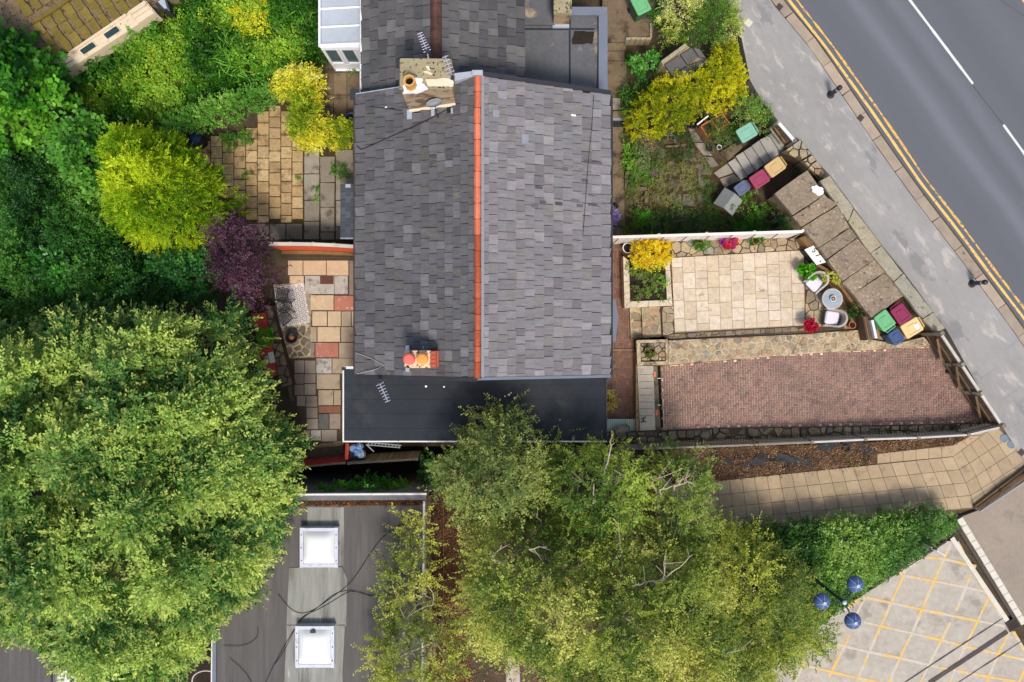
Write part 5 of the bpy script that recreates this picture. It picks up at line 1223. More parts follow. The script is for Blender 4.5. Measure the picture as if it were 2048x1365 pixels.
for q in ([(228, 730), (258, 730), (262, 885), (222, 905)], [(262, 885), (425, 880), (425, 915), (225, 918)], [(310, 510), (370, 510), (380, 830), (300, 800)], [(405, 925), (440, 925), (445, 1020), (405, 1030)], [(600, 510), (800, 490), (800, 515), (600, 520)]):
    MB().prism(ragged(XY([Cz(*p) for p in q], .15), .02, 3), -.05, .15).obj("kerb_stone", M['brown_concrete'], ke)
slabground("side_slab", [Cz(105, 75), Cz(185, 75), Cz(185, 185), Cz(105, 185)], .12, M['grey_flag'], .2)
bs = thing("brick_step", "brown brick step with a dark grid below it beside the house", "step", P(1238, 230, 0))
MB().prism(XY([Cz(105, 195), Cz(250, 195), Cz(250, 262), Cz(105, 262)], .3), -.05, .3).obj("step", M['brown_concrete'], bs)
for k in range(6):
    MB().prism(XY([Cz(105 + k * 24, 275), Cz(122 + k * 24, 275), Cz(122 + k * 24, 335), Cz(105 + k * 24, 335)], .1), -.05, .12).obj("grid_bar", M['bin_black'], bs)
MB().prism(XY([Cz(105, 262), Cz(248, 262), Cz(248, 270), Cz(105, 270)], .3), -.05, .31).obj("edge", M['lead'], bs)
# dark slate shed under the two big shrubs
sh = thing("garden_shed", "small shed with a dark flag roof half hidden between the yellow shrubs", "shed", P(1370, 120, 0))
C3 = zoomed(1200, 0, 4.014)
MB().prism(XY([C3(490, 500), C3(690, 350), C3(880, 480), C3(640, 640)], 1.6), -.05, 1.5).obj("wall", M['stone_wall'], sh)
for q in ([(520, 520), (640, 440), (700, 520), (580, 610)], [(645, 440), (740, 380), (790, 455), (705, 520)], [(745, 380), (800, 390), (860, 470), (795, 455)], [(585, 612), (705, 525), (740, 580), (640, 640)], [(710, 522), (860, 475), (840, 530), (745, 575)]):
    MB().prism(shrink(XY([C3(*p) for p in q], 1.65), .012), 1.5, 1.62).obj("roof_flag", M['slate_old'], sh)
MB().prism(XY([C3(490, 490), C3(685, 348), C3(700, 372), C3(505, 515)], 1.8), -.05, 1.78).obj("parapet", M['coping_stone'], sh)
# felt roofed kennel
kn = thing("kennel", "small box with a pitched grey felt roof next to the blue bin", "kennel", P(1456, 404, 0))
r0, r1 = P(*Dz(1105, 765), .95), P(*Dz(1015, 887), .95)
MB().prism(XY([Dz(945, 845), Dz(1025, 735), Dz(1150, 825), Dz(1080, 935)], .6), -.02, .62).obj("body", M['brown_wood'], kn)
for e in ([(930, 848), (1022, 718)], [(1085, 952), (1168, 826)]):
    A, B = P(*Dz(*e[0]), .62), P(*Dz(*e[1]), .62); dz_ = Vector((0, 0, -.03))
    MB().add([A, B, r0, r1, A + dz_, B + dz_, r0 + dz_, r1 + dz_], [(0, 1, 2, 3), (7, 6, 5, 4), (0, 4, 5, 1), (1, 5, 6, 2), (2, 6, 7, 3), (3, 7, 4, 0)]).obj("roof_slope", M['kennel_felt'], kn)
# twin terracotta trough
tg = thing("planter_trough", "long terracotta trough split in two, full of weeds, near the teal bin", "planter", P(1430, 250, 0))
qs = [Dz(825, 215), Dz(1000, 115), Dz(1060, 190), Dz(880, 295)]
w = XY(qs, .35); cxx = centroid(w)
for i in range(4):
    a, b_ = w[i], w[(i + 1) % 4]; ang = math.atan2(b_[1] - a[1], b_[0] - a[0]); MB().box(((a[0] + b_[0]) / 2, (a[1] + b_[1]) / 2, .17), (math.hypot(b_[0] - a[0], b_[1] - a[1]) + .04, .05, .36), ang).obj("side", M['terracotta'], tg)
a, b_ = ((w[0][0] + w[1][0]) / 2, (w[0][1] + w[1][1]) / 2), ((w[3][0] + w[2][0]) / 2, (w[3][1] + w[2][1]) / 2)
MB().box(((a[0] + b_[0]) / 2, (a[1] + b_[1]) / 2, .17), (math.hypot(b_[0] - a[0], b_[1] - a[1]), .05, .34), math.atan2(b_[1] - a[1], b_[0] - a[0])).obj("divider", M['terracotta'], tg)
MB().prism(shrink(w, .03), 0, .26).obj("soil", M['soil'], tg)
t = thing("board", "white edged dark board leaning by the terracotta trough", "board", P(1405, 240, 0))
a, b_ = P(*Dz(795, 205), .5), P(*Dz(888, 132), .5); ang = math.atan2((b_ - a).y, (b_ - a).x)
MB().box(tuple((a + b_) / 2 + Vector((0, 0, -.25))), ((b_ - a).length, .03, .5), ang).obj("panel", M['bin_black'], t)
MB().box(tuple((a + b_) / 2 + Vector((0, 0, .01))), ((b_ - a).length, .06, .03), ang).obj("edge", M['white_rail'], t)
t = thing("crate", "black slatted crate under the edge of the big yellow shrub", "crate", P(1378, 247, 0))
for k in range(5): MB().prism(XY([(1367 + k * 5, 243), (1370.5 + k * 5, 242), (1370.5 + k * 5, 252), (1367 + k * 5, 253)], .2), 0, .22).obj("slat", M['bin_black'], t)
MB().prism(XY([(1366, 242), (1392, 240), (1392, 252), (1366, 254)], .1), 0, .12).obj("tray", M['bin_black'], t)
for x, y, s_, m_, lab in ((1417, 299, .13, 'bin_black', "small black plastic pot lying on the weedy garden edge"), (1446, 287, .12, 'bin_black', "small black plastic pot near the teal bin's corner"), (1436, 297, .10, 'white_rail', "small white plastic pot among the garden debris"), (1231, 415, .11, 'bin_black', "small round black pot beside the purple flowers")):
    c = P(x, y, 0); t = thing("flower_pot", lab, "pot", (c.x, c.y, 0)); MB().lathe([(s_ * .7, 0), (s_, .2), (s_ * .85, .2), (s_ * .6, .05)], (0, 0, 0), 10).obj("body", M[m_], t, local=True)
    MB().lathe([(s_ * .8, 0), (0, .01)], (0, 0, .15), 10).obj("soil", M['dark_soil'], t, local=True)

# ---------------------------------------------------------------- rear patio and yards on the left
rp_ = slabground("rear_patio", [Iz(545, 165), Iz(965, 165), Iz(965, 840), Iz(880, 840), Iz(880, 1335), Iz(640, 1335), Iz(575, 800), Iz(490, 600)], .0, M['dark_mortar'], .3)
SL = [("cream", [(545, 190, 638, 283), (640, 190, 783, 283), (785, 190, 922, 285), (555, 285, 645, 335), (685, 405, 830, 500), (695, 505, 788, 598), (792, 505, 875, 600), (728, 602, 870, 697)]),
      ("tan", [(874, 602, 960, 697), (862, 700, 955, 797), (820, 797, 955, 893), (723, 895, 868, 990), (877, 505, 937, 600), (940, 505, 963, 600), (685, 602, 725, 697), (733, 995, 828, 1090), (830, 995, 874, 1090)]),  # fifth rectangle is a cream slab's right end, house shade painted in as tan
      ("grey", [(585, 810, 648, 890), (650, 810, 718, 893), (585, 893, 645, 957), (647, 895, 718, 953), (585, 960, 645, 1028), (647, 956, 718, 1027), (600, 1030, 655, 1095), (658, 1030, 728, 1100), (660, 1102, 730, 1170), (662, 1172, 733, 1240), (803, 1140, 872, 1237), (753, 1240, 850, 1315), (655, 1243, 685, 1305), (925, 190, 963, 405), (685, 700, 712, 795)]),
      ("red", [(832, 408, 963, 503), (715, 700, 860, 793)]), ("white", [(720, 797, 818, 893), (650, 285, 835, 400), (835, 285, 918, 400), (687, 1243, 750, 1308)]), ("dark", [(735, 1142, 800, 1237)]), ("brick", [(735, 1093, 872, 1138)])]
for k, rects in SL:
    for x0, y0, x1, y1 in rects:
        MB().prism(XY([Iz(x0 + 1.5, y0 + 1.5), Iz(x1 - 1.5, y0 + 1.5), Iz(x1 - 1.5, y1 - 1.5), Iz(x0 + 1.5, y1 - 1.5)], .04), -.05, .04 + random.uniform(-.004, .004), (random.uniform(-.004, .004), random.uniform(-.004, .004))).obj("paving_slab", M['slab_' + k], rp_)
c = P(*Iz(787, 311), .05)
t = thing("drain_grate", "brown slotted drain cover in the grey patch of the rear patio", "drain cover", (c.x, c.y, .04))
for i in range(9): MB().box(((i - 4) * .056, 0, .012), (.034, .30, .02)).obj("bar", M['drain_brown'], t, local=True)
MB().box((0, 0, .004), (.54, .32, .01)).obj("tray", M['iron'], t, local=True)
MB().box((0, .155, .014), (.55, .03, .024)).obj("frame", M['drain_brown'], t, local=True); MB().box((0, -.155, .014), (.55, .03, .024)).obj("frame", M['drain_brown'], t, local=True)
cp = slabground("crazy_patch", [Iz(455, 340), Iz(640, 330), Iz(690, 380), Iz(690, 790), Iz(545, 800), Iz(490, 620)], .012, M['mortar'], .2)
lay(cp, "crazy_stone", crazy(XY([Iz(498, 605), Iz(688, 590), Iz(688, 785), Iz(548, 795)], .03), .30, .07, 120), .035, M['crazy_dark'], .06, .01, .02)
lay(cp, "crazy_stone", crazy(XY([Iz(645, 335), Iz(688, 385), Iz(690, 580), Iz(682, 590)], .03), .30, .04, 121), .03, M['crazy'], .06, .01, .02)
# patterned rug
rg_ = thing("rug", "pale grey rug with a lattice of ovals under the black metal table", "rug", P(585, 610, .04))
rq = [P(*Iz(*p), .05) for p in ((458, 355), (641, 330), (685, 576), (491, 608))]
MB().prism([(p.x, p.y) for p in rq], .035, .05).obj("ground_cloth", M['rug_pale'], rg_)
def rugp(u, v, z=.054): 
    a = rq[0].lerp(rq[1], u); b_ = rq[3].lerp(rq[2], u); p = a.lerp(b_, v); return Vector((p.x, p.y, z))
b = MB()
for i in range(5):
    for j in range(6):
        for h in (0, 1):
            u0, v0 = (i + .5 + .5 * h) / 5.4 + .01, (j + .5 + .5 * h) / 6.4 + .01
            if u0 > .96 or v0 > .97: continue
            ring = []
            for R_ in (1.0, .66, .36, .0):
                ring.append([rugp(u0 + R_ * .078 * math.sin(a_) * (1 - .25 * abs(math.cos(a_))), v0 + R_ * .072 * math.cos(a_)) for a_ in (2 * math.pi * k / 8 for k in range(8))])
            k0 = len(b.v); b.v += [tuple(p) for p in ring[0] + ring[1] + ring[2]]
            for k in range(8): b.f.append((k0 + k, k0 + (k + 1) % 8, k0 + 8 + (k + 1) % 8, k0 + 8 + k)); b.m.append(0)
            b.f.append(tuple(k0 + 16 + k for k in range(8))); b.m.append(0)
b.obj("woven_pattern", M['rug_grey'], rg_)
# black metal bistro set
def mesh_chair(label, c, rz, group="black metal patio chairs"):
    t = thing("patio_chair", label, "chair", (c.x, c.y, .055), group, rz)
    w_ = MB()
    for k in range(11):
        o = (k - 5) * .04; w_.tube([(-.21, o, .44), (.21, o, .44)], .006, 4); w_.tube([(o, -.21, .446), (o, .21, .446)], .006, 4)
    w_.obj("seat", M['black_metal'], t, local=True, kind="stuff")
    f = MB()
    for q in (((-.22, -.22), (.22, -.22)), ((.22, -.22), (.22, .22)), ((.22, .22), (-.22, .22)), ((-.22, .22), (-.22, -.22))): f.tube([(q[0][0], q[0][1], .445), (q[1][0], q[1][1], .445)], .014, 5)
    f.obj("seat_frame", M['black_metal'], t, local=True)
    MB().tube([(-.22, -.22, .44), (-.23, -.27, .7), (-.17, -.31, .86), (.17, -.31, .86), (.23, -.27, .7), (.22, -.22, .44)], .014, 5).obj("back_frame", M['black_metal'], t, local=True)
    w_ = MB()
    for k in range(8):
        o = (k - 3.5) * .05; w_.tube([(o, -.25, .46), (o * .8, -.305, .85)], .006, 4)
    w_.obj("backrest", M['black_metal'], t, local=True, kind="stuff")
    for sx in (-1, 1):
        MB().tube([(sx * .23, -.25, .66), (sx * .27, 0, .68), (sx * .27, .24, .64), (sx * .25, .26, .44)], .014, 5).obj("armrest", M['black_metal'], t, local=True)
        for sy in (-1, 1): MB().tube([(sx * .22, sy * .22, .44), (sx * .25, sy * .27, 0)], .014, 5).obj("leg", M['black_metal'], t, local=True)
    return t
mesh_chair("black metal mesh chair on the rug, nearer the purple tree", P(*Iz(512, 405), .45), -1.75)
mesh_chair("black metal mesh chair on the rug, nearer the round fire bowl", P(*Iz(528, 545), .45), -.85)
c = P(*Iz(524, 468), .7); t = thing("bistro_table", "round black mesh topped metal table between two chairs on the rug", "table", (c.x, c.y, .055))
MB().tube([(.305 * math.cos(2 * math.pi * k / 24), .305 * math.sin(2 * math.pi * k / 24), .70) for k in range(25)], .016, 6, False).obj("rim", M['black_metal'], t, local=True)
w_ = MB()
for k in range(13):
    o = (k - 6) * .045; h_ = math.sqrt(max(.0001, .295 ** 2 - o * o)); w_.tube([(-h_, o, .698), (h_, o, .698)], .006, 4); w_.tube([(o, -h_, .703), (o, h_, .703)], .006, 4)
w_.obj("tabletop", M['black_metal'], t, local=True, kind="stuff")
for k in range(4):
    a_ = math.pi / 4 + k * math.pi / 2; MB().tube([(.26 * math.cos(a_), .26 * math.sin(a_), .69), (.12 * math.cos(a_), .12 * math.sin(a_), .35), (.36 * math.cos(a_), .36 * math.sin(a_), 0)], .013, 5).obj("leg", M['black_metal'], t, local=True)
    MB().tube([(0, 0, .712), (.30 * math.cos(a_), .30 * math.sin(a_), .712)], .008, 4).obj("spoke", M['black_metal'], t, local=True)
c = P(*Iz(570, 668), .3); t = thing("fire_bowl", "round black fire bowl with an orange ember lump on the crazy paving", "fire bowl", (c.x, c.y, .04))
MB().lathe([(.12, 0), (.20, .10), (.235, .30), (.25, .33), (.22, .33), (.17, .12), (.02, .08)], (0, 0, 0), 20).obj("bowl", M['black_metal'], t, local=True)
MB().lathe([(.10, 0), (.09, .08), (.03, .12)], (-.04, .0, .09), 8).obj("ember", M['terracotta'], t, local=True)
# orange painted fence at the north of the rear patio
of = thing("orange_fence", "orange painted garden fence with a pale wooden cap north of the rear patio", "fence", P(620, 508, 0))
ZT = 1.95
tl_ = [Iz(425, 88), Iz(560, 88), Iz(700, 90), Iz(830, 96), Iz(967, 105)]
for i in range(4):
    a, b_ = P(*tl_[i], ZT), P(*tl_[i + 1], ZT); ang = math.atan2((b_ - a).y, (b_ - a).x); l = (b_ - a).length; c = (a + b_) / 2
    for k in range(6):
        q = a.lerp(b_, (k + .5) / 6); MB().box((q.x, q.y - .03, ZT / 2), (l / 6 - .004, .03, ZT - .06), ang).obj("board", M['orange_paint'], of)
    MB().box((c.x, c.y, ZT), (l, .13, .05), ang).obj("capping_rail", M['pale_wood'], of)
    MB().box((c.x, c.y - .12, .1), (l, .12, .24), ang).obj("gravel_board", M['tan_wood'], of)
    MB().box((a.x, a.y + .05, ZT / 2), (.09, .09, ZT), ang).obj("post", M['grey_wood'], of)
# red board walk and mossy retaining wall on the left of the patio
rwk = thing("red_boardwalk", "narrow red painted board strip along the big tree's edge", "boardwalk", P(520, 690, 0))
lp = [(320, 520), (345, 640), (375, 780), (415, 905)]; rp2 = [(405, 515), (425, 640), (455, 780), (475, 905)]
for i in range(26):
    f0, f1 = i / 26, (i + .88) / 26
    def ip(l_, f): 
        k = min(int(f * 3), 2); g = f * 3 - k; return Iz(lerp(l_[k][0], l_[k + 1][0], g), lerp(l_[k][1], l_[k + 1][1], g))
    MB().prism(XY([ip(lp, f0), ip(rp2, f0), ip(rp2, f1), ip(lp, f1)], .85), .78, .85).obj("board", M['red_paint'], rwk)
for l_ in (lp, rp2): MB().prism(XY([Iz(l_[0][0] - 3, l_[0][1]), Iz(l_[0][0] + 3, l_[0][1]), Iz(l_[3][0] + 3, l_[3][1]), Iz(l_[3][0] - 3, l_[3][1])], .7), -.02, .76).obj("bearer", M['brown_wood'], rwk)
mw = thing("retaining_wall", "mossy stone retaining wall between the red boards and the rear patio", "wall", P(560, 720, 0))
mp = [[Iz(405, 470), Iz(445, 470), Iz(505, 700), Iz(440, 700)], [Iz(440, 703), Iz(507, 703), Iz(575, 960), Iz(500, 985)]]
for i, p in enumerate(mp):
    MB().prism(XY(p, .5), -.05, .5).obj("core", M['dark_mortar'], mw)
    lay(mw, "stone", crazy(XY(p, .56), .34, .05, 140 + i), .58, M['rubble'], .2, .05, .05)
MB().prism(XY([Iz(447, 470), Iz(470, 470), Iz(575, 985), Iz(590, 1060), Iz(560, 1060)], .1), -.05, .12).obj("footing", M['old_concrete'], mw)
t = thing("white_tray", "small white tray with a round dish on the red boards", "tray", P(*Iz(440, 795), .85))
q = P(*Iz(444, 793), .9); MB().box((q.x, q.y, .88), (.20, .42, .05), .22).obj("tray", M['pale_kerb'], t)
q = P(*Iz(418, 797), .9); MB().lathe([(.10, 0), (.12, .04), (.09, .04), (.05, .02)], (q.x, q.y, .86), 12).obj("dish", M['grey_step'], t)
# yard with tan flags north of the orange fence
ny = slabground("upper_yard", [Az2 for Az2 in [(395, 285), (500, 260), (533, 222), (560, 205), (720, 205), (720, 490), (480, 490), (445, 400), (410, 330)]], .02, M['flag_joint'], .2)
A2 = zoomed(0, 0, 2.844)
poly = [A2(1120, 820), A2(1400, 760), A2(1510, 635), A2(1600, 595), A2(1660, 595), A2(1735, 830), A2(1735, 1270), A2(1400, 1270), A2(1290, 1130), A2(1240, 950), A2(1130, 900)]
xs = [1130, 1198, 1265, 1330, 1397, 1463, 1530, 1597, 1660, 1724]; cells = []
for i in range(9):
    y = 600 + (i % 2) * 33
    while y < 1265:
        h = random.choice((62, 66, 66, 70)); ye = min(y + h, 1268); c = ((xs[i] + xs[i + 1]) / 2, (y + ye) / 2)
        if in_poly(A2(*c), poly) and ye - y > 20: cells.append(ragged(shrink(XY([A2(xs[i], y), A2(xs[i + 1], y), A2(xs[i + 1], ye), A2(xs[i], ye)], .06), .018), .008, 2))
        y = ye
lay(ny, "flagstone", cells, .06, M['tan_flag'], .1, .008, .012)
cells = []
for i, (xa, xb) in enumerate(((1728, 1818), (1820, 1905), (1908, 2010))):
    y = 850 + (i % 2) * 40
    while y < 1360:
        ye = min(y + random.choice((120, 140, 150)), 1365); cells.append(ragged(shrink(XY([A2(xa, y), A2(xb, y), A2(xb, ye), A2(xa, ye)], .06), .02), .012, 2)); y = ye
for (x0, y0, x1, y1) in ((1400, 1272, 1530, 1365), (1532, 1272, 1625, 1365), (1627, 1272, 1722, 1365)): cells.append(shrink(XY([A2(x0, y0), A2(x1, y0), A2(x1, y1), A2(x0, y1)], .06), .02))
lay(ny, "concrete_flag", cells, .06, M['grey_flag'], .1, .012, .012)
py = slabground("back_yard", [(640, 128), (722, 128), (722, 205), (640, 205)], .03, M['old_concrete'], .2)
lay(py, "concrete_flag", [shrink(XY([(640 + i * 27, y0), (667 + i * 27, y0), (667 + i * 27, y1), (640 + i * 27, y1)], .07), .02) for i in range(3) for y0, y1 in ((120, 145), (145, 190), (190, 245))], .07, M['brown_concrete'], .1, .01, .01)
# slim shed with a shingled roof against the house
sd = thing("garden_store", "slim garden store with a grey shingled roof against the house wall", "garden store", P(696, 425, 0))
A3 = zoomed(600, 120, 3.592); zt = 1.5
q = XY([A3(290, 893), A3(398, 890), A3(398, 1280), A3(288, 1290)], zt); x0 = q[0][0]; x1 = -5.1; y0 = q[2][1]; y1 = q[0][1]
MB().prism([(x0 + .06, y0 + .06), (x1, y0 + .06), (x1, y1 - .06), (x0 + .06, y1 - .06)], -.02, zt - .08).obj("body", M['grey_wood'], sd)
srf = MB().prism([(x0, y0), (x1, y0), (x1, y1), (x0, y1)], zt - .08, zt).obj("roof", M['black_trim'], sd)
for i in range(3):
    xa, xb = lerp(x0, x0 + .58, i / 3) + .01, lerp(x0, x0 + .58, (i + 1) / 3) + .02; n = 7
    for k in range(n + 1):
        ya_, yb_ = lerp(y0, y1, max(0, (k - .5 * (i % 2)) / n)), lerp(y0, y1, min(1, (k + 1 - .5 * (i % 2)) / n))
        if yb_ - ya_ > .05: MB().box(((xa + xb) / 2, (ya_ + yb_) / 2, zt + .012 + i * .01), (xb - xa, yb_ - ya_ - .012, .02)).obj("shingle", M['lead' if (i == 1 and k == n - 0) else 'shed_shingle'], srf)
MB().box(((x0 + x1) / 2, y0 - .02, zt - .02), (x1 - x0, .05, .1)).obj("fascia", M['lead'], sd)
t = thing("water_butt", "dark blue barrel standing at the corner of the golden hedge by the house", "barrel", P(702, 236, 0))
c = P(702, 237, .9); MB().lathe([(.22, 0), (.27, .2), (.27, .75), (.23, .9), (.19, .9), (.18, .84)], (c.x, c.y, 0), 16).obj("barrel", M['bin_blue'], t); MB().lathe([(.19, 0), (0, .004)], (c.x, c.y, .84), 16).obj("water", M['dark_water'], t)
t = thing("black_tub", "round dark blue tub at the end of the ivy hedge by the flags", "tub", P(389, 278, 0)); c = P(389, 277, .8)
MB().lathe([(.24, 0), (.28, .7), (.30, .8), (.25, .8), (.22, .5)], (c.x, c.y, 0), 16).obj("tub", M['bin_black'], t); MB().lathe([(.23, 0), (.10, .05), (0, .06)], (c.x, c.y, .66), 14).obj("lid", M['bin_blue'], t)

# ---------------------------------------------------------------- narrow gap between the extension and the bottom building
Jz = zoomed(570, 860, 6.206)
lg = slabground("lower_ledge", [Jz(100, 250), Jz(720, 195), Jz(745, 330), Jz(100, 350)], -.1, M['old_concrete'], 1.5)
MB().prism(XY([Jz(100, 225), Jz(690, 135), Jz(725, 165), Jz(720, 195), Jz(100, 250)], .05), -.3, .05).obj("edge_kerb", M['brown_concrete'], lg)
rf_ = thing("red_fence", "short red painted board fence south of the rear patio", "fence", P(*Jz(450, 430), -.3))
a, b_ = P(*Jz(140, 450), 1.1), P(*Jz(745, 395), 1.1); ang = math.atan2((b_ - a).y, (b_ - a).x); l = (b_ - a).length
def lean_boards(t, a, b_, n, m, h, lean, m_rail):
    ang = math.atan2((b_ - a).y, (b_ - a).x); l = (b_ - a).length; up = Vector((-math.sin(ang), math.cos(ang), 0))
    for k in range(n):
        q = a.lerp(b_, (k + .5) / n); wd = l / n * .80; x = Vector((math.cos(ang), math.sin(ang), 0)) * wd / 2; f = up * lean; th = up * -.025
        v = [q - x, q + x, q + x + f + Vector((0, 0, -h)), q - x + f + Vector((0, 0, -h))]; v += [p + th for p in v]
        MB().add(v, [(0, 1, 2, 3), (7, 6, 5, 4), (0, 4, 5, 1), (1, 5, 6, 2), (2, 6, 7, 3), (3, 7, 4, 0)]).obj("board", m, t)
    c = (a + b_) / 2 - up * .05; MB().box((c.x, c.y, c.z - .02), (l, .07, .06), ang).obj("rail", m_rail, t)
    for f in (.02, .5, .98):
        q = a.lerp(b_, f) - up * .06; MB().box((q.x, q.y, q.z / 2 - .8), (.09, .09, q.z + 1.6), ang).obj("post", m_rail, t)
lean_boards(rf_, a, b_, 22, M['red_paint'], 1.3, .12, M['grey_wood'])
gf = thing("slat_fence", "weathered grey-green slat fence along the dark gap below the black flat roof", "fence", P(*Jz(1200, 380), -.4))
lean_boards(gf, P(*Jz(770, 405), 1.1), P(*Jz(1650, 350), 1.1), 30, M['grey_wood'], 1.3, .12, M['grey_wood'])
t = thing("red_post", "red painted post at the end of the red board fence", "post", P(*Jz(765, 300), -.4)); q0, q1 = P(*Jz(772, 170), 1.0), P(*Jz(762, 360), 1.1)
MB().tube([q0, q1], .07, 4).obj("beam", M['red_paint'], t); MB().box((q1.x, q1.y, -.3), (.1, .1, 2.7)).obj("post", M['red_paint'], t); MB().box((q0.x, q0.y + .1, -.3), (.1, .1, 2.6)).obj("post", M['red_paint'], t)
t = thing("rubbish_bags", "blue and clear plastic bags stuffed in the gap under the black roof's corner", "bags", P(*Jz(920, 260), -.2)); random.seed(3)
for x, y, s_ in ((850, 230, .17), (900, 270, .2), (950, 300, .19), (920, 210, .16)):
    c = P(*Jz(x, y), .9); b = MB(); n = 9
    vs = []; fs = []
    for i in range(6):
        for k in range(n):
            ph = math.pi * (i + .5) / 6; r_ = s_ * random.uniform(.75, 1.15); vs.append((c.x + r_ * math.sin(ph) * math.cos(2 * math.pi * k / n), c.y + r_ * math.sin(ph) * math.sin(2 * math.pi * k / n), c.z + r_ * math.cos(ph)))
    for i in range(5):
        for k in range(n): fs.append((i * n + k, (i + 1) * n + k, (i + 1) * n + (k + 1) % n, i * n + (k + 1) % n))
    fs += [tuple(range(n)), tuple(reversed(range(5 * n, 6 * n)))]; b.add(vs, fs).obj("bag", M['blue_bag'], t)
MB().box(tuple(P(*Jz(910, 260), .1)), (.7, .5, 1.4)).obj("crate_under", M['bin_black'], t)
ld = thing("ladder", "aluminium ladder lying in the gap along the black roof's lower edge", "ladder", P(*Jz(1200, 190), .9))
la, lb = [P(*Jz(1020, 150), 1.3), P(*Jz(1445, 195), 1.3)], [P(*Jz(1010, 185), 1.3), P(*Jz(1430, 222), 1.3)]
for s_ in (la, lb): MB().tube(s_, .022, 4).obj("rail", M['dish'], ld)
for k in range(10): MB().tube([la[0].lerp(la[1], (k + .5) / 10), lb[0].lerp(lb[1], (k + .5) / 10)], .015, 4).obj("rung", M['dish'], ld)
MB().tube([P(*Jz(1010, 180), 1.25), P(*Jz(1100, 270), .9)], .03, 5).obj("stay", M['dish'], ld)
MB().tube([la[1] + Vector((-.2, 0, 0)), la[1] + Vector((-.2, 0, -2.8))], .02, 4).tube([la[0] + Vector((.2, 0, 0)), la[0] + Vector((.2, 0, -2.8))], .02, 4).obj("prop", M['dish'], ld)
slabground("gap_ledge", [Jz(200, 690), Jz(1700, 660), Jz(1720, 815), Jz(250, 830)], .9, M['brown_concrete'], 2.4)
t = thing("yellow_bag", "yellow plastic scrap lying in the dark gap above the bottom building", "plastic scrap", P(*Jz(755, 625), -.6))
MB().prism(XY([Jz(705, 605), Jz(760, 595), Jz(805, 628), Jz(745, 665)], -.5), -1.55, -.5, (.3, .2)).obj("scrap", M['bright_yellow'], t)
# fence strip and thin rail right of the bottom building
bf = thing("board_fence", "low brown board fence along the right side of the bottom building", "fence", P(855, 1180, .4))
for k in range(12):
    y0, y1 = 992 + k * 40, 992 + (k + .97) * 40; dx = -k * .55
    MB().prism(XY([(851 + dx, y0), (862 + dx, y0), (861.5 + dx, y1), (850.5 + dx, y1)], 1.3), .2 if k else -.2, 1.28 + random.uniform(-.01, .01)).obj("board", M['brown_wood'], bf)
t = thing("wire_rail", "thin pale wire rail in the leaf litter beside the bottom building", "rail", P(886, 1180, .4))
MB().tube([P(887, 965, .8), P(886, 1450, .8)], .016, 4).obj("wire", M['tan_wood'], t)
for y in (968, 1060, 1160, 1260, 1360): q = P(887, y, .8); MB().box((q.x, q.y, .55), (.05, .05, .5)).obj("post", M['tan_wood'], t)
slabground("litter_strip", [(862, 940), (935, 940), (945, 1480), (850, 1480)], .415, M['litter_soil'], .3)
slabground("under_path", [(1012, 1285), (1036, 1280), (1046, 1480), (1014, 1480)], .42, M['concrete'], .3)

# ---------------------------------------------------------------- wheelie bins
random.seed(51)
def rrect(w, d, r, n=4):
    pts = []
    for cx, cy, a0 in ((w / 2 - r, d / 2 - r, 0), (-w / 2 + r, d / 2 - r, 90), (-w / 2 + r, -d / 2 + r, 180), (w / 2 - r, -d / 2 + r, 270)):
        for k in range(n): a = math.radians(a0 + 90 * k / (n - 1)); pts.append((cx + r * math.cos(a), cy + r * math.sin(a)))
    return pts
def loft(rings):
    b = MB(); n = len(rings[0][0]); vs = []; fs = []
    for pts, z in rings: vs += [(x, y, z) for x, y in pts]
    for i in range(len(rings) - 1):
        for k in range(n): fs.append((i * n + k, i * n + (k + 1) % n, (i + 1) * n + (k + 1) % n, (i + 1) * n + k))
    fs += [tuple(reversed(range(n))), tuple(range((len(rings) - 1) * n, len(rings) * n))]
    return b.add(vs, fs)
def sh(p, dx, dy): return [(x + dx, y + dy) for x, y in p]
def make_bin(label, body_m, lid_m, w, d, h, c, back, group, z=0.0, lid_in=True, tip=0.0):
    """back = pixel direction from the lid's middle towards its hinge"""
    rz = math.atan2(-back[1], back[0]) - math.pi / 2; q = P(c[0], c[1], z + h)
    t = thing("wheelie_bin", label, "wheelie bin", (q.x, q.y, z), group, rz)
    loft([(rrect(w * .72, d * .66, .04), .05), (rrect(w * .94, d * .88, .05), h * .88), (rrect(w * .98, d * .92, .05), h * .885), (rrect(w * .98, d * .92, .05), h * .93)]).obj("body", body_m, t, local=True)
    hh = h * .94
    lid = loft([(rrect(w, d, .07), hh), (rrect(w, d, .07), hh + .03), (rrect(w * .93, d * .93, .06), hh + .05), (rrect(w * .70, d * .70, .05), hh + .052), (rrect(w * .66, d * .66, .05), hh + .032), (rrect(w * .48, d * .50, .03), hh + .030), (rrect(w * .45, d * .47, .03), hh + .052), (rrect(w * .38, d * .42, .03), hh + .056)]).obj("lid", lid_m, t, local=True)
    MB().tube([(-w * .36, d * .50, hh - .02), (-w * .36, d * .60, hh + .0), (w * .36, d * .60, hh + .0), (w * .36, d * .50, hh - .02)], .02, 5).obj("handle", lid_m, t, local=True)
    MB().tube([(-w * .4, d * .48, hh + .02), (w * .4, d * .48, hh + .02)], .022, 6).obj("hinge", body_m, t, local=True)
    for sx in (-1, 1): MB().tube([(sx * w * .33, d * .36, .10), (sx * w * .43, d * .36, .10)], .10, 10).obj("wheel", M['bin_black'], t, local=True)
    return t, lid
GA, GB = "wheelie bins in the weedy front garden", "wheelie bins clustered by the street gate"
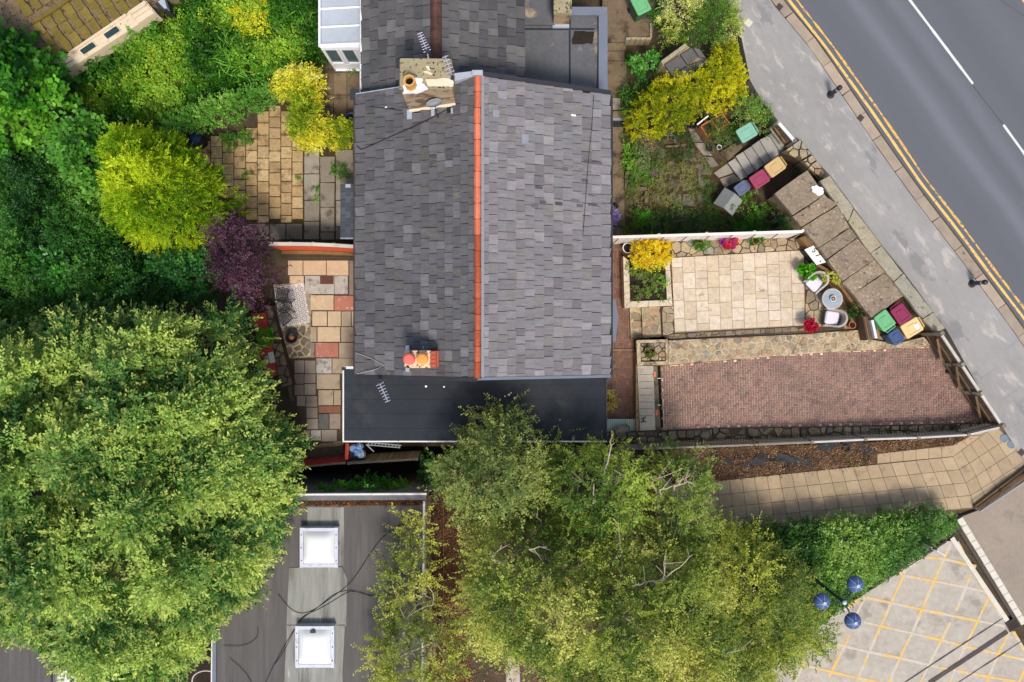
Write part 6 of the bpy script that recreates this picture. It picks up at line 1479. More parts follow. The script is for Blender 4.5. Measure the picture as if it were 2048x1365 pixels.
make_bin("tan wheelie bin next to the maroon one at the foot of the grey steps", M['bin_tan_dull'], M['bin_tan_dull'], .56, .70, 1.06, (1551, 334), (18, -13), GA, .1)
make_bin("faded maroon wheelie bin between the tan bin and the blue bin in the garden", M['bin_maroon_faded'], M['bin_maroon_faded'], .56, .66, 1.06, (1519.5, 358.5), (18, -12), GA, .05)
make_bin("small grey blue wheelie bin between the maroon bin and the felt kennel", M['bin_blue_faded'], M['bin_blue_faded'], .46, .52, .95, (1484.5, 376.5), (15, -11), GA, .02)
make_bin("pale teal wheelie bin with weeds on its lid above the grey steps", M['bin_dark_green'], M['bin_teal'], .58, .70, 1.06, (1494, 265), (20, -12), GA, .1)
make_bin("green wheelie bin next to the maroon bin in the cluster of four", M['bin_green'], M['bin_green'], .58, .70, 1.07, (1770.5, 641.5), (14, 19), GB, .3)
make_bin("maroon wheelie bin below the coping stones in the cluster of four", M['bin_maroon'], M['bin_maroon'], .58, .70, 1.07, (1803.5, 628.5), (-14, -20), GB, .3)
tb, lid = make_bin("pale tan wheelie bin with a white sticker in the cluster of four", M['bin_tan'], M['bin_tan'], .58, .74, 1.07, (1825, 656), (20, -12), GB, .3)
MB().box((.05, .17, 1.07 * .94 + .062), (.22, .16, .012)).obj("sticker", M['sticker'], lid, local=True)
make_bin("small navy blue wheelie bin below the green bin in the cluster of four", M['bin_blue'], M['bin_blue'], .48, .54, 1.0, (1793.5, 674.5), (-12, -18), GB, .3)
make_bin("green wheelie bin on the brown path at the top edge by the variegated shrub", M['bin_dark_green'], M['bin_green'], .58, .72, 1.07, (1282, 8), (-9, -18), "wheelie bin at the top path", .5)

# ---------------------------------------------------------------- patio seating
def tub_chair(label, c, face):
    rz = math.atan2(-face[1], face[0]) + math.pi / 2; q = P(*c, T + .4)
    t = thing("tub_chair", label, "chair", (q.x, q.y, T), "rattan tub chairs on the patio", rz)
    # local: faces -y; U-shaped shell of the back and arms
    b = MB(); n = 14; inn, out = [], []
    for i in range(n + 1):
        s = i / n
        if s < .25: p = (-.33, lerp(-.36, .10, s / .25))
        elif s > .75: p = (.33, lerp(.10, -.36, (s - .75) / .25))
        else: a = math.pi - (s - .25) / .5 * math.pi; p = (.33 * math.cos(a), .10 + .28 * math.sin(a))
        hz = .46 + .30 * (math.sin(math.pi * min(max((s - .08) / .84, 0), 1)) ** 1.5)
        k = 1.06; out.append((p[0] * k, p[1] * k + .0, hz)); inn.append((p[0] * .86, (p[1] - .0) * .86, hz))
    vs = []
    for i in range(n + 1):
        o, q_ = out[i], inn[i]; vs += [(o[0] * .9, o[1] * .9, .16), (o[0], o[1], o[2]), (q_[0], q_[1], q_[2]), (q_[0] * .95, q_[1] * .95, .16)]
    fs = []
    for i in range(n):
        for k in range(4): fs.append((i * 4 + k, i * 4 + (k + 1) % 4, (i + 1) * 4 + (k + 1) % 4, (i + 1) * 4 + k))
    fs += [(0, 3, 2, 1), (n * 4, n * 4 + 1, n * 4 + 2, n * 4 + 3)]
    b.add(vs, fs).obj("shell", M['rattan'], t, local=True)
    MB().prism(rrect(.58, .66, .08), .14, .30).obj("seat", M['rattan_seat'], t, local=True)
    loft([(rrect(.46, .46, .06), .305), (rrect(.52, .52, .09), .34), (rrect(.52, .52, .09), .40), (rrect(.44, .44, .08), .435)]).obj("cushion", M['cushion'], t, local=True).location = (0, -.08, 0)
    for sx in (-1, 1):
        for sy in (-1, 1): MB().tube([(sx * .24, sy * .26, .16), (sx * .26, sy * .28, 0)], .02, 5).obj("leg", M['black_metal'], t, local=True)
tub_chair("pale rattan tub chair with a white cushion next to the yellow spiky plant", (1632, 564), (-.74, .72))
tub_chair("pale rattan tub chair with a white cushion next to the empty terracotta pot", (1668, 637), (-1, -.16))
c = P(1665, 598, T + .5); t = thing("side_table", "round grey topped patio table between the two tub chairs", "table", (c.x, c.y, T))
MB().lathe([(.37, 0), (.40, .01), (.40, .04), (.38, .05), (.365, .042)], (0, 0, .46), 32).obj("rim", M['pale_wood'], t, local=True)
MB().lathe([(.36, 0), (.36, .04)], (0, 0, .468), 32).obj("tabletop", M['table_top'], t, local=True)
MB().lathe([(.28, 0), (.24, .25), (.30, .46)], (0, 0, 0), 16).obj("base", M['rattan'], t, local=True)
def pot(name, label, px, z, r, h, m, soil=True, group=None, cat="flower pot"):
    c = P(*px, z + h); t = thing(name, label, cat, (c.x, c.y, z), group)
    MB().lathe([(r * .68, 0), (r * .92, h * .85), (r, h * .85), (r * 1.02, h), (r * .84, h), (r * .78, h * .7)], (0, 0, 0), 18).obj("pot", M[m], t, local=True)
    MB().lathe([(r * .8, 0), (0, .01)], (0, 0, h * .76), 14).obj("soil", M['dark_soil'], t, local=True)
    return t
t = pot("flower_pot", "small white pot holding a candle in the middle of the round patio table", (1667, 597.5), T + .51, .11, .12, 'white_glaze')
MB().lathe([(.05, 0), (.045, .03), (.0, .035)], (0, 0, .092), 8).obj("candle", M['pot_tan'], t, local=True)
pot("flower_pot", "empty terracotta pot beside the lower rattan tub chair", (1705, 650.5), T, .14, .30, 'terracotta')
pot("flower_pot", "white glazed round pot of dark soil by the white fence and brick path", (1256, 496), .3, .21, .42, 'white_glaze')
bx = thing("number_box", "white lidded box bearing the number 57 beside the stone slabs", "box", P(1630, 512, T))
q = XY([(1609.3, 499.5), (1627, 491.3), (1652, 525), (1633.5, 530.5)], 1.15)
MB().prism(shrink(q, .02), T - .02, 1.10).obj("body", M['bin_black'], bx); lid = MB().prism(q, 1.10, 1.15).obj("lid", M['box_white'], bx)
ang = math.atan2(q[2][1] - q[1][1], q[2][0] - q[1][0])
def glyph(strokes, o, s, ang, z, name, parent, m):
    b = MB(); ca, sa = math.cos(ang), math.sin(ang)
    for st_ in strokes:
        pts = [(o[0] + (x * ca - y * sa) * s, o[1] + (x * sa + y * ca) * s, z) for x, y in st_]
        b.tube(pts, .018, 4)
    b.obj(name, m, parent)
e0 = P(1624.0, 502.0, 1.155); e1 = P(1630.6, 511.0, 1.155)
glyph([[(.55, 1), (0, 1), (0, .55), (.4, .6), (.55, .35), (.4, 0), (0, .05)]], (e0.x, e0.y), .17, ang, 1.155, "number_five", bx, M['ink'])
glyph([[(0, 1), (.55, 1), (.2, 0)]], (e1.x, e1.y), .17, ang, 1.155, "number_seven", bx, M['ink'])
c = P(1641, 523, 1.155); MB().lathe([(.03, 0), (.03, .012)], (c.x, c.y, 1.148), 8).obj("lock", M['iron'], bx)

# ---------------------------------------------------------------- bollards, lamp, sign
def bollard(label, px, z):
    c = P(*px, z); t = thing("bollard", label, "bollard", (c.x, c.y, z), "black bollards on the footway")
    MB().lathe([(.11, 0), (.11, .04), (.085, .06), (.085, .80), (.10, .82), (.10, .90), (.075, .95), (.0, .97)], (0, 0, 0), 14).obj("post", M['black_metal'], t, local=True)
    MB().lathe([(.087, 0), (.089, .01), (.089, .06), (.087, .07)], (0, 0, .68), 14).obj("reflective_band", M['alu'], t, local=True)
    MB().lathe([(.16, 0), (.15, .012)], (0, 0, .0), 12).obj("base_collar", M['iron'], t, local=True)
bollard("black bollard with a pale band at the kerb nearest the yellow shrub", (1661, 190), F)
bollard("black bollard at the kerb level with the round patio table", (1944, 568), F)
lb_ = P(1594, 1131, .5); lt = P(1680.6, 1200, 5.0)
lp_ = thing("street_lamp", "dark green lamp post carrying three blue domed lamps over the hatched yard", "street lamp", (lb_.x, lb_.y, .45))
MB().tube([(0, 0, 0), (0, 0, .9)], .11, 10).tube([(0, 0, .9), (0, 0, 4.55)], [.075, .05], 10).obj("post", M['post_green'], lp_, local=True)
MB().lathe([(.06, 0), (.075, .05), (.04, .09), (0, .10)], (0, 0, 4.5), 12).obj("finial", M['lamp_line'], lp_, local=True)
for px_ in ((1714, 1171), (1647, 1205.5), (1709, 1245)):
    q = P(*px_, 4.9); dx, dy = q.x - lb_.x, q.y - lb_.y; l = math.hypot(dx, dy); e = .30 / l
    MB().tube([(0, 0, 4.40), (dx * .35, dy * .35, 4.52), (dx * (1 - e), dy * (1 - e), 4.44)], .028, 6).obj("arm", M['post_green'], lp_, local=True)
    prof = [(.275, 0), (.285, .03)] + [(.285 * math.cos(a), .03 + .24 * math.sin(a)) for a in (math.pi / 2 * k / 7 for k in range(1, 7))] + [(.05, .268)]
    dome = MB().lathe(prof, (dx, dy, 4.26), 28).obj("lamp_dome", M['lamp_blue'], lp_, smooth=True, local=True)
    for k in range(6):
        a = 2 * math.pi * k / 6 + .35; MB().tube([(dx + r_ * math.cos(a), dy + r_ * math.sin(a), 4.262 + z_) for r_, z_ in prof[1:]], .006, 4).obj("rib", M['lamp_line'], dome, local=True)
    MB().lathe([(.055, 0), (.055, .05), (.035, .055), (.03, .03)], (dx, dy, 4.53), 10).obj("cap", M['lamp_line'], dome, local=True)
sb_ = P(1822, 1075, .9); sp = thing("sign_post", "dark post with a red and white sign plate at the hedge end", "sign", (sb_.x, sb_.y, .4))
tt = P(1871, 1099.5, 2.75)
MB().tube([(0, 0, .0), (0, 0, 2.3)], .045, 8).obj("post", M['black_metal'], sp, local=True)
MB().lathe([(.05, 0), (.05, .03), (0, .04)], (0, 0, 2.3), 8).obj("cap", M['black_metal'], sp, local=True)
pl = MB().box((.18, -.12, 1.78), (.62, .025, .75), -.55).obj("sign_plate", M['sign_white'], sp, local=True)
MB().box((.185, -.115, 1.98), (.50, .03, .12), -.55).obj("red_band", M['sign_red'], pl, local=True)

# ---------------------------------------------------------------- foliage
LEAVES = 0
def poly_field(poly, pts):
    """inside flags, distance to the outline and the direction to the nearest edge (numpy)"""
    poly = np.array(poly); n = len(poly); ins = np.zeros(len(pts), bool); best = np.full(len(pts), 1e9); near = np.zeros((len(pts), 2))
    for i in range(n):
        a, b = poly[i], poly[(i + 1) % n]
        with np.errstate(divide='ignore', invalid='ignore'):
            c = ((a[1] > pts[:, 1]) != (b[1] > pts[:, 1])) & (pts[:, 0] < (b[0] - a[0]) * (pts[:, 1] - a[1]) / (b[1] - a[1] + 1e-12) + a[0])
        ins ^= c
        ab = b - a; t = np.clip(((pts - a) @ ab) / (ab @ ab + 1e-12), 0, 1); q = a + t[:, None] * ab
        d = np.hypot(*(pts - q).T); m = d < best; best[m] = d[m]; near[m] = q[m]
    return ins, best, near
def wave(rng, pts, wl, k=6):
    """smooth random field, about -1..1"""
    f = np.zeros(len(pts))
    for _ in range(k):
        a = rng.uniform(0, 2 * np.pi); w = 2 * np.pi / (wl * rng.uniform(.6, 1.6)); f += np.sin(pts[:, 0] * np.cos(a) * w + pts[:, 1] * np.sin(a) * w + rng.uniform(0, 6.3))
    return f / (k ** .5 * .9)
def nrm_(v): return v / (np.linalg.norm(v, axis=1, keepdims=True) + 1e-9)
def crown_points(rng, polys, zlow, ztop, D, spacing, bump=.5, wl=2.0, gap=-9., layers=2, drop=.9, zpix=None, inset=0.0, bough=None):
    zp = zpix if zpix is not None else zlow + .35 * (ztop - zlow)
    A, B = [], []
    poly = XY(polys, zp); xs = [p[0] for p in poly]; ys = [p[1] for p in poly]
    for layer in range(layers):
        s = spacing * (1 + .25 * layer)
        gx, gy = np.meshgrid(np.arange(min(xs), max(xs), s), np.arange(min(ys), max(ys), s * .87)); gx = gx + (np.arange(gx.shape[0]) % 2)[:, None] * s / 2
        pts = np.stack([gx.ravel(), gy.ravel()], 1) + rng.uniform(-.45, .45, (gx.size, 2)) * s
        ins, d, near = poly_field(poly, pts)
        d = np.where(ins, d - inset, 0); f1 = wave(rng, pts, wl); ins = ins & (d > 0); keep = ins
        if layer == 0: keep = ins & (f1 > gap)
        pts, d, near, f1 = pts[keep], d[keep], near[keep], f1[keep]
        t = np.clip(d / D, 0, 1); z = zlow + (ztop - zlow) * np.sqrt(np.clip(1 - (1 - t) ** 2, 0, 1)) + f1 * bump * np.clip(t * 2, .3, 1) + rng.uniform(-.15, .15, len(pts)) * bump - layer * drop
        bo = 0
        if bough:      # leafy boughs: clumps gathered into rounded heads with dark gaps between them
            bs, amp = bough; rb = np.random.default_rng(int(bs * 1000))
            hx, hy = np.meshgrid(np.arange(min(xs) - bs, max(xs) + bs, bs), np.arange(min(ys) - bs, max(ys) + bs, bs)); hx = hx + (np.arange(hx.shape[0]) % 2)[:, None] * bs / 2
            ctr = np.stack([hx.ravel(), hy.ravel()], 1) + rb.uniform(-.34, .34, (hx.size, 2)) * bs; lift = rb.uniform(-.45, .45, len(ctr))
            dd = np.hypot(pts[:, None, 0] - ctr[None, :, 0], pts[:, None, 1] - ctr[None, :, 1]); k = dd.argmin(1); r = dd[np.arange(len(pts)), k] / (.62 * bs)
            ok = r < 1.0 + rng.uniform(-.26, .06, len(pts)); z = z + amp * (1 - r ** 2) + lift[k] * amp
            bo = np.zeros((len(pts), 3)); bo[:, :2] = (pts - ctr[k]) / bs * 1.5
            pts, d, near, f1, t, z, bo = pts[ok], d[ok], near[ok], f1[ok], t[ok], z[ok], bo[ok]
        out = np.zeros((len(pts), 3)); out[:, :2] = nrm_(near - pts) * (1 - t * .6)[:, None]; out[:, 2] = .25 + t * .45
        # lean away from the local bumps too
        e = .25; gxw = wave(np.random.default_rng(1), pts, wl)
        out[:, 0] += rng.normal(0, .32, len(pts)); out[:, 1] += rng.normal(0, .32, len(pts))
        out = out * (.6 if bough else 1) + bo
        A.append(np.column_stack([pts, z])); B.append(nrm_(out))
    return np.concatenate(A), np.concatenate(B)
def foliage(name, pts, dirs, rng, pal, m, parent=None, nt=7, nl=10, tl=.6, leaf=.12, wide=.45, spread=.7, side=.9, flat=.4, tip=None, tip_amt=.0, vary=.22, cvar=1.0, droop=.18, clump_r=.2, kind=None, tint=None, smooth_tint=3.0, fold=.12):
    """leafy twigs grown from every clump point: nt twigs of nl leaves; leaf colours picked from pal per clump and per leaf"""
    N = len(pts)
    if N == 0: return None
    Tn = N * nt; o = np.repeat(pts, nt, 0) + rng.normal(0, clump_r, (Tn, 3)) * [1, 1, .5]
    d = nrm_(np.repeat(dirs, nt, 0) * 1.0 + rng.normal(0, spread, (Tn, 3)) * [1, 1, .6])
    L_ = tl * rng.uniform(.55, 1.25, Tn)
    up = np.array([0, 0, 1.0]); pr = nrm_(np.cross(d, up + rng.normal(0, .5, (Tn, 3)))); nn = nrm_(np.cross(pr, d)); nn *= np.sign(nn[:, 2:3] + 1e-6)
    t = np.tile(np.linspace(.12, 1, nl), Tn); rp = lambda a: np.repeat(a, nl, 0)
    M_ = Tn * nl; t = t + rng.uniform(-.04, .04, M_); sgn = np.where(np.arange(M_) % 2 == 0, 1.0, -1.0)
    D_, Pp, Nn = rp(d), rp(pr), rp(nn)
    pos = rp(o) + D_ * (rp(L_) * t)[:, None]; pos[:, 2] -= droop * rp(L_) * t * t
    ld = nrm_(D_ * (1 - side * (1 - t * .7))[:, None] + Pp * (sgn * side * (1.05 - t * .55))[:, None] + rng.normal(0, .22, (M_, 3)))
    ln = nrm_(Nn * flat + up * (1 - flat) + rng.normal(0, .30, (M_, 3))); wd = nrm_(np.cross(ld, ln)); ln = np.cross(wd, ld)
    ll = leaf * rng.uniform(.65, 1.2, M_) * (1.08 - .3 * t); ww = ll * wide * rng.uniform(.8, 1.2, M_)
    v = np.empty((M_, 4, 3), np.float32)
    v[:, 0] = pos; v[:, 2] = pos + ld * ll[:, None]; mid = pos + ld * (ll * .52)[:, None] + ln * (ll * fold)[:, None]
    v[:, 1] = mid + wd * (ww / 2)[:, None]; v[:, 3] = mid - wd * (ww / 2)[:, None]
    pal = np.array([p[:3] for p in pal]); k = len(pal)
    base = (wave(rng, pts, smooth_tint) * .5 + .5) if tint is None else tint
    ci = np.clip((np.clip(base + rng.normal(0, .22 * cvar, N), 0, .999)) * (k - 1), 0, k - 1.001); i0 = ci.astype(int); f = (ci - i0)[:, None]
    cc = pal[i0] * (1 - f) + pal[np.minimum(i0 + 1, k - 1)] * f
    col = np.repeat(np.repeat(cc, nt, 0) * rng.uniform(1 - vary, 1 + vary, (Tn, 1)), nl, 0) * rng.uniform(1 - vary, 1 + vary, (M_, 1))
    if tip is not None:
        w_ = (np.clip((t - .45) / .55, 0, 1) * tip_amt * rp(rng.uniform(0, 1, Tn) > .35))[:, None]; col = col * (1 - w_) + np.array(tip[:3]) * w_
    col = np.clip(col, .004, .9)
    me = bpy.data.meshes.new(name); me.vertices.add(M_ * 4); me.vertices.foreach_set("co", v.ravel())
    me.loops.add(M_ * 4); me.loops.foreach_set("vertex_index", np.arange(M_ * 4, dtype=np.int32))
    me.polygons.add(M_); me.polygons.foreach_set("loop_start", np.arange(0, M_ * 4, 4, dtype=np.int32)); me.polygons.foreach_set("loop_total", np.full(M_, 4, np.int32))
    global LEAVES; LEAVES += M_
    at = me.color_attributes.new("leaf_colour", 'FLOAT_COLOR', 'POINT')
    rgba = np.ones((M_, 4, 4), np.float32); rgba[:, :, :3] = col[:, None, :]; at.data.foreach_set("color", rgba.ravel())
    me.materials.append(m); me.update(calc_edges=True); me.validate()
    ob = bpy.data.objects.new(name, me); COL.objects.link(ob)
    if parent is not None: attach(ob, parent)
    if kind: ob["kind"] = kind
    return ob
def g(*c, k=1.0): return tuple(v * k for v in lin(*c)[:3])
FK = 1.16
def pal(*cs): return [g(*c, k=FK) for c in cs]
def branch(b, p0, p1, r0, r1, rng, bend=.18, n=6):
    p0, p1 = Vector(p0), Vector(p1); l = (p1 - p0).length; off_ = Vector(rng.normal(0, bend * l * .5, 3)); off2 = Vector(rng.normal(0, bend * l * .25, 3))
    pts = [p0.lerp(p1, i / n) + off_ * math.sin(math.pi * i / n) + off2 * math.sin(2 * math.pi * i / n) for i in range(n + 1)]
    b.tube(pts, [lerp(r0, r1, i / n) for i in range(n + 1)], 6); return pts
def tree(name, label, cat, poly, zlow, ztop, D, base, pal_, leafm, seed, spacing=.6, trunk_r=.16, limbs=8, barkm='bark', group=None, gz=0.0, cp=None, pale=0, bare=(), **kw):
    rng = np.random.default_rng(seed); bz = P(*base, gz)
    t = thing(name, label, cat, (bz.x, bz.y, gz), group)
    pts, dirs = crown_points(rng, poly, zlow, ztop, D, spacing, **dict(dict(inset=0.0 if D <= .4 else .22 * kw.get('tl', .4)), **(cp or {})))
    foliage("crown", pts, dirs, rng, pal_, leafm, t, **kw)
    topz = lerp(zlow, ztop, .55); b = MB(); fork = Vector((bz.x, bz.y, lerp(gz, topz, .55)))
    branch(b, (bz.x, bz.y, gz - .1), fork, trunk_r, trunk_r * .7, rng, .04); b.obj("trunk", M[barkm], t)
    sel = rng.choice(len(pts), min(limbs, len(pts)), replace=False)
    for i in sel:
        q = Vector(pts[i]) - Vector((0, 0, -.12 if pale else .35)); b = MB(); pl_ = branch(b, fork, q, trunk_r * (.5 if pale else .45), .016 if pale else .012, rng, .16, 8)
        for s in (3, 5, 6):
            e = pl_[s] + Vector(rng.normal(0, .55, 3)) + Vector((0, 0, .5)); branch(b, pl_[s], e, trunk_r * .16, .008, rng, .2, 4)
        b.obj("limb", M[barkm], t)
    for z_, pl in bare:     # branches that show bare above the leaves
        b = MB(); q = [P(x, y, z_) for x, y in pl]; r_ = .026
        pts2 = []
        for i in range(len(q) - 1):
            for k in range(4): pts2.append(q[i].lerp(q[i + 1], k / 4) + Vector(rng.normal(0, .03, 3)))
        pts2.append(q[-1]); b.tube(pts2, [lerp(r_, .012, i / (len(pts2) - 1)) for i in range(len(pts2))], 6)
        for i in range(1, len(pts2) - 1, 2):
            b.tube([pts2[i], pts2[i] + Vector(rng.normal(0, .22, 3)) + (q[-1] - q[0]).normalized() * .25], [.014, .006], 5)
        b.tube([q[0], q[0].lerp(fork, .5) + Vector((0, 0, -.3)), fork], [r_, .05, .07], 6)
        b.obj("limb", M['pale_bark'], t)
    return t
def shrub(name, label, cat, poly, zlow, ztop, D, pal_, leafm, seed, spacing=.3, gz=0.0, group=None, cp=None, stems=3, **kw):
    rng = np.random.default_rng(seed); c = P(*centroid(poly), gz)
    t = thing(name, label, cat, (c.x, c.y, gz), group)
    pts, dirs = crown_points(rng, poly, zlow, ztop, D, spacing, **dict(dict(inset=0.0 if D <= .4 else .22 * kw.get('tl', .4)), **(cp or {})))
    foliage("foliage", pts, dirs, rng, pal_, leafm, t, **kw)
    for i in rng.choice(len(pts), min(stems, len(pts)), replace=False):
        b = MB(); q = Vector(pts[i]); branch(b, (lerp(c.x, q.x, .7), lerp(c.y, q.y, .7), gz - .05), q - Vector((0, 0, .12)), .03, .01, rng, .1, 4)
        b.obj("stem", M['bark'], t)
    return t

LF, LG, LS = M['leaf'], M['leaf_gloss'], M['leaf_soft']
# big tree on the left, spreading over the bottom building
tree("broadleaf_tree", "huge feathery light green tree filling the lower left beside the red boards", "tree",
     [(-200, 600), (-60, 600), (10, 618), (60, 640), (120, 605), (200, 590), (260, 615), (320, 590), (385, 620), (440, 596), (475, 592), (500, 628), (504, 668), (524, 727), (562, 765), (588, 795), (600, 815), (598, 860), (602, 900), (604, 930), (615, 965), (600, 1020), (590, 1065), (555, 1100), (545, 1150), (520, 1200), (480, 1235), (450, 1260), (425, 1300), (400, 1345), (365, 1360), (330, 1400), (200, 1410), (170, 1335), (110, 1308), (60, 1288), (30, 1270), (-200, 1255)],
     2.6, 6.8, 4.2, (250, 960), pal((66, 108, 48), (86, 128, 58), (112, 150, 68), (138, 170, 80), (164, 186, 88)), LF, 101, spacing=.27, trunk_r=.3, limbs=16, gz=-1.6,
     cp=dict(inset=.62, bump=.45, wl=2.6, layers=2, drop=1.3, bough=(1.3, 1.05)), nt=7, nl=13, tl=.66, leaf=.165, wide=.45, spread=.5, side=.75, flat=.4, tip=g(226, 230, 116, k=1.1), tip_amt=.55, clump_r=.13)
# loose small-leaved trees at the bottom, pale branches showing
BP = pal((78, 102, 36), (104, 128, 44), (132, 150, 56), (160, 168, 70), (190, 188, 96))
BT = "trees crowding the lower middle of the scene"
bk = dict(nt=6, nl=13, tl=.62, leaf=.11, wide=.55, spread=.62, side=.9, flat=.4, tip=g(214, 210, 96, k=1.0), tip_amt=.4, clump_r=.22)
tree("broadleaf_tree", "olive green tree whose pointed top overhangs the black flat roof", "tree",
     [(1010, 806), (1040, 830), (1060, 870), (1100, 905), (1110, 960), (1080, 1030), (1000, 1060), (925, 1040), (890, 1000), (868, 940), (885, 900), (930, 870), (965, 835)],
     2.6, 6.6, 2.4, (1000, 960), pal((76, 98, 48), (98, 118, 56), (124, 140, 68), (152, 162, 84)), LF, 102, spacing=.28, trunk_r=.13, limbs=9, gz=.4, group=BT, cp=dict(bump=.4, wl=2.2, layers=2, drop=1.1, bough=(.85, .55)), **bk)
tree("broadleaf_tree", "brighter green tree with an upright shoot at the black roof's right corner", "tree",
     [(1213, 852), (1232, 868), (1250, 905), (1275, 925), (1290, 980), (1270, 1050), (1180, 1070), (1110, 1050), (1085, 980), (1105, 900), (1150, 885), (1190, 895)],
     2.4, 6.4, 2.0, (1200, 980), pal((66, 98, 32), (92, 124, 40), (120, 148, 50), (142, 164, 60)), LF, 103, spacing=.31, trunk_r=.12, limbs=12, barkm='pale_bark', gz=.4, group=BT, pale=1, cp=dict(bump=.4, wl=2.2, layers=2, drop=1.1, bough=(.95, .6)), bare=[(6.5, [(1186, 1007), (1188, 968)]), (6.4, [(1208, 951), (1220, 900), (1224, 868)])], **bk)
tree("broadleaf_tree", "tree with bare white branches reaching over the tan slab path", "tree",
     [(1330, 905), (1395, 905), (1412, 945), (1400, 990), (1420, 1010), (1425, 1060), (1390, 1100), (1310, 1090), (1270, 1040), (1275, 970), (1290, 930)],
     2.2, 5.8, 2.0, (1320, 1010), pal((66, 94, 34), (92, 120, 42), (122, 144, 54), (146, 160, 66)), LF, 104, spacing=.32, trunk_r=.12, limbs=14, barkm='pale_bark', gz=.4, group=BT, pale=1, cp=dict(bump=.4, wl=2.2, layers=2, drop=1.1, bough=(.9, .6)), bare=[(6.0, [(1319, 981), (1350, 972), (1381, 951)]), (5.9, [(1304, 966), (1318, 955), (1330, 956)]), (5.9, [(1350, 972), (1375, 965), (1388, 968)])], **bk)
tree("broadleaf_tree", "broad yellowish green tree in the bottom middle with a dark hollow in its crown", "tree",
     [(940, 1060), (975, 1020), (1060, 1020), (1150, 1050), (1250, 1040), (1330, 1070), (1400, 1075), (1440, 1130), (1450, 1230), (1440, 1420), (1130, 1440), (1100, 1340), (1060, 1300), (1010, 1330), (975, 1290), (935, 1240), (925, 1150), (945, 1120)],
     2.6, 7.4, 3.0, (1200, 1150), BP, LF, 105, spacing=.27, trunk_r=.2, limbs=30, barkm='pale_bark', gz=.4, group=BT, pale=1, cp=dict(bump=.5, wl=2.4, layers=2, drop=1.2, bough=(1.0, .85)), bare=[(7.3, [(1270, 1172), (1300, 1163), (1326, 1161), (1330, 1114)]), (7.2, [(1326, 1161), (1350, 1140), (1385, 1110)]), (7.0, [(1058, 1099), (1094, 1095)]), (6.9, [(1390, 1279), (1420, 1281)]), (6.6, [(1450, 1309), (1489, 1299)]), (6.6, [(1291, 1341), (1338, 1324)]), (7.0, [(985, 1120), (1003, 1090)])], **bk)
tree("broadleaf_tree", "sparse yellow green tree overhanging the bottom building's right roof edge", "tree",
     [(830, 1030), (852, 1035), (860, 1080), (845, 1110), (872, 1130), (866, 1200), (880, 1250), (925, 1310), (915, 1430), (780, 1430), (755, 1340), (735, 1300), (760, 1260), (790, 1210), (755, 1180), (760, 1130), (800, 1110), (805, 1050)],
     2.9, 5.6, 1.6, (880, 1240), pal((104, 120, 44), (136, 146, 54), (160, 166, 64), (182, 180, 78)), LF, 106, spacing=.34, trunk_r=.1, limbs=9, barkm='pale_bark', gz=.4, group=BT, cp=dict(bump=.35, wl=1.3, gap=-.35, layers=2, drop=.6), **bk)
tree("broadleaf_tree", "olive tree mixing into the clipped hedge left of the blue domed lamp", "tree",
     [(1430, 1060), (1490, 1050), (1530, 1075), (1570, 1110), (1610, 1170), (1640, 1220), (1655, 1270), (1620, 1290), (1570, 1310), (1530, 1330), (1545, 1420), (1420, 1440), (1400, 1300), (1420, 1200), (1410, 1110)],
     1.8, 5.0, 2.2, (1500, 1190), pal((88, 110, 40), (112, 132, 46), (140, 152, 54), (164, 170, 66)), LF, 107, spacing=.29, trunk_r=.11, limbs=9, barkm='pale_bark', gz=.4, group=BT, pale=1, cp=dict(bump=.4, wl=2.2, layers=2, drop=1.0, bough=(.85, .55)), **bk)
shrub("ivy_bush", "dark glossy ivy bush at the right end of the slat fence", "bush", [(845, 915), (880, 905), (900, 920), (885, 960), (870, 985), (845, 990), (850, 950)], .3, 1.6, .5, pal((50, 90, 44), (72, 118, 52), (110, 146, 66)), LG, 108, spacing=.22, gz=-.2, nt=5, nl=8, tl=.3, leaf=.10, wide=.75, spread=.8, clump_r=.1)
# clipped hedge along the slab path
hd = [(1440, 1062), (1500, 1060), (1555, 1053), (1607, 1047), (1700, 1038), (1800, 1028), (1875, 1019), (1906, 1026), (1912, 1050), (1890, 1072), (1862, 1082), (1835, 1110), (1790, 1142), (1735, 1172), (1690, 1205), (1650, 1240), (1600, 1280), (1540, 1330), (1460, 1330), (1430, 1200)]
shrub("hedge", "dense glossy green hedge between the tan slab path and the hatched yard", "hedge", hd, 1.0, 2.0, .7, pal((66, 106, 36), (86, 130, 46), (110, 150, 56), (136, 168, 72)), LG, 110, spacing=.19, gz=.4, cp=dict(bump=.14, wl=1.0, gap=-1.8, layers=2, drop=.3, zpix=1.5), stems=14, nt=6, nl=7, tl=.26, leaf=.115, wide=.5, spread=.8, clump_r=.09, flat=.4)
shrub("hedge_spill", "straggling leafy shoots spilling from the hedge onto the hatched yard", "bush", [(1580, 1290), (1640, 1240), (1668, 1262), (1640, 1290), (1625, 1330), (1590, 1320)], .55, .95, .4, pal((70, 100, 36), (100, 128, 46)), LG, 111, spacing=.36, gz=.5, cp=dict(bump=.1, gap=-.3, layers=1), nt=5, nl=7, tl=.34, leaf=.12, wide=.5, spread=.9)
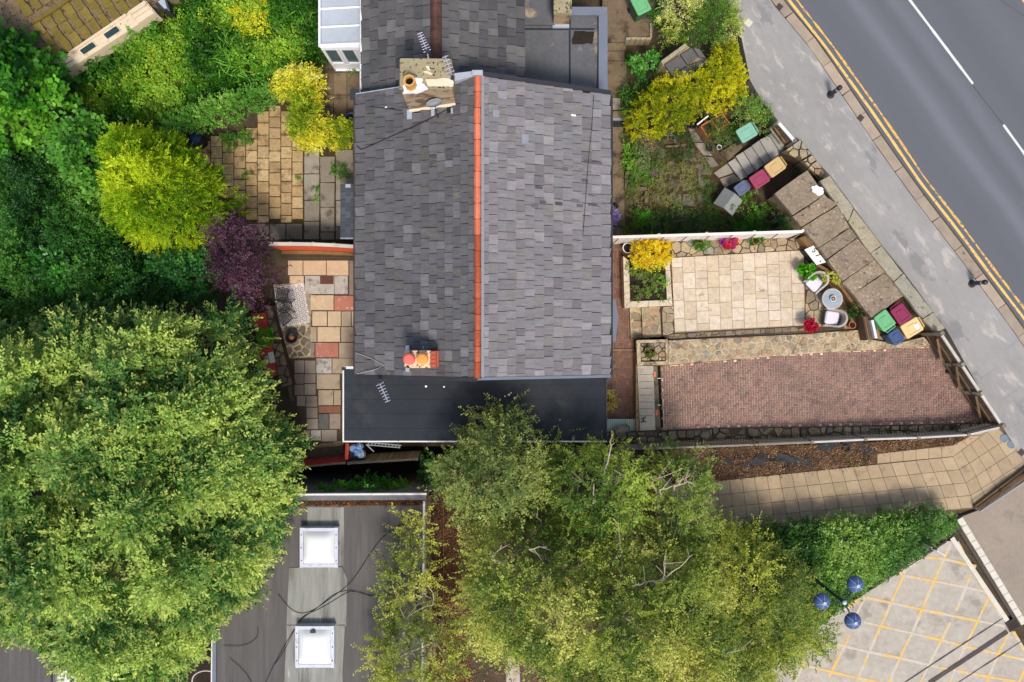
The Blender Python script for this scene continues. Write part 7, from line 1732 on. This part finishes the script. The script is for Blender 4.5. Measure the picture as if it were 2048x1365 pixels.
# sycamore, round bush and dark thicket on the left
tree("sycamore_tree", "bright green broad leaved sycamore at the left edge under the mossy roof", "tree",
     [(-80, 40), (0, 60), (30, 80), (60, 95), (95, 130), (130, 160), (140, 205), (115, 245), (85, 275), (50, 292), (0, 290), (-80, 290)], 2.2, 6.0, 3.0, (20, 190),
     pal((46, 104, 22), (68, 132, 28), (94, 154, 38), (120, 174, 54)), LF, 120, spacing=.36, cp=dict(bump=.5, wl=1.3, gap=-1.2, layers=2, drop=.7), nt=6, nl=6, tl=.4, leaf=.24, wide=.95, spread=.9, side=1.0, flat=.45, clump_r=.16, limbs=5)
tree("sycamore_tree", "rounded mid green sycamore sapling touching the golden conifer", "tree",
     [(130, 262), (165, 245), (200, 240), (232, 262), (240, 310), (235, 390), (195, 400), (155, 370), (130, 330), (118, 290)], 1.6, 4.6, 1.4, (180, 320),
     pal((48, 104, 30), (68, 128, 38), (94, 150, 50), (122, 172, 66)), LF, 121, spacing=.31, cp=dict(bump=.4, wl=1.1, gap=-1.3, layers=2, drop=.6), nt=6, nl=6, tl=.36, leaf=.20, wide=.8, spread=.9, side=1.0, flat=.45, clump_r=.13, limbs=4)
shrub("dark_thicket", "dark green small leaved thicket between the conifer and the left edge", "thicket",
      [(-80, 285), (0, 285), (60, 300), (125, 300), (150, 370), (215, 400), (235, 470), (290, 520), (340, 560), (330, 625), (200, 625), (100, 655), (-120, 670)], 1.5, 3.4, 1.6, pal((36, 78, 26), (52, 102, 34), (72, 124, 42), (98, 146, 56)), LF, 122, spacing=.25, cp=dict(bump=.5, wl=1.5, gap=-1.4, layers=3, drop=.5), nt=7, nl=8, tl=.4, leaf=.12, wide=.6, spread=.9, clump_r=.16)
shrub("laurel_bush", "bright green laurel bush in the dark thicket above the big tree", "bush", [(80, 520), (120, 480), (170, 490), (205, 530), (190, 580), (130, 600), (90, 580)], 1.6, 3.6, .9, pal((44, 110, 30), (66, 136, 38), (96, 164, 56)), LG, 123, spacing=.30, cp=dict(bump=.3, wl=.9, gap=-.8, layers=2, drop=.5), nt=5, nl=8, tl=.4, leaf=.20, wide=.5, spread=.7, clump_r=.1)
shrub("leafy_bush", "mid green bush between the purple tree and the golden conifer", "bush", [(320, 510), (380, 490), (430, 480), (440, 540), (430, 600), (380, 610), (330, 590)], 1.2, 3.4, 1.0, pal((44, 96, 36), (62, 120, 44), (88, 142, 58)), LF, 124, spacing=.32, cp=dict(bump=.35, wl=1.0, gap=-1.0, layers=2, drop=.5), nt=6, nl=7, tl=.36, leaf=.16, wide=.6, spread=.8, clump_r=.12)
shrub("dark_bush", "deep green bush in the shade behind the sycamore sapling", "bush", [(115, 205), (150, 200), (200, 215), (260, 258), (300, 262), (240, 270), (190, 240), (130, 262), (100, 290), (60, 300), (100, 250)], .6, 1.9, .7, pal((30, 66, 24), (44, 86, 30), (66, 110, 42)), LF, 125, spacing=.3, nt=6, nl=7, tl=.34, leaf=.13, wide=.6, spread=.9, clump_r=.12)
# golden conifer: long feathery sprays
tree("golden_conifer", "golden yellow green conifer with feathery sprays", "conifer",
     [(232, 262), (285, 250), (330, 268), (372, 285), (402, 318), (428, 338), (442, 380), (454, 425), (448, 455), (420, 475), (390, 495), (350, 508), (310, 505), (275, 490), (245, 470), (222, 430), (232, 380), (220, 330), (225, 290)], 1.6, 5.6, 1.9, (335, 380),
     pal((98, 140, 14), (130, 166, 18), (164, 190, 26), (192, 208, 40)), LS, 126, spacing=.27, cp=dict(inset=.22, bump=.5, wl=.75, gap=-1.1, layers=3, drop=.6), nt=8, nl=15, tl=.46, leaf=.12, wide=.34, spread=.75, side=.6, flat=.7, tip=g(204, 222, 50, k=.95), tip_amt=.6, clump_r=.1, droop=.25, limbs=5, trunk_r=.12)
tree("purple_tree", "dark purple leaved small tree beside the rug", "tree",
     [(440, 445), (480, 430), (505, 455), (526, 470), (540, 495), (550, 525), (556, 548), (538, 572), (522, 600), (505, 622), (485, 605), (470, 575), (440, 570), (428, 540), (435, 495)], 1.4, 4.0, 1.0, (490, 540),
     pal((58, 34, 48), (76, 46, 62), (98, 62, 80), (122, 84, 100)), LF, 127, spacing=.28, cp=dict(bump=.35, wl=.8, gap=-1.2, layers=2, drop=.5), nt=7, nl=9, tl=.42, leaf=.095, wide=.6, spread=.8, clump_r=.13, limbs=7, trunk_r=.08)
shrub("brown_seedheads", "thin reddish brown stems beside the purple tree's top", "bush", [(455, 395), (490, 390), (500, 430), (480, 445), (455, 430)], .6, 1.4, .5, pal((92, 60, 48), (120, 80, 60)), LS, 128, spacing=.3, cp=dict(layers=1), nt=7, nl=9, tl=.5, leaf=.05, wide=.4, spread=.6)
# lush undergrowth across the top left: one mass nobody could count, with plants that stand out set into it
rng = np.random.default_rng(130)
UG = [(318, 5), (345, -70), (660, -70), (642, 10), (640, 130), (598, 135), (545, 155), (480, 180), (420, 205), (345, 235), (260, 262), (200, 240), (140, 225), (125, 165), (160, 150), (240, 105), (310, 50)]
pts, dirs = crown_points(rng, UG, .35, 1.1, .6, .26, bump=.28, wl=1.1, gap=-1.7, layers=2, drop=.35, zpix=.7)
foliage("undergrowth", pts, dirs, rng, pal((48, 96, 20), (70, 122, 26), (98, 148, 34), (128, 170, 46), (150, 184, 56)), LF, nt=6, nl=7, tl=.34, leaf=.13, wide=.65, spread=.9, side=1.0, flat=.45, clump_r=.13, kind="stuff")
shrub("undergrowth_bush", "tall leafy growth pressing against the cream panel's lower edge", "bush", [(105, 165), (150, 145), (200, 118), (240, 95), (300, 55), (322, 35), (335, 60), (300, 95), (240, 130), (180, 168), (130, 190)], 1.2, 2.25, .5, pal((56, 108, 24), (84, 136, 34), (114, 160, 44)), LF, 129, spacing=.24, cp=dict(bump=.25, wl=.9, layers=2, drop=.5), nt=6, nl=7, tl=.36, leaf=.13, wide=.65, spread=.9, clump_r=.12)
shrub("spurge_bush", "yellow flowered dome of spurge in the lush undergrowth near the top edge", "bush", [(455, 20), (490, 5), (540, 8), (548, 45), (530, 78), (490, 75), (462, 55)], .9, 1.7, .6, pal((150, 170, 20), (190, 196, 30), (212, 206, 50)), LF, 131, spacing=.22, cp=dict(bump=.1, wl=.6, layers=1), nt=6, nl=6, tl=.2, leaf=.08, wide=.8, spread=.9, clump_r=.08)
UGG = "plants standing out of the undergrowth"
for i, (p, a_, lab) in enumerate((([(170, 185), (215, 165), (250, 185), (235, 220), (190, 232), (168, 212)], 1.5, "lime green frothy flowered plant nearest the sycamore in the undergrowth"), ([(205, 150), (260, 130), (300, 140), (290, 175), (240, 180)], 1.4, "lime green frothy flowered plant by the cream panel's lower end"), ([(290, 110), (350, 85), (380, 120), (330, 150)], 1.3, "rounded yellow green plant midway in the undergrowth"), ([(395, 30), (440, 15), (450, 60), (400, 75)], 1.4, "bright green leafy plant left of the yellow spurge dome"))):
    shrub("flowering_plant", lab, "plant", p, .8, a_, .5, pal((112, 158, 36), (146, 178, 44), (176, 196, 62)), LS, 132 + i, spacing=.24, group=UGG, cp=dict(bump=.15, wl=.7, layers=1), nt=7, nl=7, tl=.24, leaf=.07, wide=.9, spread=1.0, clump_r=.09)
for i, (p, lab) in enumerate((([(455, 120), (500, 105), (520, 140), (490, 165), (455, 155)], "clump of strap leaves in the middle of the undergrowth"), ([(560, 5), (620, -5), (636, 25), (590, 35)], "clump of strap leaves beside the conservatory near the top edge"), ([(520, 100), (575, 95), (585, 130), (535, 145)], "fern like clump above the golden hedge's corner"))):
    shrub("strap_leaf_plant", lab, "plant", p, .6, 1.3, .4, pal((66, 128, 30), (96, 156, 44), (126, 178, 62)), LF, 140 + i, spacing=.34, cp=dict(layers=1), nt=9, nl=3, tl=.28, leaf=.55, wide=.09, spread=.9, side=.35, flat=.6, droop=.4)
shrub("ivy_hedge", "ivy covered hedge running from the blue tub up to the golden hedge", "hedge", [(325, 245), (370, 232), (430, 205), (490, 190), (545, 172), (562, 190), (540, 212), (500, 222), (470, 238), (420, 255), (370, 272), (330, 272)], .9, 1.9, .35, pal((84, 138, 42), (112, 160, 56), (148, 186, 78)), LF, 145, spacing=.2, cp=dict(bump=.12, wl=.8, layers=2, drop=.3), nt=5, nl=7, tl=.26, leaf=.09, wide=.8, spread=.9, clump_r=.08)
shrub("golden_hedge", "bright yellow variegated hedge bent round the corner of the tan flags", "hedge", [(545, 165), (575, 148), (600, 138), (632, 142), (642, 165), (638, 240), (660, 246), (711, 249), (711, 284), (680, 290), (650, 293), (625, 296), (600, 288), (582, 270), (585, 235), (595, 205), (575, 190), (550, 195)], 1.1, 1.9, .4, pal((130, 152, 24), (214, 204, 44), (244, 226, 74), (250, 234, 110)), LF, 146, spacing=.16, cp=dict(bump=.1, wl=.5, layers=2, drop=.3), nt=6, nl=7, tl=.24, leaf=.085, wide=.7, spread=.9, clump_r=.08, vary=.32)
YW = "weeds growing between the yard flags"
for i, (x, y, r_, lab) in enumerate(((462, 282, 19, "leafy weed clump at the top of the tan flags"), (493, 275, 14, "small bright weed among the tan flags' top rows"), (680, 345, 15, "round green weed clump by the slim garden store"), (636, 372, 6, "tiny weed in the grey flags' middle joint"), (593, 352, 6, "tiny weed between tan flags and grey flags"), (497, 348, 7, "tiny weed in the middle of the tan flags"), (640, 400, 6, "tiny weed in the grey flags' lower joint"), (700, 145, 6, "tiny weed below the conservatory corner"))):
    shrub("weed", lab, "weed", [(x - r_, y), (x - r_ * .6, y - r_ * .8), (x + r_ * .6, y - r_ * .8), (x + r_, y), (x + r_ * .5, y + r_ * .9), (x - r_ * .5, y + r_ * .9)], .1, .1 + r_ * .016, .2, pal((62, 110, 30), (92, 142, 44), (124, 168, 56)), LF, 150 + i, spacing=.16, group=YW, cp=dict(bump=.05, layers=1), stems=2, nt=5, nl=6, tl=.16, leaf=.09, wide=.5, spread=.9, clump_r=.05)
t = shrub("bright_weed", "bright green plant growing out of the red boards", "plant", [(520, 668), (535, 662), (543, 672), (540, 688), (528, 692), (520, 682)], .95, 1.35, .25, pal((70, 150, 20), (104, 180, 34), (140, 200, 60)), LF, 160, spacing=.16, gz=.8, cp=dict(layers=1, bump=.05), stems=2, nt=5, nl=5, tl=.15, leaf=.12, wide=.8, spread=.9, clump_r=.05)
shrub("ivy_bush", "low green growth along the parapet's edge above the bottom building", "bush", [(628, 978), (660, 972), (700, 968), (760, 968), (815, 978), (812, 988), (630, 990)], 1.1, 2.5, .25, pal((56, 116, 26), (86, 150, 36), (120, 178, 54)), LF, 161, spacing=.18, gz=.9, cp=dict(bump=.2, wl=.5, layers=2, drop=.3, zpix=2.2), nt=5, nl=6, tl=.22, leaf=.11, wide=.7, spread=.9, clump_r=.07)
# right-hand gardens
shrub("golden_shrub", "large golden yellow juniper like shrub across the garden by the street", "shrub", [(1256, 250), (1265, 215), (1280, 190), (1325, 160), (1370, 140), (1412, 122), (1440, 92), (1470, 96), (1480, 130), (1490, 165), (1484, 195), (1462, 215), (1420, 225), (1385, 232), (1372, 250), (1345, 262), (1300, 272), (1262, 268)], .5, 1.9, .9, pal((96, 118, 10), (142, 152, 14), (180, 178, 22), (204, 196, 36)), LS, 170, spacing=.22, gz=.0, cp=dict(inset=.02, bump=.42, wl=.5, gap=-1.2, layers=2, drop=.45), nt=7, nl=8, tl=.22, leaf=.08, wide=.75, spread=1.0, side=.9, clump_r=.08, tip=g(222, 206, 30, k=.8), tip_amt=.5)
shrub("variegated_shrub", "cream and green variegated shrub at the footway edge near the top", "shrub", [(1310, 58), (1330, 15), (1335, -50), (1410, -60), (1412, 15), (1440, 6), (1465, 18), (1484, 36), (1481, 52), (1470, 66), (1474, 92), (1437, 94), (1400, 92), (1378, 102), (1369, 86), (1328, 78)], .8, 2.6, .9, pal((70, 110, 30), (120, 146, 44), (178, 184, 82), (206, 204, 128)), LF, 171, spacing=.24, cp=dict(bump=.35, wl=.9, gap=-1.4, layers=2, drop=.5), nt=6, nl=8, tl=.32, leaf=.085, wide=.65, spread=.8, clump_r=.09, vary=.3)
shrub("dark_green_bush", "dark green rounded bush between the brown steps and the shed", "bush", [(1258, 135), (1275, 108), (1300, 102), (1318, 125), (1312, 155), (1290, 170), (1262, 160)], .4, 1.6, .6, pal((36, 88, 22), (54, 112, 30), (80, 140, 42)), LG, 172, spacing=.26, cp=dict(bump=.25, wl=.6, gap=-1.0, layers=2, drop=.4), nt=6, nl=7, tl=.3, leaf=.13, wide=.6, spread=.8, clump_r=.1)
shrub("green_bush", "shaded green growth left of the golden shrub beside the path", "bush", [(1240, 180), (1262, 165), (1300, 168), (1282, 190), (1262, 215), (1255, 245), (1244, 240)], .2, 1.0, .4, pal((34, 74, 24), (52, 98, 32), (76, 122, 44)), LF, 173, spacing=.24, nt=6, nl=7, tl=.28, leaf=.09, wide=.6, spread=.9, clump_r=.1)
shrub("green_bush", "tall green growth in the dark corner between variegated shrub and green bin", "bush", [(1300, 5), (1335, -20), (1340, 20), (1325, 50), (1306, 52), (1302, 30)], .4, 1.6, .5, pal((40, 90, 26), (62, 116, 36), (90, 142, 50)), LF, 174, spacing=.24, nt=6, nl=7, tl=.3, leaf=.11, wide=.6, spread=.9, clump_r=.1)
shrub("green_bush", "weedy green growth behind the teal bin along the street wall", "bush", [(1462, 205), (1495, 192), (1520, 210), (1540, 236), (1545, 252), (1520, 262), (1505, 245), (1475, 252), (1460, 235)], .3, 1.1, .4, pal((62, 100, 30), (90, 128, 42), (124, 152, 62)), LF, 175, spacing=.22, cp=dict(gap=-1.0), nt=6, nl=7, tl=.3, leaf=.10, wide=.5, spread=.9, clump_r=.1)
shrub("trough_weeds", "weeds sprouting in the terracotta trough", "weeds", [(1404, 253), (1443, 230), (1455, 246), (1416, 268)], .3, .7, .3, pal((62, 96, 30), (96, 128, 46), (130, 130, 60)), LF, 176, spacing=.2, gz=.2, cp=dict(gap=-.6, layers=1), nt=5, nl=7, tl=.24, leaf=.09, wide=.5, spread=.9)
shrub("weed_patch", "tangle of weeds between the trough and the flag path", "weeds", [(1405, 272), (1450, 255), (1470, 270), (1465, 290), (1430, 290), (1412, 285)], .1, .6, .3, pal((66, 100, 30), (98, 130, 44), (136, 140, 64)), LF, 177, spacing=.22, cp=dict(gap=-.9, layers=1), nt=5, nl=7, tl=.26, leaf=.09, wide=.5, spread=.9)
def fern(label, px, z, r, seed, n=11):
    rng = np.random.default_rng(seed); c = P(*px, z); d = np.array([[math.cos(a), math.sin(a), .75] for a in np.linspace(0, 6.28, n, endpoint=False) + rng.uniform(-.2, .2, n)])
    t = thing("fern", label, "fern", (c.x, c.y, 0)); foliage("fronds", np.repeat(np.array([[c.x, c.y, z - .2]]), n, 0), nrm_(d), rng, pal((56, 120, 22), (86, 156, 34), (120, 186, 52)), LF, t, nt=1, nl=34, tl=r, leaf=r * .26, wide=.22, spread=.08, side=.95, flat=.75, droop=.55, clump_r=.01)
    MB().tube([(c.x, c.y, -.05), (c.x, c.y, z - .15)], .04, 6).obj("crown_base", M['bark'], t)
fern("bright green fern below the felt kennel", (1516, 432), .5, .45, 180); fern("large green fern against the white fence by the timber edging", (1484, 456), .5, .5, 181)
fern("smaller fern between the kennel and the stone slabs", (1515, 455), .5, .6, 182); fern("leafy fern with orange flowers at the house end of the weedy garden", (1288, 436), .5, .5, 183)
shrub("ivy_bush", "yellow green leafy plant right of the kennel and below the maroon bin", "bush", [(1485, 400), (1515, 388), (1540, 400), (1545, 420), (1510, 425), (1490, 418)], .2, .9, .4, pal((80, 124, 30), (116, 152, 44), (150, 176, 64)), LF, 184, spacing=.22, cp=dict(gap=-1.0), nt=5, nl=7, tl=.28, leaf=.12, wide=.6, spread=.9)
shrub("dark_shrub", "dark purple brown shrub against the timber edging near the white fence", "shrub", [(1525, 430), (1545, 425), (1560, 445), (1548, 462), (1525, 458)], .2, .9, .4, pal((50, 40, 34), (70, 58, 46)), LF, 185, spacing=.2, nt=5, nl=7, tl=.24, leaf=.07, wide=.6, spread=.9)
shrub("ivy_bush", "dark ivy in the corner of white fence and timber edging", "bush", [(1560, 430), (1590, 440), (1604, 460), (1570, 466), (1552, 462)], .1, .6, .3, pal((30, 74, 26), (50, 102, 36), (76, 130, 50)), LG, 186, spacing=.2, nt=5, nl=6, tl=.22, leaf=.12, wide=.75, spread=.9)
rng = np.random.default_rng(190)
def scatter(name, poly, z, sp, pal_, gap, hgt=.12, mt=LF, **kw):
    pts, dirs = crown_points(rng, poly, z, z + hgt, .3, sp, bump=hgt * .4, wl=.9, gap=gap, layers=1, zpix=z)
    foliage(name, pts, dirs, rng, pal_, mt, kind="stuff", **kw)
scatter("garden_weeds", [(1250, 265), (1300, 272), (1372, 255), (1390, 290), (1420, 350), (1440, 400), (1440, 440), (1600, 462), (1250, 468), (1247, 430), (1300, 420), (1245, 400)], .03, .15, pal((52, 84, 26), (80, 112, 36), (112, 132, 52), (140, 138, 76)), -.2, .14, nt=5, nl=6, tl=.18, leaf=.07, wide=.45, spread=.9, clump_r=.08)
scatter("garden_weeds", [(1246, 415), (1330, 425), (1440, 430), (1580, 462), (1440, 466), (1246, 470)], .03, .16, pal((40, 72, 24), (62, 98, 32), (92, 120, 46)), -.7, .22, nt=5, nl=6, tl=.2, leaf=.07, wide=.5, spread=.9, clump_r=.08)
scatter("garden_weeds", [(1250, 280), (1285, 290), (1300, 380), (1262, 372), (1248, 330)], .1, .16, pal((60, 110, 26), (92, 142, 36), (126, 168, 52)), -.4, .25, nt=5, nl=6, tl=.2, leaf=.09, wide=.55, spread=.9, clump_r=.08)
scatter("dry_grass", [(1262, 270), (1330, 280), (1420, 300), (1440, 380), (1310, 415), (1262, 300)], .05, .22, pal((146, 118, 92), (172, 146, 116), (126, 106, 70)), .3, .1, LS, nt=6, nl=6, tl=.16, leaf=.07, wide=.2, spread=1.0, clump_r=.08)
for i, (p, lab) in enumerate((([(1275, 285), (1300, 276), (1308, 285), (1285, 330), (1278, 355), (1270, 352)], "dead pinkish brown plant in the flower strip by the house"), ([(1330, 272), (1350, 268), (1348, 282), (1330, 284)], "dead brown plant below the golden shrub"), ([(1360, 425), (1410, 420), (1420, 432), (1370, 440), (1320, 446)], "greyish dried flower clump in front of the white fence"))):
    shrub("dried_plant", lab, "plant", p, .1, .45, .2, pal((150, 124, 112), (176, 152, 140), (132, 112, 104)), LS, 191 + i, spacing=.16, cp=dict(layers=1), stems=2, nt=6, nl=7, tl=.2, leaf=.045, wide=.5, spread=1.0)
# raised bed, its yellow shrub and the pot plants of the patio
shrub("yellow_shrub", "ball of bright yellow flowers in the raised bed against the white fence", "shrub", [(1262, 500), (1275, 482), (1300, 476), (1330, 480), (1342, 500), (1338, 520), (1318, 534), (1290, 538), (1268, 528)], .95, 1.75, .55, pal((206, 172, 14), (236, 196, 22), (240, 210, 50), (214, 160, 20)), LF, 200, spacing=.16, gz=.6, cp=dict(bump=.08, wl=.5, layers=2, drop=.25), nt=6, nl=7, tl=.2, leaf=.07, wide=.75, spread=.9, clump_r=.07, vary=.3)
scatter("bed_plants", [(1262, 520), (1330, 524), (1333, 597), (1263, 600)], .7, .17, pal((60, 104, 26), (90, 140, 36), (126, 168, 54), (110, 130, 60)), -.45, .22, nt=5, nl=6, tl=.2, leaf=.085, wide=.6, spread=.9, clump_r=.08)
def pot_plant(name, label, px, z, r, pal_, seed, leafm=LF, n=9, blooms=None, potm='terracotta', cat="potted plant", pot_r=.15, **kw):
    c = P(*px, z + .3); t = thing(name, label, cat, (c.x, c.y, z)); rng = np.random.default_rng(seed)
    MB().lathe([(pot_r * .68, 0), (pot_r * .92, .22), (pot_r * 1.02, .22), (pot_r * 1.02, .27), (pot_r * .84, .27), (pot_r * .8, .2)], (0, 0, 0), 16).obj("pot", M[potm], t, local=True)
    MB().lathe([(pot_r * .8, 0), (0, .01)], (0, 0, .2), 12).obj("soil", M['dark_soil'], t, local=True)
    a = rng.uniform(0, 6.28, n); rr = r * np.sqrt(rng.uniform(0, .6, n)); pts = np.stack([c.x + rr * np.cos(a), c.y + rr * np.sin(a), z + .3 + (r - rr) * .6], 1)
    d = nrm_(np.stack([np.cos(a) * .7, np.sin(a) * .7, np.full(n, .8)], 1)); k = dict(nt=5, nl=6, tl=r * .8, leaf=.10, wide=.6, spread=.6, clump_r=.04); k.update(kw)
    foliage("leaves", pts, d, rng, pal_, leafm, t, **k)
    if blooms:
        for m_, bx_, by_, br in blooms:
            q = P(px[0] + bx_, px[1] + by_, z + .6); ang = rng.uniform(0, 6.28, 7)
            foliage("bloom", np.stack([q.x + br * .35 * np.cos(ang), q.y + br * .35 * np.sin(ang), np.full(7, q.z)], 1), nrm_(np.stack([np.cos(ang), np.sin(ang), np.full(7, 1.0)], 1)), rng, [m_, tuple(v * .8 for v in m_)], LF, t, nt=3, nl=4, tl=br * .5, leaf=br * .7, wide=.9, spread=.7, clump_r=.02)
GP = pal((46, 96, 24), (72, 126, 36), (104, 152, 52))
pot_plant("potted_plant", "green potted plant left of the pink flowers by the white fence", (1402, 487), T, .26, GP, 210)
pot_plant("potted_plant", "green potted plant right of the pink flowers by the white fence", (1513, 481), T, .28, GP, 211)
pink, mag, red_, coral = g(216, 70, 130, k=.9), g(176, 60, 160, k=.9), g(214, 40, 76, k=.9), g(226, 100, 90, k=.9)
pot_plant("flower_pot", "pot of pink and magenta flowers in front of the white fence", (1458, 487), T, .24, GP, 212, blooms=[(mag, -12, -5, .16), (pink, 9, -5, .15), (coral, -1, -10, .13), (red_, -4, 5, .14), (pink, 7, 6, .13), (coral, 12, 0, .11)])
pot_plant("flower_pot", "pot of bright crimson flowers at the patio's lower right corner", (1622, 651), T, .16, GP, 213, blooms=[(red_, a_, b_, .15) for a_, b_ in ((-6, -4), (3, -7), (7, 2), (-3, 5), (-8, 3), (1, 0), (5, 8))])
pot_plant("potted_plant", "bright green leafy plant left of the upper tub chair", (1611, 545), T, .24, pal((54, 120, 14), (80, 156, 20), (116, 184, 40)), 214, leaf=.2, wide=.8)
pot_plant("potted_plant", "yellow spiky leaved plant behind the upper tub chair", (1662, 554), T + .2, .26, pal((150, 160, 40), (190, 196, 70), (214, 214, 100)), 215, leaf=.2, wide=.25)
pot_plant("potted_plant", "dark green plant between the timber edging and the lower tub chair", (1708, 622), T, .3, pal((44, 80, 24), (66, 104, 34), (92, 124, 46)), 216)
pot_plant("potted_plant", "pot of thin mixed shoots on the square stone plinth", (1300, 705), .66, .17, pal((86, 100, 40), (120, 126, 60), (70, 110, 80)), 217, n=7, potm='brown_wood', leaf=.07, pot_r=.21)
pot_plant("flower_pot", "purple hydrangea blooms against the house wall", (1226, 434), .0, .24, GP, 218, blooms=[(g(176, 150, 214, k=.9), a_, b_, .17) for a_, b_ in ((-4, -12), (2, -6), (5, 1), (-3, 3), (3, 10), (-4, 14))])
pot_plant("wall_plant", "yellow and rust leaved plant at the extension's right corner", (1217, 800), .0, .35, pal((146, 130, 50), (190, 180, 90), (150, 84, 40)), 219, n=8, leaf=.12)
# fallen leaves, weeds in joints, dead leaves in the bed
def litter(name, poly, z, n, pal_, size, seed, hgt=.03):
    rng = np.random.default_rng(seed); w = XY(poly, z); xs = [p[0] for p in w]; ys = [p[1] for p in w]
    q = np.stack([rng.uniform(min(xs), max(xs), n), rng.uniform(min(ys), max(ys), n)], 1); ins, d, nr = poly_field(w, q); q = q[ins]
    d_ = nrm_(np.column_stack([rng.normal(0, 1, (len(q), 2)), np.full(len(q), .15)]))
    foliage(name, np.column_stack([q, np.full(len(q), z + hgt)]), d_, rng, pal_, LS, nt=1, nl=3, tl=size * 2, leaf=size, wide=.6, spread=.3, side=1.0, flat=.2, clump_r=.02, droop=.1, kind="stuff", cvar=3.0, vary=.35)
DL = pal((98, 70, 50), (130, 94, 68), (164, 128, 94), (76, 58, 46), (182, 148, 112))
litter("dead_leaves", [(1385, 898), (1700, 888), (1958, 871), (1908, 890), (1755, 907), (1735, 930), (1600, 946), (1407, 966)], T - .01, 5200, DL, .065, 301)
litter("dead_leaves", [(862, 950), (935, 950), (945, 1400), (852, 1400)], .43, 3800, pal((118, 76, 52), (150, 100, 68), (92, 64, 46), (176, 132, 96)), .07, 302)
litter("dead_leaves", [(1060, 930), (1420, 960), (1450, 1400), (940, 1400)], .42, 3000, DL, .07, 303)
litter("edge_weeds", [(1290, 878), (1700, 862), (1960, 848), (1960, 868), (1290, 892)], T + .06, 420, pal((70, 90, 30), (104, 116, 44), (120, 96, 60)), .07, 304, .05)
litter("fallen_leaves", [(850, 1000), (600, 1003), (600, 1011), (850, 1010)], 2.62, 260, pal((150, 80, 40), (190, 110, 54), (100, 64, 40)), .06, 305, .03)
for i, (x, y, lab) in enumerate(((1702, 876 + 52, "yellow green leaf cluster lying on the leaf bed"), (1942, 518, "small weed tuft at the kerb above the bollard"), (1945, 557, "dry brown weed at the foot of the right bollard"))):
    shrub("weed", lab, "weed", [(x - 5, y), (x, y - 5), (x + 5, y), (x, y + 5)], .62, .75, .1, pal((110, 120, 40), (140, 140, 60)) if i < 2 else pal((130, 96, 50), (150, 110, 60)), LF, 320 + i, spacing=.14, gz=.6, cp=dict(layers=1, bump=.02), stems=1, nt=5, nl=5, tl=.12, leaf=.07, wide=.4, spread=.9)
for (px_, z_, lab) in (((1690, 893), T, "torn black plastic sheet in the leaf bed near its middle"), ((1500, 925), T, "torn black plastic sheet in the leaf bed nearest the trees"), ((1560, 915), T, "crumpled black plastic strip between the two torn sheets")):
    random.seed(int(px_[0])); c = P(*px_, z_)
    b = MB()
    for k in range(5):
        q = (c.x + random.uniform(-.9, .9), c.y + random.uniform(-.25, .25)); s_ = random.uniform(.12, .3)
        b.prism(ragged([(q[0] - s_ * 1.6, q[1] - s_ * .4), (q[0] + s_ * 1.4, q[1] - s_ * .6), (q[0] + s_, q[1] + s_ * .6), (q[0] - s_, q[1] + s_ * .5)], .07, 3), z_ - .02, z_ + random.uniform(.015, .05), (random.uniform(-.1, .1), random.uniform(-.1, .1)))
    b.obj("plastic_sheet", M['bin_black'], label=lab, cat="plastic sheet")
t = thing("tyre", "small dark round pot ring half buried in the leaf bed", "pot", P(1692, 897, T)); c = P(1692, 897, T)
b = MB(); n = 16; ring = [(c.x + .13 * math.cos(2 * math.pi * k / n), c.y + .13 * math.sin(2 * math.pi * k / n), T + .04) for k in range(n + 1)]; b.tube(ring, .035, 6, False).obj("ring", M['bin_black'], t)

rng = np.random.default_rng(400); c = P(1489, 262, 1.1)
tb_ = thing("weed", "weeds lying across the pale teal bin's lid", "weed", (c.x, c.y, 1.05))
a_ = rng.uniform(0, 6.28, 8); foliage("leaves", np.stack([c.x + .10 * np.cos(a_), c.y + .18 * np.sin(a_), np.full(8, 1.1)], 1), nrm_(np.stack([np.cos(a_), np.sin(a_), np.full(8, .25)], 1)), rng, pal((96, 128, 40), (130, 150, 60)), LF, tb_, nt=2, nl=6, tl=.16, leaf=.07, wide=.35, spread=.6, clump_r=.03)
